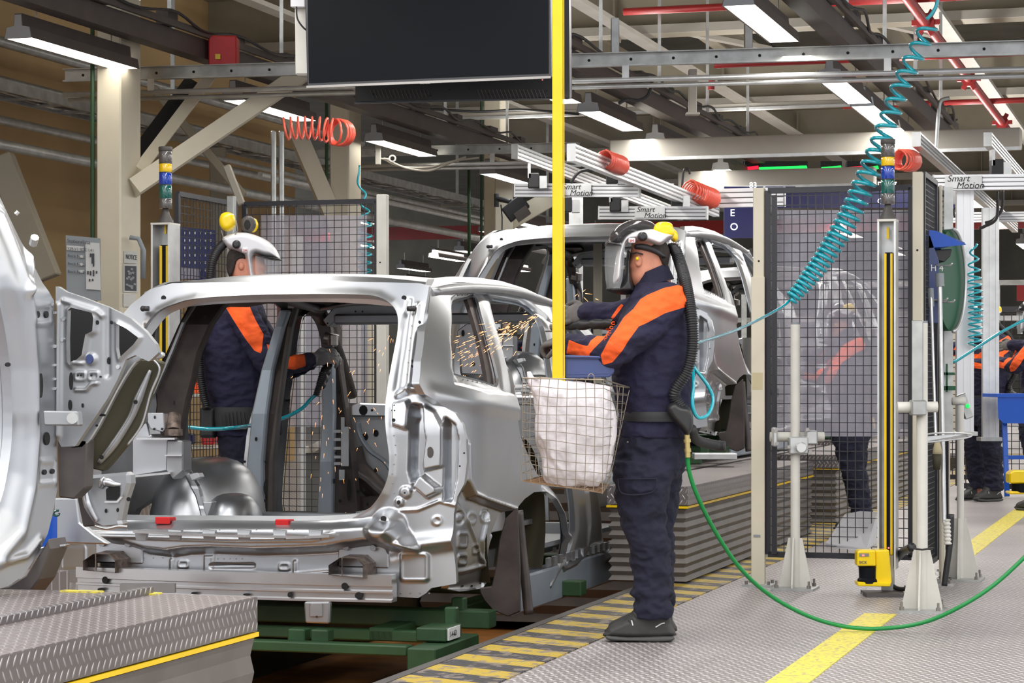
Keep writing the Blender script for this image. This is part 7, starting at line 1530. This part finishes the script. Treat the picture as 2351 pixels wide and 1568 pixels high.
# ------------------------------------------------------------------ far right floor things
t = thing('blue_bin', 'bright blue bin on blue legs at the right edge', 'bin', W(2320, 1140, 17.6)*[1, 1, 0]); D = 17.6; q = lambda px, py, dd=0: W(px, py, D+dd)
m = MB(); m.rings([[q(2290, 905), q(2400, 905), q(2400, 905, 0.5), q(2290, 905, 0.5)], [q(2292, 960), q(2400, 960), q(2400, 960, 0.45), q(2292, 960, 0.45)], [q(2305, 972), q(2400, 972), q(2400, 972, 0.4), q(2305, 972, 0.4)]]); m.box(tuple(q(2288, 912, -0.01)), tuple(q(2402, 903, 0.52))); build('tub', m, 'blue', t)
for x in (2310, 2396):
    m = MB(); m.bar(q(x-4, 965, 0.1), q(x+2, 1140, 0.0), 0.035, 0.035); build('leg', m, 'blue', t)
m = MB(); m.bar(q(2306, 1050, 0.05), q(2400, 1050, 0.05), 0.03, 0.03); build('rail', m, 'blue', t)
D = 17.3; q = lambda px, py, dd=0: W(px, py, D+dd); t = thing('laser_scanner', 'yellow laser scanner on the floor at the right edge', 'scanner', q(2340, 1140)*[1, 1, 0]); m = MB(); m.prism([q(2318, 1086), q(2328, 1080), q(2380, 1080), q(2380, 1110), q(2318, 1110)], (0, 0.15, 0)); m.prism([q(2317, 1128), q(2380, 1128), q(2380, 1135), q(2317, 1135)], (0, 0.15, 0)); build('housing', m, 'yellow_plastic', t, bev=0.01); m = MB(); m.cyl(q(2345, 1110, 0.07), q(2345, 1130, 0.07), 0.075, 16); build('lens_ring', m, 'black_gloss', t)
for k, (px0, px1, D, zt, lab) in enumerate(((2200, 2360, 22.5, 1.75, 'fine wire fence far behind the blue bin'), (2060, 2190, 24.5, 1.7, 'fine wire fence far behind the cage'))):
    a, b = crosspt(px0, D), crosspt(px1+60, D); w_ = np.linalg.norm(b-a); mesh_panel('fence_panel', a, (b-a)/w_, w_, 0.1, zt, lab, 0.07, 0.07, 0.05, 0.004)
m = MB(); lb(m, (0.4, 26, 1.0), (9, 26.1, 2.06)); tag(build('partition_board', m, 'board_grey'), 'pale partition board far behind the wire fence at the right', 'partition')
# ------------------------------------------------------------------ fences behind the body on the left
PB0 = cp(562, HY, 15.05)*[1, 1, 0]; PB1 = cp(866, HY, 15.05)*[1, 1, 0]; wb_ = np.linalg.norm(PB1-PB0)
zt = CAMH+(HY-450)/FPX*14.9
mesh_panel('fence_panel', PB0, (PB1-PB0)/wb_, wb_, 0.18, zt, 'black wire fence panel behind the worker with the raised ear muff', 0.055, 0.05, 0.032)
mesh_panel('fence_panel', PB0-L*0.95-P*0.06, L, 0.92, 0.18, zt, 'black wire fence panel receding from the left stack light', 0.05, 0.05, 0.032)
post_thing('fence_post', 'white fence post right of the wire panel behind the rear opening', 'fence post', 867, 890, 447, 14.8, 'white_paint', holes=(603,))
post_thing('fence_post', 'grey corner post where two wire panels meet behind the helmet', 'fence post', 523, 540, 450, 15.15, 'galv')
a, b = cp(600, 494, 15.2), cp(842, 494, 15.2); c_, d_ = cp(842, 980, 15.2), cp(600, 980, 15.2); m = MB(); m.prism([a, b, c_, d_], L*0.004); tag(build('plastic_sheet', m, 'plastic_sheet'), 'clear plastic sheet behind the wire panel at the left', 'plastic sheet')
t = thing('shelf_board', 'dark blue perforated board behind the left wire panel', 'board', W(450, 630, 15.4)); m = MB(); m.prism([W(404, 520, 15.4), W(494, 528, 15.4), W(494, 645, 15.4), W(404, 640, 15.4)], (0, 0.04, 0)); build('panel', m, 'blue_deep', t)
m = MB()
for i in range(7):
    for k in range(6): m.obox(W(412+i*12, 535+k*17, 15.39), (0.004, 0, 0), (0, 0.003, 0), (0, 0, 0.008))
build('hanging_hooks', m, 'galv', t)
m = MB(); m.prism([W(405, 612, 15.3), W(455, 616, 15.3), W(455, 640, 15.3), W(405, 640, 15.3)], (0, 0.1, 0)); tag(build('clear_bag', m, 'plastic_sheet'), 'crumpled clear bag at the foot of the blue board', 'bag')
# bench with small things seen through the openings
t = thing('work_bench', 'white bench with round pots seen through the body and fence', 'bench', W(430, 1200, 16.5)); q = lambda px, py, dd=0: W(px, py, 16.5+dd)
m = MB(); m.box(tuple(q(395, 912)), tuple(q(560, 904, 0.6))); m.box(tuple(q(395, 1030)), tuple(q(560, 1022, 0.6))); build('top', m, 'white_paint', t)
for x in (400, 556): m = MB(); m.bar(q(x, 905, 0.05), q(x, 1215, 0.05), 0.05, 0.05); build('leg', m, 'white_paint', t)
for x, y, r, mt, lab in ((428, 905, 0.06, 'white_paint', 'white round pot on the bench behind the fence'),):
    m = MB(); m.cyl(q(x, y, 0.2), q(x, y-24, 0.2), r, 14); tag(build('pot', m, mt, smooth=True, autos=0.7), lab, 'pot')
for x0, x1, y0, y1, mt, lab in ((440, 460, 868, 903, 'orange', 'orange box on the bench'), (410, 450, 995, 1021, 'blue_deep', 'dark blue box on the lower bench shelf'), (462, 500, 990, 1021, 'red_bright', 'red frame on the lower bench shelf')):
    m = MB(); m.box(tuple(q(x0, y1, 0.1)), tuple(q(x1, y0, 0.3))); tag(build('small_box', m, mt, bev=0.01), lab, 'box')
for x0, x1, y0, y1, D, mt, lab in ((690, 700, 700, 1195, 15.6, 'white_stripe', 'narrow white upright behind the fence, left of the arm'), (842, 868, 700, 1190, 15.6, 'cream', 'cream upright board behind the rear opening'), (805, 822, 735, 900, 17, 'cream', 'short pale post behind the fence'), (632, 652, 960, 1190, 16.2, 'cream', 'cream post beside the trousers of the far worker'), (668, 694, 540, 700, 18, 'white_paint', 'pale board end above the shoulder behind the fence')):
    m = MB(); a = W(x0, y1, D); b = W(x1, y0, D); m.box((a[0], D, a[2] if y1 < 1100 else 0), (b[0], D+0.06, b[2])); tag(build('upright_board', m, mt, bev=0.004), lab, 'upright')
t = thing('robot_cabinet', 'grey cabinet with a white top far behind the fence', 'cabinet', W(740, 1160, 18)*[1, 1, 0]); m = MB(); a = W(695, 1150, 18); b = W(740, 1040, 18); m.box((a[0], 18, 0), (b[0], 18.5, b[2])); build('body', m, 'crate_grey', t, bev=0.01); m = MB(); m.box((a[0]-0.03, 17.97, b[2]), (b[0]+0.03, 18.53, b[2]+0.04)); build('lid', m, 'white_paint', t); m = MB(); m.cyl(W(726, 1015, 17.9), W(735, 1030, 17.9), 0.07, 14); build('knob', m, 'white_paint', t)
# ------------------------------------------------------------------ hanging screens
DS = 11.3; zsc = 11.3/FPX
def sc_pt(px, py, dn=0.0): return cp(px, py, DS)+L*dn
t = thing('hanging_screen', 'big black screen hanging at the top, seen from the front', 'screen', sc_pt(980, 190)); tilt = np.array([0, -0.02, 0])
tl, tr, br, bl = sc_pt(697, -120), sc_pt(1262, -120), sc_pt(1265, 181), sc_pt(705, 200)
br = bl+P*np.linalg.norm((br-bl)[:2]); 
m = MB(); m.prism([tl, tl+P*np.linalg.norm((tr-tl)[:2]), br, bl], L*0.05); build('case', m, 'bezel', t, bev=0.004)
u_ = P; h0 = bl+P*0.012+Z*0.02-L*0.002; m = MB(); wv = np.linalg.norm((br-bl)[:2])-0.024; m.prism([h0, h0+P*wv, h0+P*wv+Z*0.7, h0+Z*0.7-P*0.012], L*-0.003); build('glass', m, 'black_gloss', t)
m = MB(); m.bar(bl-L*0.006, br-L*0.006, 0.006, 0.012); build('lower_trim', m, 'tool_metal', t); text_mesh('THOMSON', 0.011, 'white_stripe', t, 'lettering', sc_pt(966, 194, -0.014), P, Z)
m = MB(); m.obox(sc_pt(1247, 184, -0.012), P*0.003, L*0.001, Z*0.002); build('standby_light', m, 'red_dot', t)
t = thing('hanging_screen', 'second black screen hung back to back, its rear vent panel showing below the first', 'screen', sc_pt(1060, 235, 0.35)); o2 = 0.42
def s2(px, py, dn=0.0): return cp(px, py, DS+o2)+L*dn
m = MB(); m.prism([s2(812, -120), s2(1306, -120), s2(1308, 224), s2(815, 236)], L*0.05); build('case', m, 'black', t, bev=0.006)
m = MB(); m.prism([s2(1296, -120, -0.01), s2(1307, -120, -0.01), s2(1309, 226, -0.01), s2(1298, 228, -0.01)], L*0.03); m.bar(s2(815, 237, -0.005), s2(1308, 226, -0.005), 0.01, 0.008); build('edge_frame', m, 'bezel', t)
m = MB()
for k in range(46): 
    x = 850+k*8.8
    if 985 < x < 1090: continue
    m.bar(s2(x, 206, -0.004), s2(x+8, 226, -0.004), 0.002, 0.002)
build('vent_slats', m, 'trunk_grey', t); m = MB()
for x, y in ((815, 222), (857, 216), (1032, 205), (1078, 204), (1122, 216), (1254, 208), (987, 220)): m.cyl(s2(x, y, -0.004), s2(x, y, -0.008), 0.005, 8)
build('screw', m, 'hole_dark', t)
t = thing('screen_bracket', 'pale mounting box beside the left edge of the hanging screen', 'bracket', sc_pt(680, 168)); m = MB(); m.prism([sc_pt(657, -120, 0.1), sc_pt(720, -120, 0.1), sc_pt(720, 167, 0.1), sc_pt(660, 167, 0.1)], L*0.12); build('box', m, 'white_paint', t, bev=0.01)
m = MB(); m.prism([sc_pt(656, -100, 0.06), sc_pt(690, -100, 0.06), sc_pt(690, 12, 0.06), sc_pt(656, 12, 0.06)], L*0.05); build('junction_box', m, 'helmet_white', t, bev=0.004); m = MB(); m.tube(spline([sc_pt(672, 12, 0.05), sc_pt(676, 40, 0.04), sc_pt(690, 62, 0.05), sc_pt(705, 72, 0.08)], 5), 0.005, 6); build('cable', m, 'black', t, smooth=True)
# ------------------------------------------------------------------ yellow pole with tray and wire basket
DP = 9.25; q = lambda px, py, dd=0: W(px, py, DP+dd)
t = thing('tool_hanger', 'long yellow steel pole hanging from above in front of the body', 'hanger', q(1281, 920)); m = MB(); m.prism([q(1268, -200), q(1292, -200), q(1293, 870), q(1293, 918), q(1288, 921), q(1270, 921), q(1268, 870)], (0, 0.014, 0)); m.prism([q(1293, -200, -0.004), q(1295, -200, -0.004), q(1297, 880, -0.004), q(1294, 884, -0.004)], (0, 0.04, 0)); build('bar', m, 'yellow', t, bev=0.002)
m = MB(); m.obox(q(1281, 884, -0.004), (0.024, 0, 0), (0, 0.004, 0), (0, 0, 0.005)); build('tie', m, 'white_stripe', t); m = MB()
for y in (877, 907): m.obox(q(1277, y, -0.003), (0.006, 0, 0), (0, 0.002, 0), (0, 0, 0.003)); m.obox(q(1287, y, -0.003), (0.004, 0, 0), (0, 0.002, 0), (0, 0, 0.003))
build('mark', m, 'ink_black', t)
t = thing('storage_tray', 'dark blue plastic tray hooked behind the yellow pole', 'tray', q(1352, 868, 0.1)); m = MB(); TR = [(1294, 816), (1403, 819), (1405, 826), (1411, 855), (1400, 866), (1300, 869), (1294, 862)]; m.prism([q(*p, 0.03) for p in TR], (0, 0.18, 0)); m.prism([q(1294, 815, 0.015), q(1404, 818, 0.015), q(1405, 824, 0.015), q(1294, 822, 0.015)], (0, 0.21, 0)); build('tub', m, 'blue_bin', t, bev=0.005)
m = MB(); m.prism([q(1300, 828, 0.028), q(1398, 830, 0.028), q(1402, 858, 0.028), q(1300, 860, 0.028)], (0, 0.004, 0)); build('front_recess', m, 'blue_bin', t)
# basket
t = thing('wire_basket', 'wire basket hanging below the yellow pole, holding a white bag', 'basket', q(1320, 1130, 0.15))
D0_, D1_ = DP-0.12, DP+0.18
T4 = [W(1200, 866, D1_), W(1202, 866, D0_+0.1), W(1385, 872, D0_), W(1445, 890, D1_)]
TOP = [W(1200, 868, D0_+0.06), W(1386, 872, D0_-0.02), W(1446, 890, D1_), W(1240, 866, D1_+0.05)]; BOT = [W(1198, 1104, D0_+0.10), W(1383, 1132, D0_+0.03), W(1398, 1112, D1_-0.04), W(1245, 1095, D1_)]
TOP, BOT = np.array(TOP), np.array(BOT)
def bil(i, s, f): a = TOP[i]*(1-s)+TOP[(i+1) % 4]*s; b = BOT[i]*(1-s)+BOT[(i+1) % 4]*s; o_ = (a+b)/2-(TOP.mean(0)+BOT.mean(0))/2; bulge = 0.02*math.sin(math.pi*f)*math.sin(math.pi*s); return a*(1-f)+b*f+o_/np.linalg.norm(o_)*bulge
m = MB(); N_ = (9, 4, 9, 4)
for i in range(4):
    for k in range(N_[i]): s = k/N_[i]; m.tube([bil(i, s, f) for f in np.linspace(0, 1, 7)], 0.0016, 5)
    for f in np.linspace(0, 1, 13)[1:]: m.tube([bil(i, s, f)+Z*0.004*math.sin(s*7+f*9+i) for s in np.linspace(0, 1, 8)], 0.0015, 5)
build('side_wires', m, 'wire', t); m = MB()
for i in range(4): m.tube([bil(i, s, 0) for s in (0, 1)], 0.0032, 6)
build('rim', m, 'wire', t); m = MB()
for s in np.linspace(0, 1, 14): m.tube([BOT[0]*(1-s)+BOT[1]*s, BOT[3]*(1-s)+BOT[2]*s], 0.0018, 5)
for s in np.linspace(0, 1, 9): m.tube([BOT[0]*(1-s)+BOT[3]*s, BOT[1]*(1-s)+BOT[2]*s], 0.0018, 5)
build('base_wires', m, 'rust_wire', t); m = MB(); m.tube([q(1357+8*math.cos(a)*0.9, 868+10*math.sin(a), -0.1) for a in np.linspace(math.pi*0.85, math.pi*2.15, 10)]+[q(1367, 882, -0.1)], 0.002, 5); build('hook', m, 'wire', t)
# white bag: crumpled solid
b = MB(); SH = [(866, 1218, 1245, 0.05), (885, 1222, 1395, 0.07), (905, 1224, 1402, 0.11), (950, 1226, 1416, 0.13), (1000, 1228, 1418, 0.13), (1050, 1234, 1408, 0.12), (1090, 1242, 1396, 0.11), (1116, 1256, 1376, 0.08)]
rows(b, [(y, x0, x1, DP+0.045, hw*0.95) for y, x0, x1, hw in SH], 26, 3); b.tube([q(1215, 850, 0.04), q(1222, 875, 0.04), q(1235, 900, 0.04)], [0.012, 0.03, 0.03], 10)
v_, f_, n_ = remesh(b, 0.006, 1)
d = np.array([mnoise.fractal(Vector((p[0]*9, p[1]*9, p[2]*4.5)), 0.9, 2.2, 3) for p in v_]); v_ = v_-n_*(0.022*np.abs(d))[:, None]
o = mesh_obj('waste_bag', v_, f_, 'bag', None, smooth=True); tag(o, 'crumpled white bag of used wipes inside the wire basket', 'bag')
# ------------------------------------------------------------------ hoses
def helix(name, ctr, Rr, r, pitch, mt, label, k=14, cat='hose', par=None, ax=None, lead=()):
    c = spline(ctr, 10); s = np.r_[0, np.cumsum(np.linalg.norm(np.diff(c, axis=0), axis=1))]; nP = np.interp(np.linspace(0, 1, 50), np.linspace(0, 1, len(pitch)), pitch); sN = np.linspace(0, s[-1], 50)
    ph = np.r_[0, np.cumsum(np.diff(sN)/((nP[1:]+nP[:-1])/2))]*2*math.pi; n = int(ph[-1]/(2*math.pi)*k)
    a = np.linspace(0, ph[-1], n); ss = np.interp(a, ph, sN); p = np.array([np.interp(ss, s, c[:, i]) for i in range(3)]).T; R_ = np.interp(ss/s[-1], np.linspace(0, 1, len(Rr)), Rr)
    t = np.gradient(c, axis=0); t = np.array([np.interp(ss, s, t[:, i]) for i in range(3)]).T; t /= np.linalg.norm(t, axis=1, keepdims=True); ref = np.array([0, 1.0, 0]); x = np.cross(t, ref); x /= np.linalg.norm(x, axis=1, keepdims=True); y = np.cross(t, x)
    pts = p+(R_*np.cos(a))[:, None]*x+(R_*np.sin(a))[:, None]*y
    if len(lead): pts = np.vstack([pts, spline(np.vstack([pts[-1:], lead]), 8)[1:]])
    m = MB(); m.tube(pts, r, 8); o = build(name, m, mt, par, smooth=True); return tag(o, label, cat) if par is None else o
DT = 11.72; w = lambda px, py, D=DT: W(px, py, D)
tc_ = helix('coiled_air_hose', [w(2132, 60), w(2112, 104), w(2075, 182), w(2045, 261), w(2019, 335), w(1990, 408), w(1953, 490), w(1900, 580), w(1850, 648), w(1815, 688)], [0.045, 0.046, 0.046, 0.048, 0.052, 0.056, 0.055, 0.052, 0.045, 0.03], 0.0098, [0.085, 0.080, 0.075, 0.070, 0.062, 0.046, 0.034, 0.029, 0.025], 'teal_hose', 'turquoise coiled air hose hanging diagonally across the right fence')
m = MB(); m.tube(spline([w(2128, 44), w(2142, 28), w(2152, 5), w(2156, -40)], 6), 0.0098, 8); build('upper_lead', m, 'teal_hose', tc_, smooth=True); m = MB(); m.tube(spline([w(1812, 690), w(1795, 705, 11.6), w(1745, 732, 11.2), w(1690, 758, 10.6), w(1640, 775, 10.0), w(1590, 790, 9.45)], 6), 0.008, 8); build('lower_lead', m, 'teal_hose', tc_, smooth=True)
m = MB(); m.tube(spline([w(1590, 838, 9.5), w(1592, 880, 9.42), w(1590, 930, 9.4), w(1602, 958, 9.42), w(1625, 952, 9.45), w(1637, 918, 9.5), (w(1625, 885, 9.5)), w(1600, 852, 9.5), w(1590, 838, 9.5)], 7), 0.008, 8); tag(build('air_hose', m, 'teal_hose', smooth=True), 'turquoise hose loop hanging at the back of the standing worker', 'hose')
m = MB(); GP = [W(1578, 1046, 9.38), W(1584, 1090, 9.4), W(1606, 1150, 9.45), W(1645, 1225, 9.55), W(1700, 1305, 9.65), W(1770, 1368, 9.75), W(1860, 1416, 9.8), W(1950, 1440, 9.82), W(2040, 1442, 9.8), W(2130, 1426, 9.75), W(2220, 1384, 9.7), W(2300, 1328, 9.7), W(2400, 1232, 9.7)]
m.tube(spline(GP, 8), 0.0092, 10); tag(build('supply_hose', m, 'green_hose', smooth=True), 'green supply hose sweeping in a low arc from the worker to the right edge', 'hose')
m = MB(); m.tube(spline([W(425, 980, 12.2), W(480, 985, 12.2), W(540, 982, 12.2), W(600, 972, 12.6), W(650, 960, 12.7), W(690, 940, 12.8), W(712, 918, 12.85), W(726, 905, 12.86)], 6), 0.011, 8); tag(build('air_hose', m, 'teal_hose', smooth=True), 'turquoise hose running past the pillar to the far grinder', 'hose')
m = MB(); m.tube(spline([W(2190, 832, 15), W(2240, 800, 15), W(2300, 762, 15), W(2380, 720, 15)], 6), 0.010, 8); tag(build('air_hose', m, 'teal_hose', smooth=True), 'turquoise hose slanting across the white uprights at the right edge', 'hose')
helix('coiled_air_hose', [W(822, 380, 17), W(826, 420, 17), W(836, 460, 17), W(838, 540, 17), W(840, 650, 17), W(850, 820, 17)], [0.01, 0.02, 0.055, 0.05, 0.05, 0.05, 0.05], 0.008, [0.3, 0.12, 0.07, 0.055, 0.055, 0.055], 'teal_hose', 'turquoise coiled hose hanging behind the fence beside the second column')
helix('coiled_air_hose', [W(2236, 560, 16.2), W(2236, 640, 16.2), W(2240, 700, 16.2), W(2238, 800, 16.2)], [0.02, 0.05, 0.05, 0.045], 0.008, [0.12, 0.05, 0.04, 0.05], 'teal_hose', 'turquoise coiled hose between the white uprights at the right')
helix('coiled_red_hose', [W(652, 296, 15.4), W(690, 294, 15.4), W(735, 296, 15.4), W(770, 303, 15.4), W(790, 306, 15.5)], [0.075, 0.075, 0.075, 0.08, 0.09, 0.085], 0.008, [0.05, 0.045, 0.05, 0.025, 0.018], 'red_hose', 'long loose orange-red hose coil under the lamp by the cream brace')
helix('coiled_red_hose', [W(1386, 364, 16.8), W(1402, 372, 16.95), W(1424, 380, 17.2)], [0.066, 0.07, 0.07], 0.008, [0.04, 0.024, 0.019], 'red_hose', 'tight orange-red hose coil at the front of the diagonal beam')
helix('coiled_red_hose', [W(1580, 434, 19.7), W(1604, 444, 19.9), W(1632, 456, 20.2)], [0.085, 0.085, 0.09], 0.008, [0.07, 0.032, 0.021], 'red_hose', 'orange-red hose coil at the far end of the diagonal beam')
helix('coiled_red_hose', [W(2062, 366, 16.0), W(2078, 368, 16.1), W(2092, 370, 16.4)], [0.07, 0.075, 0.075], 0.008, [0.04, 0.024, 0.019], 'red_hose', 'orange-red hose coil beside the right stack light')
